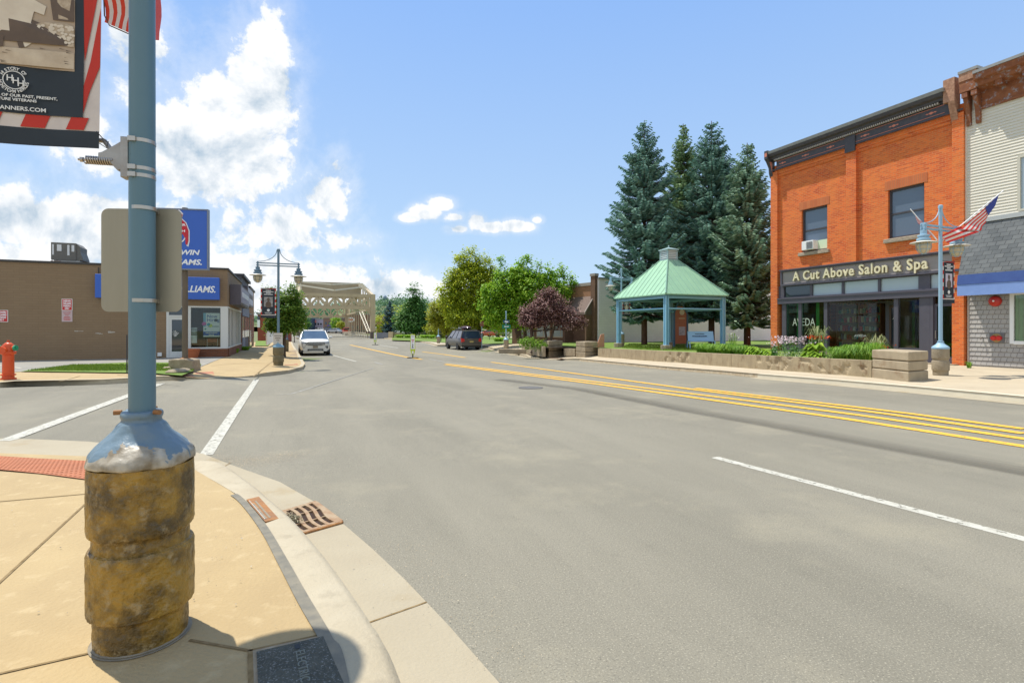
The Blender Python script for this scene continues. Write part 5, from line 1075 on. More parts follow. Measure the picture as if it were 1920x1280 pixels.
m = MB(); m.bx(-.19, .19, -.075, -.065, z0, z1); m.build('plate', mat('dull_white', (.55, .52, .46), .6), t); o = text('PEDESTRIAN', .052, mat('sign_text', (.10, .06, .05), .6), t, (0, -.078, (z0+z1)/2+.1), ext=.001, align='CENTER', bold=.001); marks(t, MT['sign_text'], (-.12, -.078, (z0+z1)/2), (1, 0, 0), (0, 0, 1), [.9, .5], .24, .035, 2.6, center=True)
# flags on the right lamp
def flag(label, a, c, q, nm='flag'):
    t = thing('flag', label, 'flag', (0, 0, 0), 0, 'american flags on the right lamp'); m = MB(); m.tube(a, c, .016, .012); m.build('flagstaff', sw, t)
    cloth(q, 9, (mat('stripe_red', (.62, .035, .03), .7) if 'stripe_red' not in MT else MT['stripe_red'], fwht), 'stripe', t, .04, 1.6)
    n4 = [q[0].lerp(q[1], v).lerp(q[3].lerp(q[2], v), u)+Vector((-.03, -.05, 0)) for v, u in ((0, 0), (.38, 0), (.38, .55), (0, .55))]
    return t, n4
dr = l3.y
cant = mat('flag_blue', (.03, .05, .25), .7)
t, n4 = flag('stars and stripes flag flying right from the lamp before the salon', V(1766, 452, dr), V(1881, 357.5, dr), [V(1873, 366, dr), V(1800, 430, dr-.1), V(1838, 433, dr-.1), V(1850, 412, dr)])
cloth([V(1800, 424, dr-.1), V(1768, 440, dr-.1), V(1776, 456, dr-.1), V(1838, 434, dr-.1)], 5, (MT['stripe_red'], fwht), 'stripe', t, .05, 1.2)
m = MB(); m.add([V(1873, 365, dr-.09), V(1848, 388, dr-.09), V(1853, 404, dr-.09), V(1866, 386, dr-.09)], [(0, 1, 2, 3)]); m.build('canton', cant, t)
t, n4 = flag('smaller furled flag leaning left from the lamp before the salon', V(1757, 450, dr), V(1707, 392, dr), [V(1715, 400, dr), V(1745, 438, dr), V(1752, 448, dr), V(1722, 418, dr)])
# in-street crosswalk signs
ygr = mat('fluorescent_green', (.50, .62, .02), .5); rb_ = mat('black_rubber', (.03, .03, .03), .8)
for px, pb, pt, lab in ((774, 672, 627, 'green edged crossing sign standing on the yellow line, nearest'), (703.5, 647.3, 623.4, 'green edged crossing sign farther off before the bridge')):
    p = at(px, pb-.7); h = (pb-pt)/1000*p.y; t = thing('crossing_sign', lab, 'road sign', p, .1, 'in street crossing signs')
    m = MB(); m.bx(-.34, .34, -.14, .14, 0, .05); m.build('base', rb_, t, bevel=.01); m = MB(); m.tube((0, 0, .05), (0, 0, h*.2), .035, n=8); m.build('post', rb_, t)
    w = .15; m = MB(); m.prism([(-w*.45, h*.13), (w*.45, h*.13), (w, h*.33), (w, h-.03), (w-.03, h), (-w+.03, h), (-w, h-.03), (-w, h*.33)], 'y', -.02, .02); m.build('panel', ygr, t)
    m = MB(); m.bx(-w*.78, w*.78, -.026, -.02, h*.38, h*.96); m.build('face', sw, t); m = MB(); m.bx(-w*.35, w*.35, -.026, -.02, h*.16, h*.30); m.build('reflector', sw, t)
    m = MB(); m.prism([(-.085, h*.78), (.085, h*.78), (0, h*.64)], 'y', -.030, -.026); m.build('yield_mark', red, t); m = MB(); m.prism([(-.045, h*.76), (.045, h*.76), (0, h*.685)], 'y', -.033, -.030); m.build('yield_centre', sw, t)
    text('STATE\nLAW', .055, black, t, (0, -.027, h*.9), ext=.001, align='CENTER', lsp=.8)
    m = MB(); m.M = Matrix.Translation((0, -.028, 0)) @ Matrix.Scale(.05, 4, (0, 1, 0)); m.ball((.0, 0, h*.60), (.022, .02, .022), 8, 6); m.path([(0, 0, h*.58), (.0, 0, h*.50), (-.04, 0, h*.42)], .018, 6); m.path([(0, 0, h*.5), (.035, 0, h*.42)], .015, 6); m.path([(-.04, 0, h*.52), (.045, 0, h*.55)], .012, 6); m.build('walker_symbol', black, t)
# direction signs on the post
for z0, z1, w, s_, cc, lab in ((600, 605.5, .5, '<', (.02, .09, .16), 'small dark blue arrow sign on the post by the brown brick shop'), (608.5, 615.6, .66, 'Marina', (.0, .19, .12), 'green direction sign with white lettering below the arrow sign')):
    t = thing('direction_sign', lab, 'sign', l5, ROT*.5); a, c = [1.5+(615-v)/1000*l5.y-l5.z for v in (z1, z0)]
    m = MB(); m.bx(-w/2, w/2, -.09, -.07, a, c); m.build('plate', mat('dir_plate', cc, .5), t)
    if s_ == '<': m = MB(); m.prism([(-.17, (a+c)/2), (-.02, c-.03), (-.02, a+.14), (.15, a+.14), (.15, a+.06), (-.02, a+.03)], 'y', -.094, -.09); m.build('arrow', sw, t)
    else: m = MB(); m.prism([(-.2, (a+c)/2), (-.08, c-.08), (-.08, (a+c)/2+.03), (.2, (a+c)/2+.03), (.2, (a+c)/2-.03), (-.08, (a+c)/2-.03), (-.08, a+.08)], 'y', -.094, -.09); m.build('arrow', sw, t)
p = at(903.5, 653, .12); m = MB(); t = thing('parking_restriction_sign', 'thin blue signpost with a small reddish sign behind the parked minivan', 'sign', p, .6); m.tube((0, 0, 0), (0, 0, 2.3), .03, n=8); m.build('pole', bluelt, t); m = MB(); m.bx(-.2, .2, -.04, -.03, 1.9, 2.3); m.build('plate', mat('rust_pink', (.35, .14, .12), .6), t)
# twin post pedestal behind the left lamp
p = at(535.5, 659, .13); t = thing('planter_pedestal', 'second concrete pedestal with two short blue posts behind the left lamp', 'pedestal', p, ROT); m = MB(); m.lathe([(.2, 0), (.21, .1), (.215, .38), (.195, .41), (.215, .45), (.21, .88)], 20); m.build('pedestal', MT['mossy_pedestal'], t, smooth=True)
for dx in (-.12, .1): m = MB(); m.lathe([(.09, .88), (.07, .95), (.035, 1.0), (.035, 1.6)], 10, (dx, 0, 0)); m.build('post', MT['slate_blue_paint'], t)
# ---------------------------------------------------------------- pavilion
gd = 28.0; go = Vector((.288*gd, gd, .30)); ga, gb_ = .155*gd, .173*gd     # front post corner; sides along the cross street and the street
roofm = mat('seafoam_metal_roof', (.29, .50, .31), .5, (.25, .44, .28), 1.2, .8, c3=(.36, .55, .38), s3=8, a3=.3); sky_b = mat('pavilion_blue', (.26, .50, .66), .45, (.22, .44, .60), 4, .6)
PC = [(.22, .22), (ga-.22, .22), (ga-.22, gb_-.22), (.22, gb_-.22)]
t = thing('pavilion', 'open square pavilion with seafoam green metal roof, louvred cupola and light blue posts', 'pavilion', go, ROT)
he = .065*gd+1.5-.30; oh = .0; A_ = [(-oh, -oh), (ga+oh, -oh), (ga+oh, gb_+oh), (-oh, gb_+oh)]; cx, cy = ga/2, gb_/2; ha = 5.42-.30; cw = .36
top = [(cx-cw, cy-cw), (cx+cw, cy-cw), (cx+cw, cy+cw), (cx-cw, cy+cw)]
m = MB(); vs = [(x, y, he) for x, y in A_]+[(x, y, ha) for x, y in top]+[(x, y, he-.06) for x, y in A_]
m.add(vs, [(i, (i+1) % 4, 4+(i+1) % 4, 4+i) for i in range(4)]+[(8+i, 8+(i+1) % 4, (i+1) % 4, i) for i in range(4)]+[(4, 5, 6, 7)]); rf = m.build('roof', roofm, t)
sm_ = mat('seam_metal', (.20, .36, .26), .5)
m = MB()
for i in range(4):
    a, b_ = Vector((*A_[i], he)), Vector((*A_[(i+1) % 4], he)); c, e = Vector((*top[i], ha)), Vector((*top[(i+1) % 4], ha)); L = (b_-a).length; mid = (L-2*cw)/2
    for k in range(1, 12):
        f = k/12; q = a.lerp(b_, f); x = f*L; inw = min(1, min(x, L-x)/mid); ce = (c+e)/2; ae = (a+b_)/2
        p2 = q+(ce-ae)*inw
        m.tube(q+Vector((0, 0, .012)), p2+Vector((0, 0, .012)), .014, n=5)
    m.tube(a+Vector((0, 0, .01)), c+Vector((0, 0, .01)), .045, n=6)
m.build('standing_seams', sm_, rf)
cu = MB(); cu.bx(cx-cw, cx+cw, cy-cw, cy+cw, ha-.02, ha+.06); cu.bx(cx-cw+.06, cx+cw-.06, cy-cw+.06, cy+cw-.06, ha+.06, ha+.58)
for sx in (-1, 1):
    for sy in (-1, 1): cu.box((cx+sx*(cw-.04), cy+sy*(cw-.04), ha+.32), (.08, .08, .56))
cu.prism([(cx-cw-.05, cy-cw-.05), (cx+cw+.05, cy-cw-.05), (cx+cw+.05, cy+cw+.05), (cx-cw-.05, cy+cw+.05)], 'z', ha+.58, ha+.64)
cu.add([(cx-cw-.05, cy-cw-.05, ha+.641), (cx+cw+.05, cy-cw-.05, ha+.641), (cx+cw+.05, cy+cw+.05, ha+.641), (cx-cw-.05, cy+cw+.05, ha+.641), (cx, cy, ha+.78)], [(0, 1, 4), (1, 2, 4), (2, 3, 4), (3, 0, 4)])
cu.ball((cx, cy, ha+.83), .05, 8, 6); cp = cu.build('cupola', mat('cupola_grey', (.33, .46, .46), .5), rf)
m = MB()
for k in range(5):
    z = ha+.1+k*.1; m.bx(cx-cw+.02, cx+cw-.02, cy-cw+.01, cy-cw+.05, z, z+.055); m.bx(cx-cw+.01, cx-cw+.05, cy-cw+.02, cy+cw-.02, z, z+.055)
m.build('louvres', mat('louvre_white', (.6, .66, .66), .5), cp)
m = MB(); 
for i in range(4):
    a, b_ = PC[i], PC[(i+1) % 4]; m.tube((*a, he-.16), (*b_, he-.16), .10, n=4)
m.build('ring_beam', sky_b, t)
m = MB(); m.add([(0, 0, he-.08), (ga, 0, he-.08), (ga, gb_, he-.08), (0, gb_, he-.08), (cx, cy, ha-.3)], [(0, 1, 4), (1, 2, 4), (2, 3, 4), (3, 0, 4)]); m.build('ceiling', mat('teal_soffit', (.09, .24, .28), .6), t)
for i in range(4):
    a, b_ = PC[i], PC[(i+1) % 4]; z = he-.78
    m = MB(); m.tube((*a, z), (*b_, z), .05, n=10); m.build('rail', sky_b, t)
    m = MB()
    for dx, dy in ((-.09, -.09), (.09, -.09), (.09, .09), (-.09, .09)): m.box((a[0]+dx*.75, a[1]+dy*.75, (he+.18)/2-.02), (.075, .075, he-.22))
    m.box((a[0], a[1], (he+.18)/2-.02), (.12, .12, he-.24)); m.box((a[0], a[1], .31), (.24, .24, .03)); pp = m.build('post', sky_b, t)
    m = MB(); m.lathe([(.30, -.3), (.30, .28), (.28, .30)], 8, (a[0], a[1], 0)); m.build('plinth', oldc, t)
# interpretive kiosk and blue bench under it
kc = SN(0, 0); p = V(1278, 650, 31.5); p.z = .33
t = thing('information_kiosk', 'tall rust red gabled information board with photograph behind the front pavilion post', 'information board', p, ROT*.6)
rr = mat('terracotta_panel', (.42, .15, .085), .6, (.36, .12, .07), 4, .6); nb = mat('kiosk_blue', (.06, .13, .20), .5)
m = MB(); m.prism([(-.44, .25), (.3, .25), (.3, 2.0), (0.05, 2.45), (-.3, 2.45), (-.44, 2.0)], 'y', -.03, .03); m.build('panel', rr, t)
m = MB(); 
for x in (-.5, .36): m.bx(x-.05, x+.05, -.06, .06, -.1, 2.0)
m.tube((-.5, 0, 2.0), (-.2, 0, 2.75), .05, n=4); m.tube((.36, 0, 2.0), (.0, 0, 2.75), .05, n=4); m.build('frame', nb, t)
m = MB(); m.bx(-.2, .22, -.045, -.032, .75, 1.25); m.build('photograph', mat('kiosk_photo', (.50, .46, .50), .6, (.2, .17, .2), 9, .8), t)
m = MB(); m.M = Matrix.Translation((0, -.035, 2.1)) @ Matrix.Rotation(math.pi/2, 4, 'X'); m.lathe([(.16, 0), (.16, .01)], 20); m.build('emblem', mat('kiosk_cream', (.6, .52, .38), .6), t)
marks(t, MT['kiosk_cream'], (-.2, -.035, 1.72), (1, 0, 0), (0, 0, 1), [1], .4, .05)
p = V(1313, 655, 29.5); p.z = .34; t = thing('bench', 'light blue metal bench with two dark lines of lettering on its slanted back', 'bench', p, ROT*-.2)
bb_ = mat('bench_blue', (.30, .52, .72), .4)
m = MB(); m.bx(-.65, .75, -.25, .22, .42, .46); m.build('seat', bb_, t); m = MB(); m.prism([(.22, .44), (.26, .44), (.42, .98), (.38, .98)], 'x', -.60, .80); m.build('backrest', bb_, t)
for x in (-.62, .72):
    m = MB(); m.path([(x, -.32, 0), (x, -.22, .43), (x, .22, .43), (x, .34, 0)], .03, 6); m.build('leg', bb_, t)
marks(t, mat('bench_lettering', (.05, .08, .14), .6), (-.2, .31, .82), (1, 0, 0), (0, .29, 1), [1], .5, .04); marks(t, MT['bench_lettering'], (-.36, .268, .68), (1, 0, 0), (0, .29, 1), [1], .8, .06)
p = V(1127, 651, 33); t = thing('folded_sandwich_board', 'small salmon pink board leaning against the white wall', 'board', Vector((p.x, p.y, .3)), .3); m = MB(); m.prism([(-.35, 0), (.22, 0), (.2, .85), (-.02, .8)], 'y', -.03, .03); m.build('panel', mat('salmon', (.55, .25, .16), .7), t); m = MB(); m.bx(-.3, .2, .03, .06, 0, .1); m.build('foot', dark, t)

# ---------------------------------------------------------------- planter walls and blocks
def Lp(px, py, off=.13): p = at(px, py, off); return Vector((p.x, p.y, 0))
wA, wB = Lp(1121, 669), Lp(1634.5, 707.5)
wallc = mat('planter_concrete', (.42, .335, .205), .9, (.30, .235, .145), 1.6, .8, bump=.7, bscale=18, c3=(.15, .075, .03), s3=2.2, a3=.7, stretch=(2.2, 2.2, .9), detail=9.)
u_ = (wA-wB).normalized(); nrm = Vector((u_.y, -u_.x, 0)); 
if nrm.dot(NN) < 0: nrm = -nrm
ang = math.atan2(nrm.y, nrm.x)
t = thing('planter_wall', 'long low stained concrete planter wall with chipped face along the pavement', 'planter wall', (wB.x, wB.y, 0), ang)
L = (wA-wB).length; Z0 = at(1634.5, 707.5, .13).z; Z1 = at(1121, 669, .13).z; ztb = 1.5-(676-615)/1000*wB.y; ztA = 1.5-(652.5-615)/1000*wA.y
seg = [0, 5.2*.99, L*.52, L*.8, L]; seg = [0, (Lp(1371, 688)-wB).length, (Lp(1208, 676)-wB).length, L]
from mathutils import noise
for a, c in zip(seg[:-1], seg[1:]):
    nx = int((c-a)/.06); nz = 9; mb = MB(); P = []
    for i in range(nx+1):
        y = a+.008+(c-a-.016)*i/nx; f = y/L; zl = Z0+(Z1-Z0)*f-.12; zh = ztb+(ztA-ztb)*f
        for j in range(nz+1):
            z = zl+(zh-zl)*j/nz; d = 0
            if 0 < y < 4.2 or abs(y-L*.56) < .9:
                v = noise.noise(Vector((y*4.2, z*4.5, 1.3))); d = min(.035, max(0, v-.22)*.3)+.02*abs(noise.noise(Vector((y*11, z*11, 0))))*(v > .22)
            P.append((d+.004*noise.noise(Vector((y*5, z*5, 3))), y, z))
    mb.add(P, [(i*(nz+1)+j, (i+1)*(nz+1)+j, (i+1)*(nz+1)+j+1, i*(nz+1)+j+1) for i in range(nx) for j in range(nz)])
    ya, yc = a+.008, c-.008; zz_ = lambda y: ztb+(ztA-ztb)*y/L
    mb.add([(0, ya, zz_(ya)), (.24, ya, zz_(ya)), (.24, yc, zz_(yc)), (0, yc, zz_(yc))], [(0, 1, 2, 3)]); mb.bx(.23, .24, ya, yc, -.3, min(zz_(ya), zz_(yc))-.002); mb.add([(0, ya, -.3), (.24, ya, -.3), (.24, ya, zz_(ya)), (0, ya, zz_(ya))], [(0, 1, 2, 3)]); mb.add([(0, yc, -.3), (.24, yc, -.3), (.24, yc, zz_(yc)), (0, yc, zz_(yc))], [(0, 1, 2, 3)])
    mb.build('wall_slab', wallc, t)
def block(label, pf, w, dp, h, n=3, m_=None, rz=None, name='concrete_block'):       # stacked concrete blocks, pf: near left foot, w away along x, dp along y
    t = thing(name, label, 'concrete block', pf, ang if rz is None else rz, 'stacked concrete blocks ending the planter walls'); hh = h/n
    for k in range(n): q = MB(); e = .012*(k % 2); q.bx(e, w-e, e, dp-e, k*hh+.012-(.15 if k == 0 else 0), (k+1)*hh-.004); q.build('slab', m_ or oldc, t, bevel=.03)
    return t
def blockq(label, l, c, r, ytop, m_=oldc, n=3):               # l, c, r: feet of the left, near and right corner
    l, c, r = at(*l, .13), at(*c, .13), at(*r, .13); k = l+r-c; h = (1.5-(ytop-615)/1000*c.y-c.z)/n; t = thing('concrete_block', label, 'concrete block', c, 0, 'stacked concrete blocks ending the planter walls')
    Q = [Vector((v.x, v.y, 0))-Vector((c.x, c.y, 0)) for v in (c, r, k, l)]; ce = sum(Q, Vector())/4
    for i in range(n):
        e = .985 if i % 2 else 1.; P = [ce+(v-ce)*e for v in Q]; z0, z1 = i*h+.012-(.15 if i == 0 else 0), (i+1)*h-.004
        m = MB(); m.prism([(v.x, v.y) for v in P], 'z', z0, z1); m.build('slab', m_, t, bevel=.03)
blockq('tall stack of three pale concrete slabs at the right end of the long planter wall', (1634.5, 707.5), (1703.4, 716), (1741, 711.5), 659, mat('block_concrete', (.40, .325, .215), .9, (.29, .23, .15), 2.4, .7, bump=.7, bscale=20, c3=(.24, .13, .06), s3=3.5, a3=.4))
blockq('concrete block stack at the far left end of the long planter wall', (1079.5, 668.8), (1097, 670), (1121, 666), 640.5)
blockq('stacked concrete blocks right before the purple leaved tree', (1017, 665), (1029, 668), (1055, 664), 639)
a, c = at(1018, 669, .13), at(978, 662, .13); t = thing('planter_wall', 'short low planter wall left of the purple leaved tree', 'planter wall', (0, 0, 0)); m = MB(); hh = .62; dd = Vector((.16, .07, 0))
m.add([a, c, c+dd, a+dd]+[p+Vector((0, 0, hh)) for p in (a, c, c+dd, a+dd)], [(0, 1, 5, 4), (1, 2, 6, 5), (2, 3, 7, 6), (3, 0, 4, 7), (4, 5, 6, 7)]); m.build('wall_slab', oldc, t)
m = MB(); m.poly([a+dd+Vector((0, 0, hh-.08)), c+dd+Vector((0, 0, hh-.08)), c+Vector((2.4, 1.2, hh-.08)), a+Vector((2.2, .9, hh-.08))]); m.build('soil', mat('soil', (.06, .04, .025), .95), t)
a, c = at(1078, 668, .13), at(1057, 667, .13); t = thing('planter_wall', 'low broken planter kerb between the two block stacks', 'planter wall', (0, 0, 0)); m = MB(); hh = .45; dd = Vector((.16, .3, 0))
m.add([a, c, c+dd, a+dd]+[p+Vector((0, 0, hh)) for p in (a, c, c+dd, a+dd)], [(0, 1, 5, 4), (1, 2, 6, 5), (2, 3, 7, 6), (3, 0, 4, 7), (4, 5, 6, 7)]); m.build('wall_slab', oldc, t)
p = at(968, 663, .13); m = MB(); m.bx(-1.3, 1.1, -.15, .15, 0, .32); tag(m.build('concrete_kerb_block', oldc, loc=p, rz=ROT-.9, bevel=.03), 'long dark concrete kerb block by the green sign post', 'concrete block')

# ---------------------------------------------------------------- foliage
def rdir(n):
    v = rng.normal(size=(n, 3)); return v/np.linalg.norm(v, axis=1, keepdims=True)
def leafquads(P, size, up=.35, asp=.62, out=None):
    n = len(P); N_ = rdir(n); N_[:, 2] = np.abs(N_[:, 2])+up
    if out is not None: N_ += out*.6
    N_ /= np.linalg.norm(N_, axis=1, keepdims=True)
    a = np.cross(N_, rdir(n)); a /= np.linalg.norm(a, axis=1, keepdims=True); b = np.cross(N_, a)
    s = size*(.6+.8*rng.random((n, 1))); a = a*s*.5; b = b*s*.5*asp
    return np.stack([P-a, P-b+a*.15, P+a, P+b+a*.15], axis=1)
def crown(blobs, ncl, per, clr, size, flat=.75, up=.35, shell=.5):
    w = np.array([b[2]*b[1][0]*b[1][1]*b[1][2] for b in blobs]); w /= w.sum(); out = []
    for i in rng.choice(len(blobs), ncl, p=w):
        c, r, _ = blobs[i]; d = rdir(1)[0]; rad = (shell+(1-shell)*rng.random())**.6 if rng.random() < .8 else rng.random()**.5
        cc = np.array(c)+d*np.array(r)*rad; k = int(per*(.5+rng.random())); cr_ = clr*(.6+.8*rng.random())
        P = cc+rng.normal(size=(k, 3))*np.array([cr_, cr_, cr_*flat])*.55; o_ = np.repeat(d[None], k, 0)
        out.append(leafquads(P, size, up, out=o_))
    return np.concatenate(out)
bark = mat('bark', (.11, .075, .05), .95, (.06, .04, .028), 9, .8, bump=1., bscale=14, stretch=(1, 1, .25))
barkr = mat('red_brown_bark', (.15, .075, .045), .95, (.07, .035, .022), 9, .8, bump=1., bscale=14, stretch=(1, 1, .25))
def tree(label, base, H, blobs, leaf, ncl, per, clr, size, tr=.12, trunkh=None, name='tree', group=None, bk=bark, limbs=9, trunks=None, **k):
    t = thing(name, label, 'tree', base, 0, group); m = MB(); r_ = random.Random(int(H*1000)+ncl)
    th = trunkh or H*.45
    for (ox, oy, lx, ly, rr) in (trunks or [(0, 0, .0, .0, tr)]):
        m.path([(ox, oy, -.25), (ox*.9, oy, .05), (ox+lx*.3, oy+ly*.3, th*.35), (ox+lx*.7, oy+ly*.7, th*.7), (ox+lx, oy+ly, th)], [rr*1.5, rr*1.15, rr, rr*.85, rr*.7], 9)
        for i in range(limbs):
            b = blobs[r_.randrange(len(blobs))]; e = Vector(b[0])+Vector([(r_.random()-.5)*1.2*q for q in b[1]]); s_ = Vector((ox+lx*.8, oy+ly*.8, th*(.6+.4*r_.random())))
            mid = s_.lerp(e, .5)+Vector((0, 0, -.08*(e-s_).length)); m.path([s_, mid, e], [rr*.5, rr*.3, rr*.1], 6)
    m.build('trunk', bk, t, smooth=True); Q = crown(blobs, ncl, per, clr, size, **k); quads_obj('crown', Q, leaf, t); return t
olive = leafmat('olive_leaves', (.19, .27, .015), (.62, .64, .04), (.34, .43, .025), .45); bright = leafmat('bright_leaves', (.14, .30, .015), (.44, .60, .045), (.22, .42, .025), .45)
dkgreen = leafmat('dark_leaves', (.05, .15, .03), (.17, .32, .07), (.09, .22, .045), .35); plum = leafmat('plum_leaves', (.055, .022, .022), (.52, .32, .27), (.17, .07, .06), .25); yel = leafmat('yellow_green_leaves', (.24, .29, .02), (.48, .45, .04), (.36, .38, .03), .4); locust = leafmat('street_tree_leaves', (.07, .18, .02), (.32, .42, .06), (.14, .26, .03), .4)
def gp(px, py, off=.05): return at(px, py, off)
B = lambda px, py, d, rx, ry, b0: ((V(px, py, d)-b0)[:], (rx/1000*d, rx/1000*d*.8, ry/1000*d), 1.)
p = gp(898, 650); d = p.y = 50; p = Vector(((898-960)/1000*50, 50, -.2))
tree('tallest olive green tree behind the parked minivan', p, 12, [B(880, 540, 50, 38, 48, p), B(878, 492, 50, 22, 30, p), B(915, 540, 50, 30, 45, p), B(846, 560, 50, 26, 40, p), B(885, 595, 50, 50, 22, p), B(925, 590, 50, 34, 24, p), B(905, 500, 50, 20, 25, p), B(853, 520, 50, 16, 24, p)], olive, 1150, 38, .42, .19, .2, trunkh=4.5, shell=.35)
p = Vector(((985-960)/1000*44, 46, -.1))
tree('bright green tree crowding over the purple leaved tree', p, 9, [B(960, 540, 44, 36, 38, p), B(1000, 545, 44, 40, 36, p), B(1045, 545, 44, 28, 30, p), B(940, 590, 44, 32, 26, p), B(985, 590, 44, 36, 24, p), B(940, 505, 44, 10, 24, p), B(985, 500, 44, 12, 22, p), B(1010, 500, 44, 10, 18, p), B(1036, 512, 44, 9, 22, p), B(1070, 530, 44, 9, 22, p), B(1052, 510, 44, 8, 12, p), B(918, 560, 44, 18, 34, p), B(975, 520, 44, 26, 20, p)], bright, 1100, 38, .38, .19, .18, trunkh=4, shell=.35)
p = gp(837, 648); tree('small yellow green tree on the kerb beside the minivan', p, 6, [B(826, 585, p.y, 24, 28, p), B(845, 580, p.y, 22, 34, p), B(838, 605, p.y, 22, 18, p), B(815, 605, p.y, 14, 16, p), B(835, 618, p.y, 12, 10, p)], yel, 330, 34, .34, .17, .09, trunkh=3, shell=.3)
p = Vector(((1027-960)/1000*34, 34, .1)); 
tree('purple leaved plum tree with forked trunk behind the block planters', p, 4.6, [B(1030, 580, 34, 38, 28, p), B(1002, 598, 34, 30, 20, p), B(1062, 598, 34, 28, 22, p), B(1030, 556, 34, 24, 16, p), B(1085, 607, 34, 14, 10, p), B(985, 583, 34, 14, 10, p)], plum, 560, 36, .26, .105, .09, trunkh=1.9, trunks=[(-.97, .1, -.1, 0, .12), (0, 0, -.25, 0, .08), (.08, 0, .45, 0, .07)], limbs=5, shell=.4)
p = Vector(((533-960)/1000*31, 31, -.05)); tree('leafy street tree behind the left pavement lamp', p, 6, [B(532, 580, 31, 30, 34, p), B(548, 560, 31, 14, 30, p), B(510, 560, 31, 12, 24, p), B(560, 592, 31, 15, 16, p), B(525, 610, 31, 26, 16, p), B(548, 608, 31, 20, 16, p)], locust, 480, 36, .27, .13, .08, trunkh=2.6, shell=.4)
p = gp(552, 640, .13); tree('thin young tree standing by the kerb beyond the twin post pedestal', p, 3.5, [B(552, 606, p.y, 9, 9, p), B(548, 612, p.y, 6, 6, p)], locust, 26, 26, .3, .14, .05, trunkh=2)
# conifer-like trees
def spruce(label, base, H, Rm, leaf, whorl=.27, nb=9, z0=.12, seed=1, dens_=1., name='spruce_tree', group=None, droop=.25, bk=barkr, tw=.09, tr=.17, pw=.85, shed=0):
    g = np.random.default_rng(seed); t = thing(name, label, 'tree', base, 0, group); m = MB(); m.path([(0, 0, -.3), (0, 0, H*.3), (0, 0, H*.7), (0, 0, H)], [tr*1.25, tr, tr*.5, .02], 10); 
    Q = []; z = H*z0
    while z < H*.985:
        f = (z/H-z0)/(1-z0); base_r = Rm*min(1, .50+1.6*f)*(1-f)**pw+.10
        for k in range(nb if f < .85 else 6):
            a = g.random()*6.283; Lb = base_r*(.50+.55*g.random()+.12*math.sin(a*2+seed)+.10*math.sin(z*1.7+a+seed)); 
            if g.random() < shed: continue
            dx, dy = math.cos(a), math.sin(a); up = .55*f-.08; ns = max(3, int(Lb/.095*dens_)); zz = z+(g.random()-.5)*whorl
            s_ = np.linspace(.12, 1, ns)
            px_ = s_*Lb; pz_ = zz+px_*up-droop*Lb*np.sin(s_*2.4)*.5+.12*Lb*s_**3
            C = np.stack([px_*dx, px_*dy, pz_], 1)
            if Lb > .8: m.path([(0, 0, zz), tuple(C[ns//2]), tuple(C[-1])], [.028, .016, .004], 4)
            for side in (-1, 1):
                l = (.12+.34*np.sin(np.clip(s_*1.15, 0, 1)*2.6)**1.0*min(1, Lb*.55))*(.7+.6*g.random(ns)); ang_ = .75+.25*g.random(ns)
                tx = np.cos(ang_)*dx-side*np.sin(ang_)*dy; ty = np.cos(ang_)*dy+side*np.sin(ang_)*dx; tz = -.28-.25*g.random(ns)
                T_ = np.stack([tx*l, ty*l, tz*l], 1); W = np.stack([-ty, tx, (g.random(ns)-.5)*.9], 1)*tw*.5*(.8+.5*g.random((ns, 1)))
                Q.append(np.stack([C-W*.6, C+T_*.5-W, C+T_, C+T_*.5+W], 1)); W2 = np.stack([g.normal(size=ns)*.2, g.normal(size=ns)*.2, np.ones(ns)], 1)*tw*.45
                Q.append(np.stack([C-W2*.6, C+T_*.5-W2, C+T_, C+T_*.5+W2], 1))
        z += whorl*(.7+.6*g.random())*(1-.35*f)
    m.build('trunk', bk, t, smooth=True); quads_obj('crown', np.concatenate(Q), leaf, t); return t
bspr = leafmat('blue_spruce_needles', (.07, .17, .13), (.38, .56, .45), (.17, .32, .26), .2); gspr = leafmat('green_spruce_needles', (.10, .19, .09), (.44, .56, .27), (.22, .34, .17), .2)
pspr = leafmat('pale_spruce_needles', (.08, .18, .11), (.44, .58, .40), (.20, .33, .22), .2)
def sp_at(px, d, py_top): x = (px-960)/1000*d; return Vector((x, d, .3)), (615-py_top)/1000*d+1.2
for px, d, pt, Rm, lf, sd_, sh_, lab, w in ((1208, 36.5, 226, 3.8, bspr, 3, .08, 'tall dark spruce farthest left of the row', 1), (1281, 38.5, 232, 3.3, gspr, 5, .16, 'olive tinted spruce second from left, mostly hidden', 1), (1334, 36, 227, 3.8, bspr, 9, .1, 'tall blue spruce rising directly behind the pavilion roof', 1), (1401, 33.5, 268, 3.6, pspr, 12, .1, 'shorter pale spruce against the brick salon corner', 1)):
    b_, H = sp_at(px, d, pt); spruce(lab, b_, H, Rm, lf, seed=sd_, z0=.13, group='row of spruces behind the pavilion', shed=sh_, nb=11, tw=.115, whorl=.24, pw=.80)
p = Vector((V(778, 0, 97).x, 97, -.3)); tree('broad pyramid shaped green tree on the lawn right of the bridge', p, 10, [B(778, 610, 97, 34, 14, p), B(772, 592, 97, 27, 14, p), B(778, 575, 97, 20, 16, p), B(777, 555, 97, 11, 16, p), B(777, 541, 97, 5, 9, p), B(800, 600, 97, 18, 10, p), B(752, 600, 97, 14, 9, p)], dkgreen, 560, 30, .8, .36, .2, trunkh=3.5, up=.6, flat=.5)
p = Vector((V(731, 0, 110).x, 110, -.3)); spruce('small dark blue spruce just right of the bridge portal', p, (630-563)*.110, 2.4, leafmat('navy_needles', (.025, .07, .08), (.12, .24, .25), None, .1), seed=21, z0=.05, tw=.22, dens_=.6, whorl=.35)
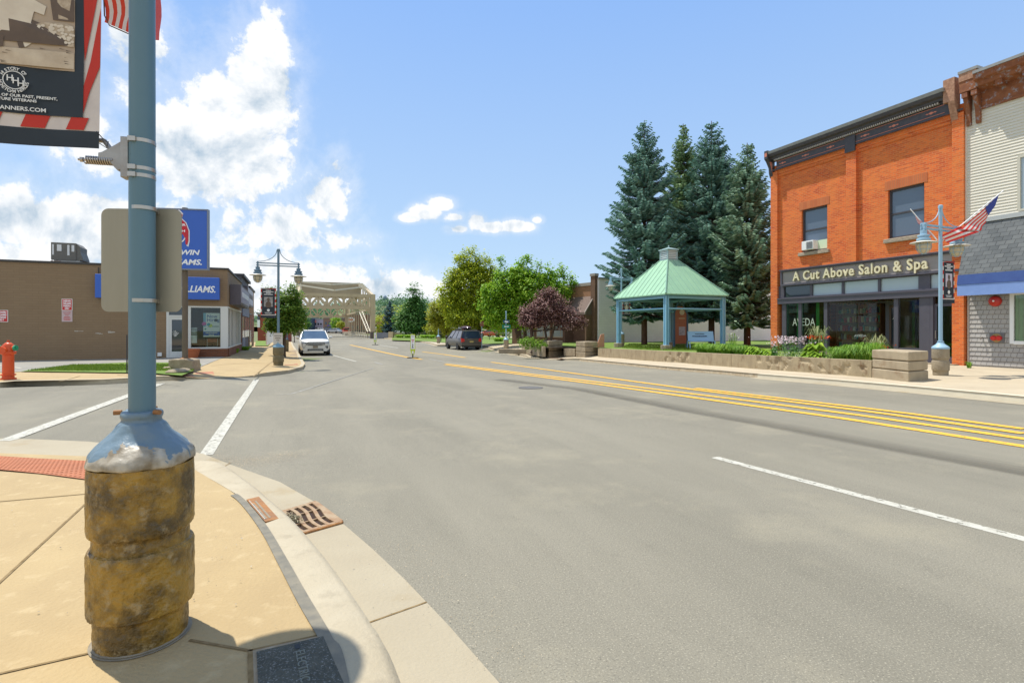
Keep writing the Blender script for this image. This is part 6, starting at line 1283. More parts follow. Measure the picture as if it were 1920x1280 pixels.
# ---------------------------------------------------------------- bed planting
lime = leafmat('hosta_leaves', (.16, .30, .02), (.36, .50, .04), (.24, .40, .03), .35); lily = leafmat('daylily_blades', (.10, .24, .02), (.30, .46, .05), (.18, .36, .03), .35)
def hosta(c, r, h, n=70):
    Q = []
    for i in range(n):
        a = rng.random()*6.283; e = rng.random()**.6; d = np.array([math.cos(a), math.sin(a), 0]); s_ = np.array([-d[1], d[0], 0]); p0 = d*r*e*.35+np.array([0, 0, h*(.85-.5*e)]); L_ = r*(.35+.3*rng.random()); w = L_*.32; up = .5-.9*e
        p1 = p0+d*L_*.5+np.array([0, 0, L_*(up*.6+.12)]); p2 = p0+d*L_+np.array([0, 0, L_*(up*.5-.2)])
        Q.append([p0, p1-s_*w, p2, p1]); Q.append([p0, p1, p2, p1+s_*w+np.array([0, 0, w*.3])])
    return np.array(Q)
def blades(r, h, n=420, w=.012):
    Q = []
    for i in range(n):
        a = rng.random()*6.283; rr_ = r*.55*rng.random(); p = np.array([math.cos(a)*rr_, math.sin(a)*rr_, 0]); a2 = a+rng.normal()*.5; d = np.array([math.cos(a2), math.sin(a2), 0]); s_ = np.array([-d[1], d[0], 0])*w*(.7+.6*rng.random()); H_ = h*(.65+.5*rng.random()); o_ = r*(.25+.5*rng.random())
        q = [p, p+d*o_*.3+np.array([0, 0, H_*.7]), p+d*o_*.75+np.array([0, 0, H_]), p+d*o_*1.25+np.array([0, 0, H_*.72])]
        for j in range(3):
            k0 = 1-.2*j; k1 = 1-.2*(j+1) if j < 2 else .1; Q.append([q[j]-s_*k0, q[j+1]-s_*k1, q[j+1]+s_*k1, q[j]+s_*k0])
    return np.array(Q)
def flowers(c0, r, h, n, size, top=False):
    P = np.stack([rng.normal(0, r*.45, n), rng.normal(0, r*.45, n), h*(.75+.35*rng.random(n) if top else rng.random(n)**.6)], 1); return leafquads(P, size, .2, 1.)
def wall_d(px): k = (px-960)/1000; a = wA-wB; l = (k*wB.y-wB.x)/(a.x-k*a.y); return wB.y+l*a.y
def plant(name, label, cat, px, d, z, parts, group=None):
    if 1300 < px < 1640 and z < .6 and 'pot' not in name: d = max(d, wall_d(px)+1.15); z += .04
    p = Vector(((px-960)/1000*d, d, z)); t = thing(name, label, cat, p, 0, group)
    for nm, Q, m_ in parts: quads_obj(nm, Q, m_, t)
    return t
pinkf = leafmat('pale_pink_petals', (.55, .38, .42), (.75, .66, .68), None, .3); purf = leafmat('purple_petals', (.25, .05, .25), (.4, .15, .35), None, .3); redf = leafmat('red_orange_petals', (.62, .03, .01), (.75, .12, .01), None, .3); whf = leafmat('white_petals', (.7, .68, .6), (.6, .65, .45), None, .3)
zb_ = .42
for px, d, r, h, lab in ((1413, 18.9, .52, .38, 'lime hosta clump nearest the spruce trunk, left of the pink phlox'), (1527, 17.1, .56, .62, 'big lime hosta below the small spiky pot plant'), (1437, 18.6, .42, .33, 'small lime hosta tucked against the pink phlox')):
    plant('hosta_plant', lab, 'plant', px, d, zb_-.1, [('leaves', hosta(0, r, h, 120), lime)], 'lime hostas in the planter bed')
for px, d, r, h, n, lab in ((1318, 23.8, .5, .42, 380, 'daylily tuft just right of the bench foot'), (1341, 22.8, .55, .42, 420, 'daylily tuft between the bench and the pavilion post'), (1366, 21.5, .5, .45, 420, 'daylily tuft in front of the right pavilion post'), (1391, 20.5, .45, .42, 380, 'daylily tuft left of the lime hostas'), (1581, 16.5, .5, .48, 520, 'daylily tuft left of the big block stack'), (1610, 15.9, .55, .55, 600, 'dense daylily tuft touching the big block stack'), (1630, 16.6, .5, .62, 480, 'daylily tuft behind the left corner of the big block stack')):
    plant('daylily', lab, 'plant', px, d, zb_-.1, [('blades', blades(r, h, n), lily)], 'daylily tufts in the planter bed')
plant('phlox', 'bushy phlox with pale pink and white flowers under the window', 'plant', 1478, 18.1, zb_-.1, [('foliage', crown([((0, 0, .3), (.5, .4, .34), 1)], 60, 16, .16, .06), dkgreen), ('flowers', flowers(0, .75, .78, 260, .055, True), pinkf), ('flowers', flowers(0, .7, .3, 120, .045), whf)])
plant('phlox', 'thin phlox stem with pale flowers against the left brick pier', 'plant', 1452, 19.3, zb_-.1, [('foliage', blades(.2, .5, 60), dkgreen), ('flowers', flowers(0, .25, .62, 60, .05, True), pinkf)])
plant('petunia', 'low purple petunias between the big hosta and daylilies', 'plant', 1558, 16.8, zb_-.1, [('foliage', crown([((0, 0, .15), (.25, .2, .16), 1)], 20, 14, .1, .05), dkgreen), ('flowers', flowers(0, .35, .34, 60, .05, True), purf)])
plant('white_iris', 'white flower stalks between the daylilies left of the phlox', 'plant', 1374, 22.5, zb_, [('stems', blades(.25, .75, 30, .008), lily), ('flowers', flowers(0, .3, .85, 24, .06, True), whf)])
for px, d, z, lab in ((1532, 19.3, .9, 'spiky pot plant with orange flowers by the left shop window'), (1642, 17.8, .62, 'spiky pot plant with large red flowers by the salon entrance')):
    plant('potted_flower', lab, 'potted plant', px, d, z, [('spikes', blades(.42, .62, 42, .014), leafmat('spike_blades', (.2, .28, .1), (.5, .5, .25), None, .2)), ('foliage', crown([((0.05, 0, .12), (.26, .2, .18), 1)], 16, 14, .1, .06), dkgreen), ('flowers', flowers(0, .36, .30, 60 if px < 1600 else 110, .075, True), redf)], 'spiky potted flowers before the salon')
    m = MB(); m.lathe([(.12, -.62), (.2, -.02), (.22, 0), (.19, 0), (.17, -.05), (.001, -.05)], 16); m.build('pot', mat('clay', (.30, .12, .06), .8), bpy.data.objects[[o.name for o in COL.objects if o.name.startswith('potted_flower')][-1]])
plant('shrub', 'low bright green shrub in the short planter behind the left blocks', 'shrub', 1000, 32.2, .35, [('foliage', crown([((-.35, 0, .25), (.5, .35, .3), 1), ((.4, 0, .15), (.5, .35, .25), 1)], 60, 30, .18, .08), leafmat('shrub_leaves', (.14, .30, .02), (.26, .42, .04), None))])
plant('weed', 'small weed growing at the foot of the shingle wall', 'plant', 1817, 18.3, .13, [('leaves', blades(.12, .2, 60, .01), lily)])
for k, (px, d) in enumerate(((460, 33.0), (443, 29.5))): plant('weed', ('green weed patch beside the narrow shop wall', 'little weed at the brick base of the paint shop')[k], 'plant', px, d, .13, [('leaves', blades(.35 if k == 0 else .15, .22, 160, .02), bright)])
# grass blades on the near edge of both lawns so their rims are not knife-cut
Q = []
gl = leafmat('grass_blades', (.09, .17, .015), (.22, .30, .03), None, .3)
def tufts(P4, n, h, w):
    out = []
    for i in range(n):
        u, v = rng.random(2); p = np.array(P4[0])*(1-u)*(1-v)+np.array(P4[1])*u*(1-v)+np.array(P4[2])*u*v+np.array(P4[3])*(1-u)*v; a = rng.random()*6.28; s_ = np.array([math.cos(a), math.sin(a), 0])*w; t_ = np.array([rng.normal()*h*.4, rng.normal()*h*.4, h*(.6+.7*rng.random())]); out.append([p-s_, p-s_*.5+t_, p+s_*.5+t_, p+s_])
    return np.array(out)
g4 = [(*P2(*p, .13), .285) for p in ((50, 697), (362, 697), (376, 685), (140, 686))]; z_ = .165
g4 = [(x, y, G(x, y)+z_) for x, y, _ in g4]; tag(quads_obj('grass_blades', tufts(g4, 9000, .05, .008), gl), 'short grass growing in the strip before the paint shop', 'grass', kind='stuff')
g4 = [(V(px, 0, d).x, d, .36) for px, d in ((1165, 30), (1330, 25), (1400, 33), (1180, 38))]; tag(quads_obj('grass_blades', tufts(g4, 9000, .07, .012), gl), 'lawn grass growing under the pavilion and spruces', 'grass', kind='stuff')
# ---------------------------------------------------------------- bridge
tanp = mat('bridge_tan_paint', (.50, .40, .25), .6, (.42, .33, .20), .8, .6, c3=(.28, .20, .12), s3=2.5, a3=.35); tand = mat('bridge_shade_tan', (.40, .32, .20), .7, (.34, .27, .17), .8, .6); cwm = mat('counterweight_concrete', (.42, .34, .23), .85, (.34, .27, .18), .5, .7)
palep = mat('bridge_cream_paint', (.66, .60, .46), .6)
t = thing('bascule_bridge', 'tan steel drawbridge with latticed portals and overhead counterweight across the street', 'bridge', SN(99.2, 8.03, -.38), ROT)
W2_ = 6.17                                                 # local x across, y away
def beam(mb, a, b, w, mat=0):
    a, b = Vector(a), Vector(b); d = (b-a).normalized(); s_ = d.cross(Vector((0, 1, 0))) if abs(d.y) < .9 else Vector((1, 0, 0)); s_.normalize(); u_ = s_.cross(d).normalized(); h = w/2
    mb.add([p+s_*i*h+u_*j*h for p in (a, b) for i, j in ((-1, -1), (1, -1), (1, 1), (-1, 1))], [(0, 1, 2, 3), (7, 6, 5, 4), (0, 4, 5, 1), (1, 5, 6, 2), (2, 6, 7, 3), (3, 7, 4, 0)])
def portal(y, z0, z1, name, colw=.8, n=8, w=.42, left=True):
    m = MB(); m.bx(-W2_-colw/2+.2, W2_-colw/2, y-.25, y+.25, z1-.55, z1); m.bx(-W2_-.2, W2_-colw/2, y-.25, y+.25, z0, z0+.45)
    xs = [-W2_+.2+(2*W2_-colw-.2)*i/n for i in range(n+1)]
    for i in range(n+1): m.bx(xs[i]-w/2, xs[i]+w/2, y-.18, y+.18, z0+.45, z1-.55)
    for i in range(n):
        a, b_ = (xs[i], xs[i+1]) if i % 2 else (xs[i+1], xs[i]); beam(m, (a, y, z0+.45), (b_, y, z1-.55), w)
        for xx, zz, sx, sz in ((xs[i]+w/2, z1-.55, 1, -1), (xs[i+1]-w/2, z1-.55, -1, -1), (xs[i]+w/2, z0+.45, 1, 1), (xs[i+1]-w/2, z0+.45, -1, 1)): m.prism([(xx, zz), (xx+sx*.55, zz), (xx, zz+sz*.55)], 'y', y-.12, y+.12)
    return m.build(name, tanp, t)
zt_ = 7.98; zb_2 = 5.28
portal(0, zb_2, zt_, 'front_portal')
for sx in (-1, 1):
    m = MB(); m.bx(sx*W2_-.42, sx*W2_+.42, -.35, .35, 1.2, zt_+.02); m.prism([(sx*(W2_-.42), zb_2), (sx*(W2_-1.5), zb_2), (sx*(W2_-.8), zb_2-.4), (sx*(W2_-.42), zb_2-1.3)], 'y', -.2, .2); m.build('column', tanp, t)
    m = MB(); m.bx(sx*W2_-.48, sx*W2_+.48, -.45, .45, -.3, 1.2); m.build('column_foot', mat('dark_stone', (.14, .11, .09), .8), t)
portal(46, 4.6, 7.6, 'far_portal', n=7, w=.25)
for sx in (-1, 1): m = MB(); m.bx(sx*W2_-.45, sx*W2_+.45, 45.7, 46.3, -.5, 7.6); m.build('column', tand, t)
for sx in (-1, 1):                                       # side trusses
    m = MB(); X = sx*W2_; pts = [(0, zt_-.2), (8, 9.3), (18, 10.6), (24, 11.4), (30, 11.3), (38, 9.0), (46, 7.5)]
    for a, c in zip(pts[:-1], pts[1:]): beam(m, (X, a[0], a[1]), (X, c[0], c[1]), .45)
    for k in range(12):
        y = 3+k*3.6; z = np.interp(y, [q[0] for q in pts], [q[1] for q in pts]); m.bx(X-.10, X+.10, y-.10, y+.10, -.2, z)
    for k in range(0, 12, 2): y = 3+k*3.6; z = np.interp(y, [q[0] for q in pts], [q[1] for q in pts]); beam(m, (X, y, 5.3), (X, y+3.6, float(z)), .22)
    m.bx(X-.18, X+.18, 0, 46, 5.2, 5.55); m.bx(X-.3, X+.3, 0, 46, -.5, -.1); m.build('side_truss', tanp, t)
    m = MB(); beam(m, (X-sx*.7, 9, 5.1), (X-sx*.1, 2.5, 1.2), .12); beam(m, (X-sx*1.3, 9, 5.1), (X-sx*.6, 2.5, 1.2), .12)
    for k in range(9): a = Vector((X-sx*.7, 9, 5.1)).lerp(Vector((X-sx*.1, 2.5, 1.2)), k/9); b_ = Vector((X-sx*1.3, 9, 5.1)).lerp(Vector((X-sx*.6, 2.5, 1.2)), (k+1)/9); beam(m, a, b_, .07)
    m.build('lattice_strut', palep, t)
    m = MB()
    for z in (.55, .95): m.bx(sx*(W2_-1.2)-.03, sx*(W2_-1.2)+.03, 0, 46, z, z+.1)
    for k in range(24): m.bx(sx*(W2_-1.2)-.04, sx*(W2_-1.2)+.04, 1+k*1.9, 1.12+k*1.9, -.1, 1.05)
    m.build('railing', palep, t)
m = MB(); m.bx(-W2_-.2, W2_+.2, 20, 26.5, 8.6, 11.6); m.build('counterweight', cwm, t)
m = MB()
for y, z, ym, zm in ((19.5, 11.5, 13, 10.6), (13, 10.3, 6.5, 9.0)):
    beam(m, (-W2_, y, z), (0, ym, zm), .26); beam(m, (W2_, y, z), (0, ym, zm), .26)
m.build('top_bracing', palep, t)
m = MB()
for k in range(6): m.bx(-W2_-.3, -W2_+.5, 6+k*2.1, 6.3+k*2.1, 8.6+.42*k, 9.2+.42*k); m.bx(W2_-.5, W2_+.4, 6+k*2.1, 6.3+k*2.1, 8.6+.42*k, 9.2+.42*k)
m.build('rack_teeth', palep, t)
# parapets right of the bridge
p = V(731, 632, 92); t = thing('bridge_parapet', 'grey iron railing and tan stone pier beside the bridge', 'railing', Vector((V(707, 0, 95).x, 95, -.3)), 0)
m = MB(); m.bx(0, 2.1, -.1, .1, 0, 1.0); m.build('railing_panel', mat('blue_grey_panel', (.18, .19, .22), .7), t); m = MB(); m.bx(2.1, 2.9, -.4, .4, 0, 1.15); m.build('pier', tanp, t); m = MB(); m.bx(2.9, 4.5, -.1, .1, .75, .95)
for k in range(9): m.bx(2.95+k*.18, 3.03+k*.18, -.05, .05, 0, .75)
m.build('balustrade', cwm, t)
# ---------------------------------------------------------------- vehicles
def car(label, loc, rz, paint, L=4.6, W=1.85, H=1.48, kind='sedan', group=None, name='parked_car', simple=False, ref=MT['dark_window_glass']):
    t = thing(name, label, 'car', loc, rz, group); w = W/2
    if kind == 'suv': st = [(-L/2, .95, .86), (-L/2+.12, 1.08, .95), (-1.6, 1.12, 1), (0, 1.12, 1), (1.15, 1.12, .99), (2.0, 1.07, .95), (2.33, 1.0, .90), (L/2, .84, .82)]; gh = [(-L/2+.12, 1.08, -2.2), (1.18, 1.12, .35)]
    elif kind == 'van': st = [(-L/2, .98, .90), (-L/2+.1, 1.06, .96), (-1.6, 1.08, 1), (0, 1.08, 1), (1.5, 1.05, .99), (2.15, .92, .93), (L/2, .72, .80)]; gh = [(-L/2+.06, 1.06, -2.38), (1.6, 1.04, .55)]
    else: st = [(-L/2, .78, .84), (-L/2+.2, .92, .93), (-1.4, .96, 1), (0, .96, 1), (1.0, .93, .99), (1.9, .80, .92), (L/2, .62, .80)]; gh = [(-1.85, .93, -1.15), (1.05, .93, .25)]
    m = MB(); ring = []; zl = .30
    for y, zt2, k in st:
        ww = w*k; ring.append([(-ww*.90, y, zl), (-ww*.99, y, zl+.14), (-ww, y, zt2*.62), (-ww*.975, y, zt2*.88), (-ww*.90, y, zt2*.97), (-ww*.5, y, zt2+.015), (0, y, zt2+.02), (ww*.5, y, zt2+.015), (ww*.90, y, zt2*.97), (ww*.975, y, zt2*.88), (ww, y, zt2*.62), (ww*.99, y, zl+.14), (ww*.90, y, zl)])
    n = 13; m.add([p for r_ in ring for p in r_], [(i*n+j, i*n+(j+1) % n, (i+1)*n+(j+1) % n, (i+1)*n+j) for i in range(len(st)-1) for j in range(n)]+[tuple(range(n)), tuple(range((len(st)-1)*n, len(st)*n))]); m.build('body', paint, t, smooth=True)
    (yr, zr_, ytr), (yf, zf_, ytf) = gh; wb = w*.93; wt = w*.74
    base = [(-wb, yr, zr_-.03), (wb, yr, zr_-.03), (wb, yf, zf_-.03), (-wb, yf, zf_-.03)]; tp_ = [(-wt, ytr, H-.05), (wt, ytr, H-.05), (wt, ytf, H-.05), (-wt, ytf, H-.05)]
    m = MB(); m.add(base+tp_, [(0, 1, 5, 4), (1, 2, 6, 5), (2, 3, 7, 6), (3, 0, 4, 7), (4, 5, 6, 7)]); m.build('windows', ref, t)
    m = MB(); m.add([(-wt-.01, ytr-.02, H-.06), (wt+.01, ytr-.02, H-.06), (wt+.01, ytf+.03, H-.06), (-wt-.01, ytf+.03, H-.06), (-wt*.8, ytr+.1, H), (wt*.8, ytr+.1, H), (wt*.8, ytf-.15, H), (-wt*.8, ytf-.15, H)], [(0, 1, 5, 4), (1, 2, 6, 5), (2, 3, 7, 6), (3, 0, 4, 7), (4, 5, 6, 7)])
    for sx in (-1, 1):
        m.tube((sx*wb, yr, zr_-.02), (sx*(wt+.0), ytr, H-.05), .045, n=6); m.tube((sx*wb, yf, zf_-.02), (sx*wt, ytf, H-.05), .035, n=6)
        for f in ((.33, .66) if kind != 'sedan' else (.5,)): a = Vector((sx*wb, yr+(yf-yr)*f, (zr_+zf_)/2-.02)); b_ = Vector((sx*wt, ytr+(ytf-ytr)*f, H-.05)); m.tube(a, b_, .03, n=6)
    m.build('roof', paint, t)
    wr = .36 if kind == 'suv' else .33
    for sx in (-1, 1):
        for sy in (-1, 1):
            y = sy*L*.30+(-.05 if kind != 'sedan' else 0); q = MB(); q.M = Matrix.Translation((sx*(w-.12), y, wr)) @ Matrix.Rotation(math.pi/2, 4, 'Y'); q.lathe([(wr*.62, -.115), (wr*.95, -.12), (wr, -.09), (wr, .09), (wr*.95, .12), (wr*.62, .115)], 20); wh = q.build('wheel', rubber, t, smooth=True)
            if not simple: q = MB(); q.M = Matrix.Translation((sx*(w-.12), y, wr)) @ Matrix.Rotation(math.pi/2, 4, 'Y'); q.lathe([(wr*.62, -.10), (wr*.6, -.11), (wr*.15, -.08), (.001, -.08)], 12); q.lathe([(wr*.62, .10), (wr*.6, .115), (wr*.15, .085), (.001, .085)], 12); q.build('rim', MT.get('alloy') or mat('alloy', (.5, .5, .48), .35, metal=.8), wh)
    if not simple:
        for sx in (-1, 1): m = MB(); m.ball((sx*(w+.1), yf-.35, zf_+.10), (.13, .07, .09), 8, 6); m.build('mirror', paint, t)
    return t
wp = mat('white_car_paint', (.66, .65, .60), .25, spec=.7); gp_ = mat('dark_grey_car_paint', (.12, .11, .10), .28, metal=.4, spec=.7)
chrome = mat('chrome', (.6, .6, .6), .2, metal=1.); lensm = mat('headlamp_lens', (.30, .34, .40), .1, spec=1.); blk = mat('black_trim', (.02, .02, .022), .5); tailm = mat('tail_lamp_red', (.60, .012, .012), .25, spec=.8); plate_ = mat('licence_plate', (.25, .2, .14), .5); wsg = mat('blue_windscreen', (.05, .09, .15), .05, (.10, .15, .21), 1.2, .6, spec=1.)
sp_ = at(591.5, 667, .0); fwd = math.atan2(-U.y, -U.x)-math.pi/2; Ls = 5.05
dS = sp_+U*(Ls/2)+Vector((0, 0, .01)); t = car('white sport utility vehicle parked facing us at the left kerb', dS, fwd, wp, 5.05, 2.0, 1.74, 'suv', ref=wsg)
m = MB(); m.bx(-.62, .62, Ls/2-.16, Ls/2+.015, .74, .93); m.build('grille', blk, t)
for z in (.78, .86): m = MB(); m.bx(-.62, .62, Ls/2+.015, Ls/2+.03, z, z+.025); m.build('grille_bar', chrome, t)
m = MB(); m.bx(-.5, .5, Ls/2-.1, Ls/2+.03, .35, .46); m.build('lower_grille', blk, t); m = MB(); m.bx(-.42, .42, Ls/2+.03, Ls/2+.045, .33, .37); m.build('skid_plate', chrome, t)
m = MB(); m.bx(-.16, .16, Ls/2+.02, Ls/2+.04, .53, .67); m.build('licence_plate', plate_, t)
m = MB(); m.bx(-.45, .45, Ls/2-.03, Ls/2+.022, .70, .72); m.build('bumper_gap', blk, t)
for sx in (-1, 1):
    m = MB(); m.prism([(sx*.62, .78), (sx*.90, .83), (sx*.89, .96), (sx*.62, .93)], 'y', Ls/2-.35, Ls/2-.02); m.build('headlight', lensm, t)
    m = MB(); m.prism([(sx*.60, .66), (sx*.82, .66), (sx*.80, .48), (sx*.72, .48)], 'y', Ls/2-.25, Ls/2-.0); m.build('fog_lamp', blk, t)
    m = MB(); m.path([(sx*.66, .2, 1.76), (sx*.68, -.9, 1.80), (sx*.66, -2.0, 1.76)], .025, 6); m.build('roof_rail', chrome, t)
    m = MB(); m.bx(sx*1.0-.03, sx*1.0+.03, -1.2, 1.2, .28, .42); m.build('sill_trim', blk, t)
m = MB(); m.bx(-.95, .95, Ls/2-.5, Ls/2-.02, .26, .34); m.build('bumper_trim', blk, t)
vp = at(884, 656.5, 0); Lv = 5.1; dV = vp+U*(Lv/2); t = car('dark grey minivan parked at the right kerb seen from behind', dV, ROT, gp_, 5.1, 1.98, 1.70, 'van', ref=mat('blue_rear_glass', (.03, .05, .10), .05, spec=1.))
m = MB(); m.add([(-.62, -Lv/2-.02, 1.02), (.62, -Lv/2-.02, 1.02), (.54, -Lv/2+.12, 1.52), (-.54, -Lv/2+.12, 1.52)], [(0, 1, 2, 3)]); m.build('rear_window', MT['blue_rear_glass'], t)
m = MB(); m.bx(-.92, .92, -Lv/2-.08, -Lv/2+.12, .40, .62); m.build('rear_bumper', gp_, t, bevel=.03); m = MB(); m.bx(-.85, .85, -Lv/2-.03, -Lv/2+.1, .26, .40); m.build('lower_trim', blk, t)
for sx in (-1, 1): m = MB(); m.prism([(sx*.90, .68), (sx*.62, .76), (sx*.66, .98), (sx*.93, 1.04)], 'y', -Lv/2-.04, -Lv/2+.14); m.build('tail_light', tailm, t)
m = MB(); m.bx(-.17, .17, -Lv/2-.045, -Lv/2-.02, .66, .80); m.build('licence_plate', mat('gold_plate', (.5, .4, .15), .5), t)
text('D O D G E', .085, chrome, t, (-.32, -Lv/2-.03, .90), ext=.003)
for sx in (-1, 1): m = MB(); m.path([(sx*.66, .3, 1.70), (sx*.66, -2.1, 1.72)], .02, 6); m.build('roof_rail', blk, t)
t = thing('roof_box', 'dark glossy roof box on top of the minivan', 'roof box', dV+Vector((0, 0, 1.76)), ROT); m = MB(); m.ball((.05, -.8, .17), (.42, 1.05, .17), 16, 8); m.build('shell', mat('plum_gloss', (.10, .06, .08), .15, spec=1.), t, smooth=True); m = MB()
for y in (-1.4, -.2): m.bx(-.7, .7, y-.03, y+.03, -.04, 0)
m.build('crossbar', blk, t)
rp = mat('red_car_paint', (.52, .05, .02), .3); sp2 = mat('silver_car_paint', (.42, .42, .42), .3, metal=.4); np_ = mat('navy_car_paint', (.04, .05, .10), .3)
q = Vector((V(649, 0, 138).x, 138, .0)); q.z = -.35+.35; t = car('red hatchback driving away over the bridge', q, ROT, rp, 4.3, 1.85, 1.65, 'van', name='red_car')
for sx in (-1, 1): m = MB(); m.bx(sx*.75-.12, sx*.75+.12, -2.2, -2.1, .85, 1.1); m.build('tail_light', tailm, t)
for px, d, z, c_, kd, lab, rz in ((627, 160, -.0, sp2, 'sedan', 'silver car beyond the bridge', 1.2), (612, 165, 0, np_, 'sedan', 'dark car beside the silver one beyond the bridge', 1.4), (598, 170, 0, wp, 'sedan', 'white car farthest left beyond the bridge', 1.2)):
    car(lab, Vector((V(px, 0, d).x, d, z)), rz, c_, 4.5, 1.8, 1.45, kd, simple=True, group='small cars beyond the bridge')
for px, d, c_, kd, lab, rz in ((738, 125, np_, 'sedan', 'dark car in the lot nearest the bridge pier', 1.5), (752, 118, wp, 'van', 'white van in the lot left of the pyramid tree', 1.5), (768, 120, wp, 'sedan', 'white car behind the pyramid tree trunk', 1.4), (800, 112, sp2, 'suv', 'silver car right of the pyramid tree', 1.6), (812, 104, wp, 'suv', 'white car behind the distant lamp pedestal', 1.5), (846, 92, sp2, 'suv', 'silver car glimpsed just left of the minivan', 1.3), (918, 96, rp, 'sedan', 'red car in the lot right of the minivan', 1.6), (931, 100, sp2, 'sedan', 'silver car beside the red one in the lot', 1.5)):
    car(lab, Vector((V(px, 0, d).x, d, -.1)), rz, c_, 4.5, 1.8, 1.5 if kd == 'sedan' else 1.7, kd, simple=True, group='cars in the far parking lot')
# low fence and posts at the lot edge
t = thing('post_fence', 'low grey post and rail fence along the far lawn', 'fence', Vector((V(905, 0, 78).x, 78, -.25)), .12); m = MB(); m.bx(0, 6, -.03, .03, .95, 1.03); m.build('rail', steel, t)
for k in range(7): m = MB(); m.bx(k-.04, k+.04, -.04, .04, 0, 1.1); m.build('post', mat('fence_post', (.12, .1, .08), .8) if k == 0 else MT['fence_post'], t)
t = thing('post_fence', 'low dark post fence left behind the pyramid tree', 'fence', Vector((V(785, 0, 92).x, 92, -.25)), .1); m = MB(); m.bx(0, 5.5, -.03, .03, .9, .98); m.build('rail', MT['fence_post'], t)
for k in range(6): m = MB(); m.bx(k-.05, k+.05, -.04, .04, 0, 1.1); m.build('post', MT['fence_post'], t)
# person walking by the far lamp
p = Vector((V(826, 0, 66).x, 66, -.2)); t = thing('person', 'person in dark clothes walking past the far lamp pedestal', 'person', p, .4)
def person(par, skin, cl):
    J_ = {'pel': (0, 0, .95), 'ch': (0, .02, 1.3), 'nk': (0, .03, 1.5), 'hd': (0, .05, 1.64), 'tp': (0, .04, 1.74), 'hl': (.09, 0, .9), 'kl': (.1, .14, .5), 'fl': (.1, .12, .08), 'tl': (.1, .26, .05), 'hr': (-.09, 0, .9), 'kr': (-.1, -.05, .5), 'fr': (-.1, -.25, .12), 'tr': (-.1, -.14, .04), 'sl': (.19, .02, 1.42), 'el': (.25, -.08, 1.15), 'wl': (.25, .05, .92), 'gl': (.25, .1, .84), 'sr': (-.19, .02, 1.42), 'er': (-.25, .02, 1.15), 'wr': (-.24, .18, .98), 'gr': (-.24, .24, .92)}
    E = [('pel', 'ch'), ('ch', 'nk'), ('nk', 'hd'), ('hd', 'tp'), ('pel', 'hl'), ('hl', 'kl'), ('kl', 'fl'), ('fl', 'tl'), ('pel', 'hr'), ('hr', 'kr'), ('kr', 'fr'), ('fr', 'tr'), ('ch', 'sl'), ('sl', 'el'), ('el', 'wl'), ('wl', 'gl'), ('ch', 'sr'), ('sr', 'er'), ('er', 'wr'), ('wr', 'gr')]
    rad = {'pel': .14, 'ch': .15, 'nk': .06, 'hd': .10, 'tp': .07, 'hl': .09, 'hr': .09, 'kl': .06, 'kr': .06, 'fl': .045, 'fr': .045, 'tl': .035, 'tr': .035, 'sl': .06, 'sr': .06, 'el': .045, 'er': .045, 'wl': .03, 'wr': .03, 'gl': .035, 'gr': .035}
    K = list(J_); me = bpy.data.meshes.new('body'); me.from_pydata([J_[k] for k in K], [(K.index(a), K.index(b_)) for a, b_ in E], []); me.materials.append(cl)
    o = bpy.data.objects.new('body', me); COL.objects.link(o); o.parent = par; sk = o.modifiers.new('skin', 'SKIN')
    for i, k in enumerate(K): me.skin_vertices[0].data[i].radius = (rad[k], rad[k]*.85)
    me.skin_vertices[0].data[0].use_root = True; sb = o.modifiers.new('s', 'SUBSURF'); sb.levels = sb.render_levels = 1
    q = MB(); q.ball((0, .02, 1.70), (.11, .12, .10), 12, 8); q.build('hair', blk, par, smooth=True)
    q = MB(); q.ball((0, .095, 1.63), (.075, .075, .10), 12, 8); q.ball((0, .175, 1.63), .015, 6, 4); q.build('face', skin, par, smooth=True)
person(t, mat('skin', (.45, .26, .18), .6), mat('dark_clothes', (.02, .022, .03), .8))
# ---------------------------------------------------------------- far side of the river and the horizon
def bld(name, label, px0, px1, d, ytop, base, mw, depth=10, roof=None, wins=(), rz=0, extra=None):
    x0, x1 = V(px0, 0, d).x, V(px1, 0, d).x; H_ = 1.5+(615-ytop)/1000*d-base; t = thing(name, label, 'building', Vector((x0, d, base)), rz); w = x1-x0
    m = MB(); m.bx(0, w, 0, depth, -.5, H_); m.build('wall', mw, t)
    m = MB()
    if roof == 'gable': m.prism([(-.3, H_), (w+.3, H_), (w/2, H_+w*.3)], 'y', -.3, depth)
    else: m.bx(-.1, w+.1, -.1, depth, H_+.003, H_+.3)
    m.build('roof', MT['dark_cornice_paint'] if roof else cornl, t)
    for (a, c, u, v) in wins: q = MB(); q.bx(w*a, w*c, -.06, .05, H_*u, H_*v); q.build('window', glassd, t)
    return t, w, H_
rbk = brickmat('far_red_brick', (.34, .07, .03), (.26, .05, .025), (.28, .12, .08), .25, .09, .008)
t, w, H_ = bld('red_brick_building', 'red brick building with white sign seen between the left shops and street tree', 483, 524, 72, 590, 0, rbk, 4, wins=((.0, .1, .62, .95), (.36, .5, .4, .7))); m = MB(); m.bx(w*.0, w*.12, -.1, -.06, 1.6, 2.6); m.build('sign', sw, t)
sheet('lawn', [(V(478, 0, 50).x, 50), (V(502, 0, 50).x, 50), (V(510, 0, 71).x, 71), (V(480, 0, 71).x, 71)], grassm, .2, 4)
t = thing('white_fence', 'white panel fence along the left pavement before the red brick building', 'fence', (V(500, 0, 46).x, 46, .05), 0); a = Vector((0, 0, 0)); b_ = Vector((V(513, 0, 58).x-V(500, 0, 46).x, 12, 0)); m = MB()
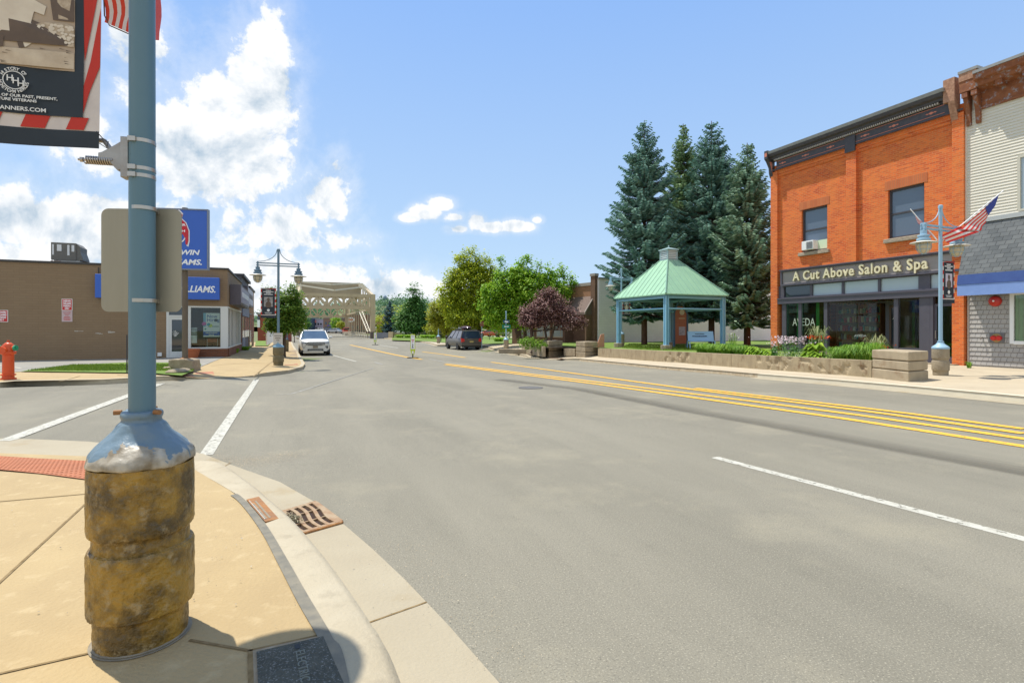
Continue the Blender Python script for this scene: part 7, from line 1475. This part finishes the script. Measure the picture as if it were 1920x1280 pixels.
for k in range(12):
    p0 = a.lerp(b_, k/12); p1 = a.lerp(b_, (k+.94)/12); m.add([p0, p1, p1+Vector((0, 0, 1.15)), p0+Vector((0, 0, 1.15)), p0+Vector((-.05, 0, 0)), p1+Vector((-.05, 0, 0)), p1+Vector((-.05, 0, 1.15)), p0+Vector((-.05, 0, 1.15))], [(0, 1, 2, 3), (4, 5, 6, 7), (3, 2, 6, 7)])
m.build('panel', white, t); m = MB()
for k in range(13): p0 = a.lerp(b_, k/12); m.box(p0+Vector((0, 0, .62)), (.1, .1, 1.24))
m.build('posts', white, t)['kind'] = 'stuff'
WN = [(.1+.22*i, .22+.22*i, .55, .72) for i in range(4)]+[(.08+.3*i, .3+.3*i, .12, .38) for i in range(3)]
bld('far_shop', 'dark blue painted shop seen under the left of the bridge', 562, 582, 205, 597, 0, mat('navy_wall', (.03, .06, .12), .7), wins=WN)
t, w, H_ = bld('far_shop', 'pale lilac shop with pink sign seen under the bridge', 583, 606, 210, 599, 0, mat('lilac_wall', (.45, .42, .52), .7), wins=WN); m = MB(); m.bx(w*.05, w*.45, -.3, -.1, H_*.75, H_*.95); m.build('sign', mat('pink_sign', (.65, .25, .22), .6), t)
t, w, H_ = bld('far_shop', 'brown brick shop with blue awning seen under the bridge middle', 606, 637, 200, 596, 0, mat('umber_wall', (.22, .14, .10), .8), wins=WN); m = MB(); m.bx(w*.3, w*.8, -1.2, 0, H_*.42, H_*.5); m.build('awning', mat('violet_awning', (.10, .08, .35), .7), t)
t, w, H_ = bld('far_shop', 'red brown brick shop with oval white sign seen through the right bridge hangers', 646, 690, 190, 590, 0, brickmat('far_brown_brick', (.22, .09, .05), (.16, .07, .04), (.2, .12, .08), .4, .12, .01), wins=[(.1+.2*i, .2+.2*i, .2, .38) for i in range(4)]+[(.02, .95, .02, .14)]); m = MB(); m.M = Matrix.Translation((w*.27, -.2, H_*.72)) @ Matrix.Scale(.08, 4, (0, 1, 0)); m.ball((0, 0, 0), (1.5, 1, .85), 20, 10); o = m.build('sign', sw, t); m = MB(); m.bx(w*.27-.9, w*.27+.9, -.32, -.28, H_*.72-.35, H_*.72+.35); m.build('sign_lettering', mat('sign_orange', (.6, .12, .05), .6), t)
bld('far_house', 'small red house roof beside the hill trees', 706, 717, 170, 592, 0, mat('rose_wall', (.40, .16, .12), .8), roof='gable')
for px, d, H_, lab, lf in ((630, 176, 5.2, 'lime green tree beyond the bridge, left of the red car', bright), (640, 170, 3.6, 'low bushy tree just left of the red car beyond the bridge', yel), (574, 200, 5.5, 'dark teal tree at the left beyond the bridge', dkgreen)):
    b0 = Vector((V(px, 0, d).x, d, 0)); tree(lab, b0, H_, [((0, 0, H_*.6), (H_*.32, H_*.3, H_*.42), 1)], lf, 60, 26, .7, .38, .15, group=None, limbs=3)
# wooded hill
hc = Vector((V(745, 0, 420).x, 420, -2)); bm = bmesh.new(); n = 40; Hh = []
def hillz(x, y): r = math.hypot((x)/110, (y)/120); return 22*math.exp(-r*r*1.3)+3*noise.noise(Vector((x*.02, y*.02, 0)))*math.exp(-r*r)
vv = [[bm.verts.new((-240+480*i/n, -120+240*j/n, hillz(-240+480*i/n, -120+240*j/n))) for j in range(n+1)] for i in range(n+1)]
for i in range(n):
    for j in range(n): bm.faces.new((vv[i][j], vv[i+1][j], vv[i+1][j+1], vv[i][j+1]))
me = bpy.data.meshes.new('hill'); bm.to_mesh(me); bm.free(); me.materials.append(dirtm); o = bpy.data.objects.new('hill', me); COL.objects.link(o); o.location = hc; o['kind'] = 'structure'
P = []
for i in range(900):
    x, y = rng.uniform(-200, 200), rng.uniform(-115, 60); z = hillz(x, y); r_ = 2.2+2*rng.random(); P.append(np.array([x, y, z+r_*.8])+rng.normal(size=(55, 3))*r_*.55)
P = np.concatenate(P); tag(quads_obj('wooded_hillside', leafquads(P, 1.5, .4), leafmat('far_woods', (.06, .15, .08), (.18, .30, .13), (.11, .22, .11), .3), loc=hc), 'dense green woods covering the low hill behind the town', 'woods', kind='stuff')
m = MB(); m.tube((0, 0, 0), (0, 0, 9), .9, .8, 10); m.lathe([(1.3, 9), (1.3, 11.5), (.6, 12.5), (.001, 12.8)], 12); tag(m.build('water_tower', mat('hazy_blue_steel', (.2, .26, .33), .7), loc=Vector((V(722, 0, 400).x, 400, 13.5))), 'tiny dark tower poking above the hill trees', 'tower')
# mid distance trees filling the gap behind the lot
for k, (px, d, rx, H_, lf, lab) in enumerate(((718, 130, 2.6, 5.2, olive, 'small round bush like tree right of the bridge column'), (758, 150, 5, 9.0, olive, 'broad olive tree behind the dark blue spruce'), (808, 145, 5.5, 8.5, dkgreen, 'broad dark tree behind the pyramid tree on its right'), (868, 120, 4, 4.2, leafmat('grey_brown_leaves', (.14, .12, .07), (.28, .24, .14), None), 'grey brown shrubby tree behind the minivan roof'), (935, 85, 2.5, 4.4, bright, 'lime shrubby tree left of the green direction sign'), (820, 88, 2, 2.6, yel, 'small yellow shrub behind the distant lamp'))):
    b0 = Vector((V(px, 0, d).x, d, -.2)); tree(lab, b0, H_, [((0, 0, H_*.55), (rx, rx*.8, H_*.42), 1), ((rx*.5, 0, H_*.45), (rx*.6, rx*.6, H_*.3), 1)], lf, 110, 26, .6, .32, .15, limbs=3)
for k, (px, d) in enumerate(((750, 88), (765, 88), (795, 84), (808, 84), (935, 62))):
    Q = blades(.9, .45, 220, .035); o = quads_obj('ornamental_grass', Q, bright); o.location = (V(px, 0, d).x, d, -.05); tag(o, ['ornamental grass clump left of the pyramid tree trunk, nearest the bridge pier', 'ornamental grass clump just left of the pyramid tree trunk', 'ornamental grass clump just right of the pyramid tree trunk', 'ornamental grass clump nearest the walking person', 'ornamental grass clump by the green direction sign'][k], 'plant', 'grass clumps on the far lawn')

# sand, grit and pebbles swept to the gutter
def grit(name, label, pts, n, sp, s0, s1, m_, off):
    Q = []
    for i in range(n):
        k = rng.integers(len(pts)-1); f = rng.random(); q = pts[k].lerp(pts[k+1], f); x, y = q.x+rng.normal()*sp, q.y+rng.normal()*sp; s_ = s0+(s1-s0)*rng.random()**3; a = rng.random()*6.28; z = G(x, y)+off+s_*.4
        c, e = math.cos(a)*s_, math.sin(a)*s_; t_ = rng.normal(0, .35, 4)*s_
        Q.append([[x-c, y-e, z+t_[0]], [x+e, y-c, z+t_[1]], [x+c, y+e, z+t_[2]], [x-e, y+c, z+t_[3]]])
    tag(quads_obj(name, np.array(Q), m_), label, 'grit', kind='stuff')
sandm = leafmat('sand_grains', (.42, .31, .17), (.62, .52, .36), (.30, .22, .12), 0.)
GU_ = [Vector((p.x, p.y, 0)) for p in GU[3:]]
grit('road_grit', 'sandy grit lying along the near gutter edge', [p+Vector((.10, .12, 0)) for p in GU_], 2200, .10, .001, .0035, sandm, .011)
grit('road_sand', 'patch of washed sand on the road by the foot of the stop line', [at(400, 862), at(470, 868), at(560, 850)], 4200, .16, .0015, .004, sandm, .011)
peb = leafmat('pebbles', (.05, .045, .04), (.5, .46, .38), (.16, .14, .12), 0.)
grit('loose_pebbles', 'loose pebbles and crumbs scattered over the near road', [at(700, 1200), at(1000, 900), at(1500, 1100), at(900, 1000), at(1700, 1200), at(800, 760)], 260, 1.5, .0015, .004, peb, .006)
grit('pavement_crumbs', 'dark crumbs scattered on the near pavement', [atA(100, 1000), atA(300, 960), atA(450, 1050), atA(500, 1150)], 120, .35, .002, .006, peb, .14)
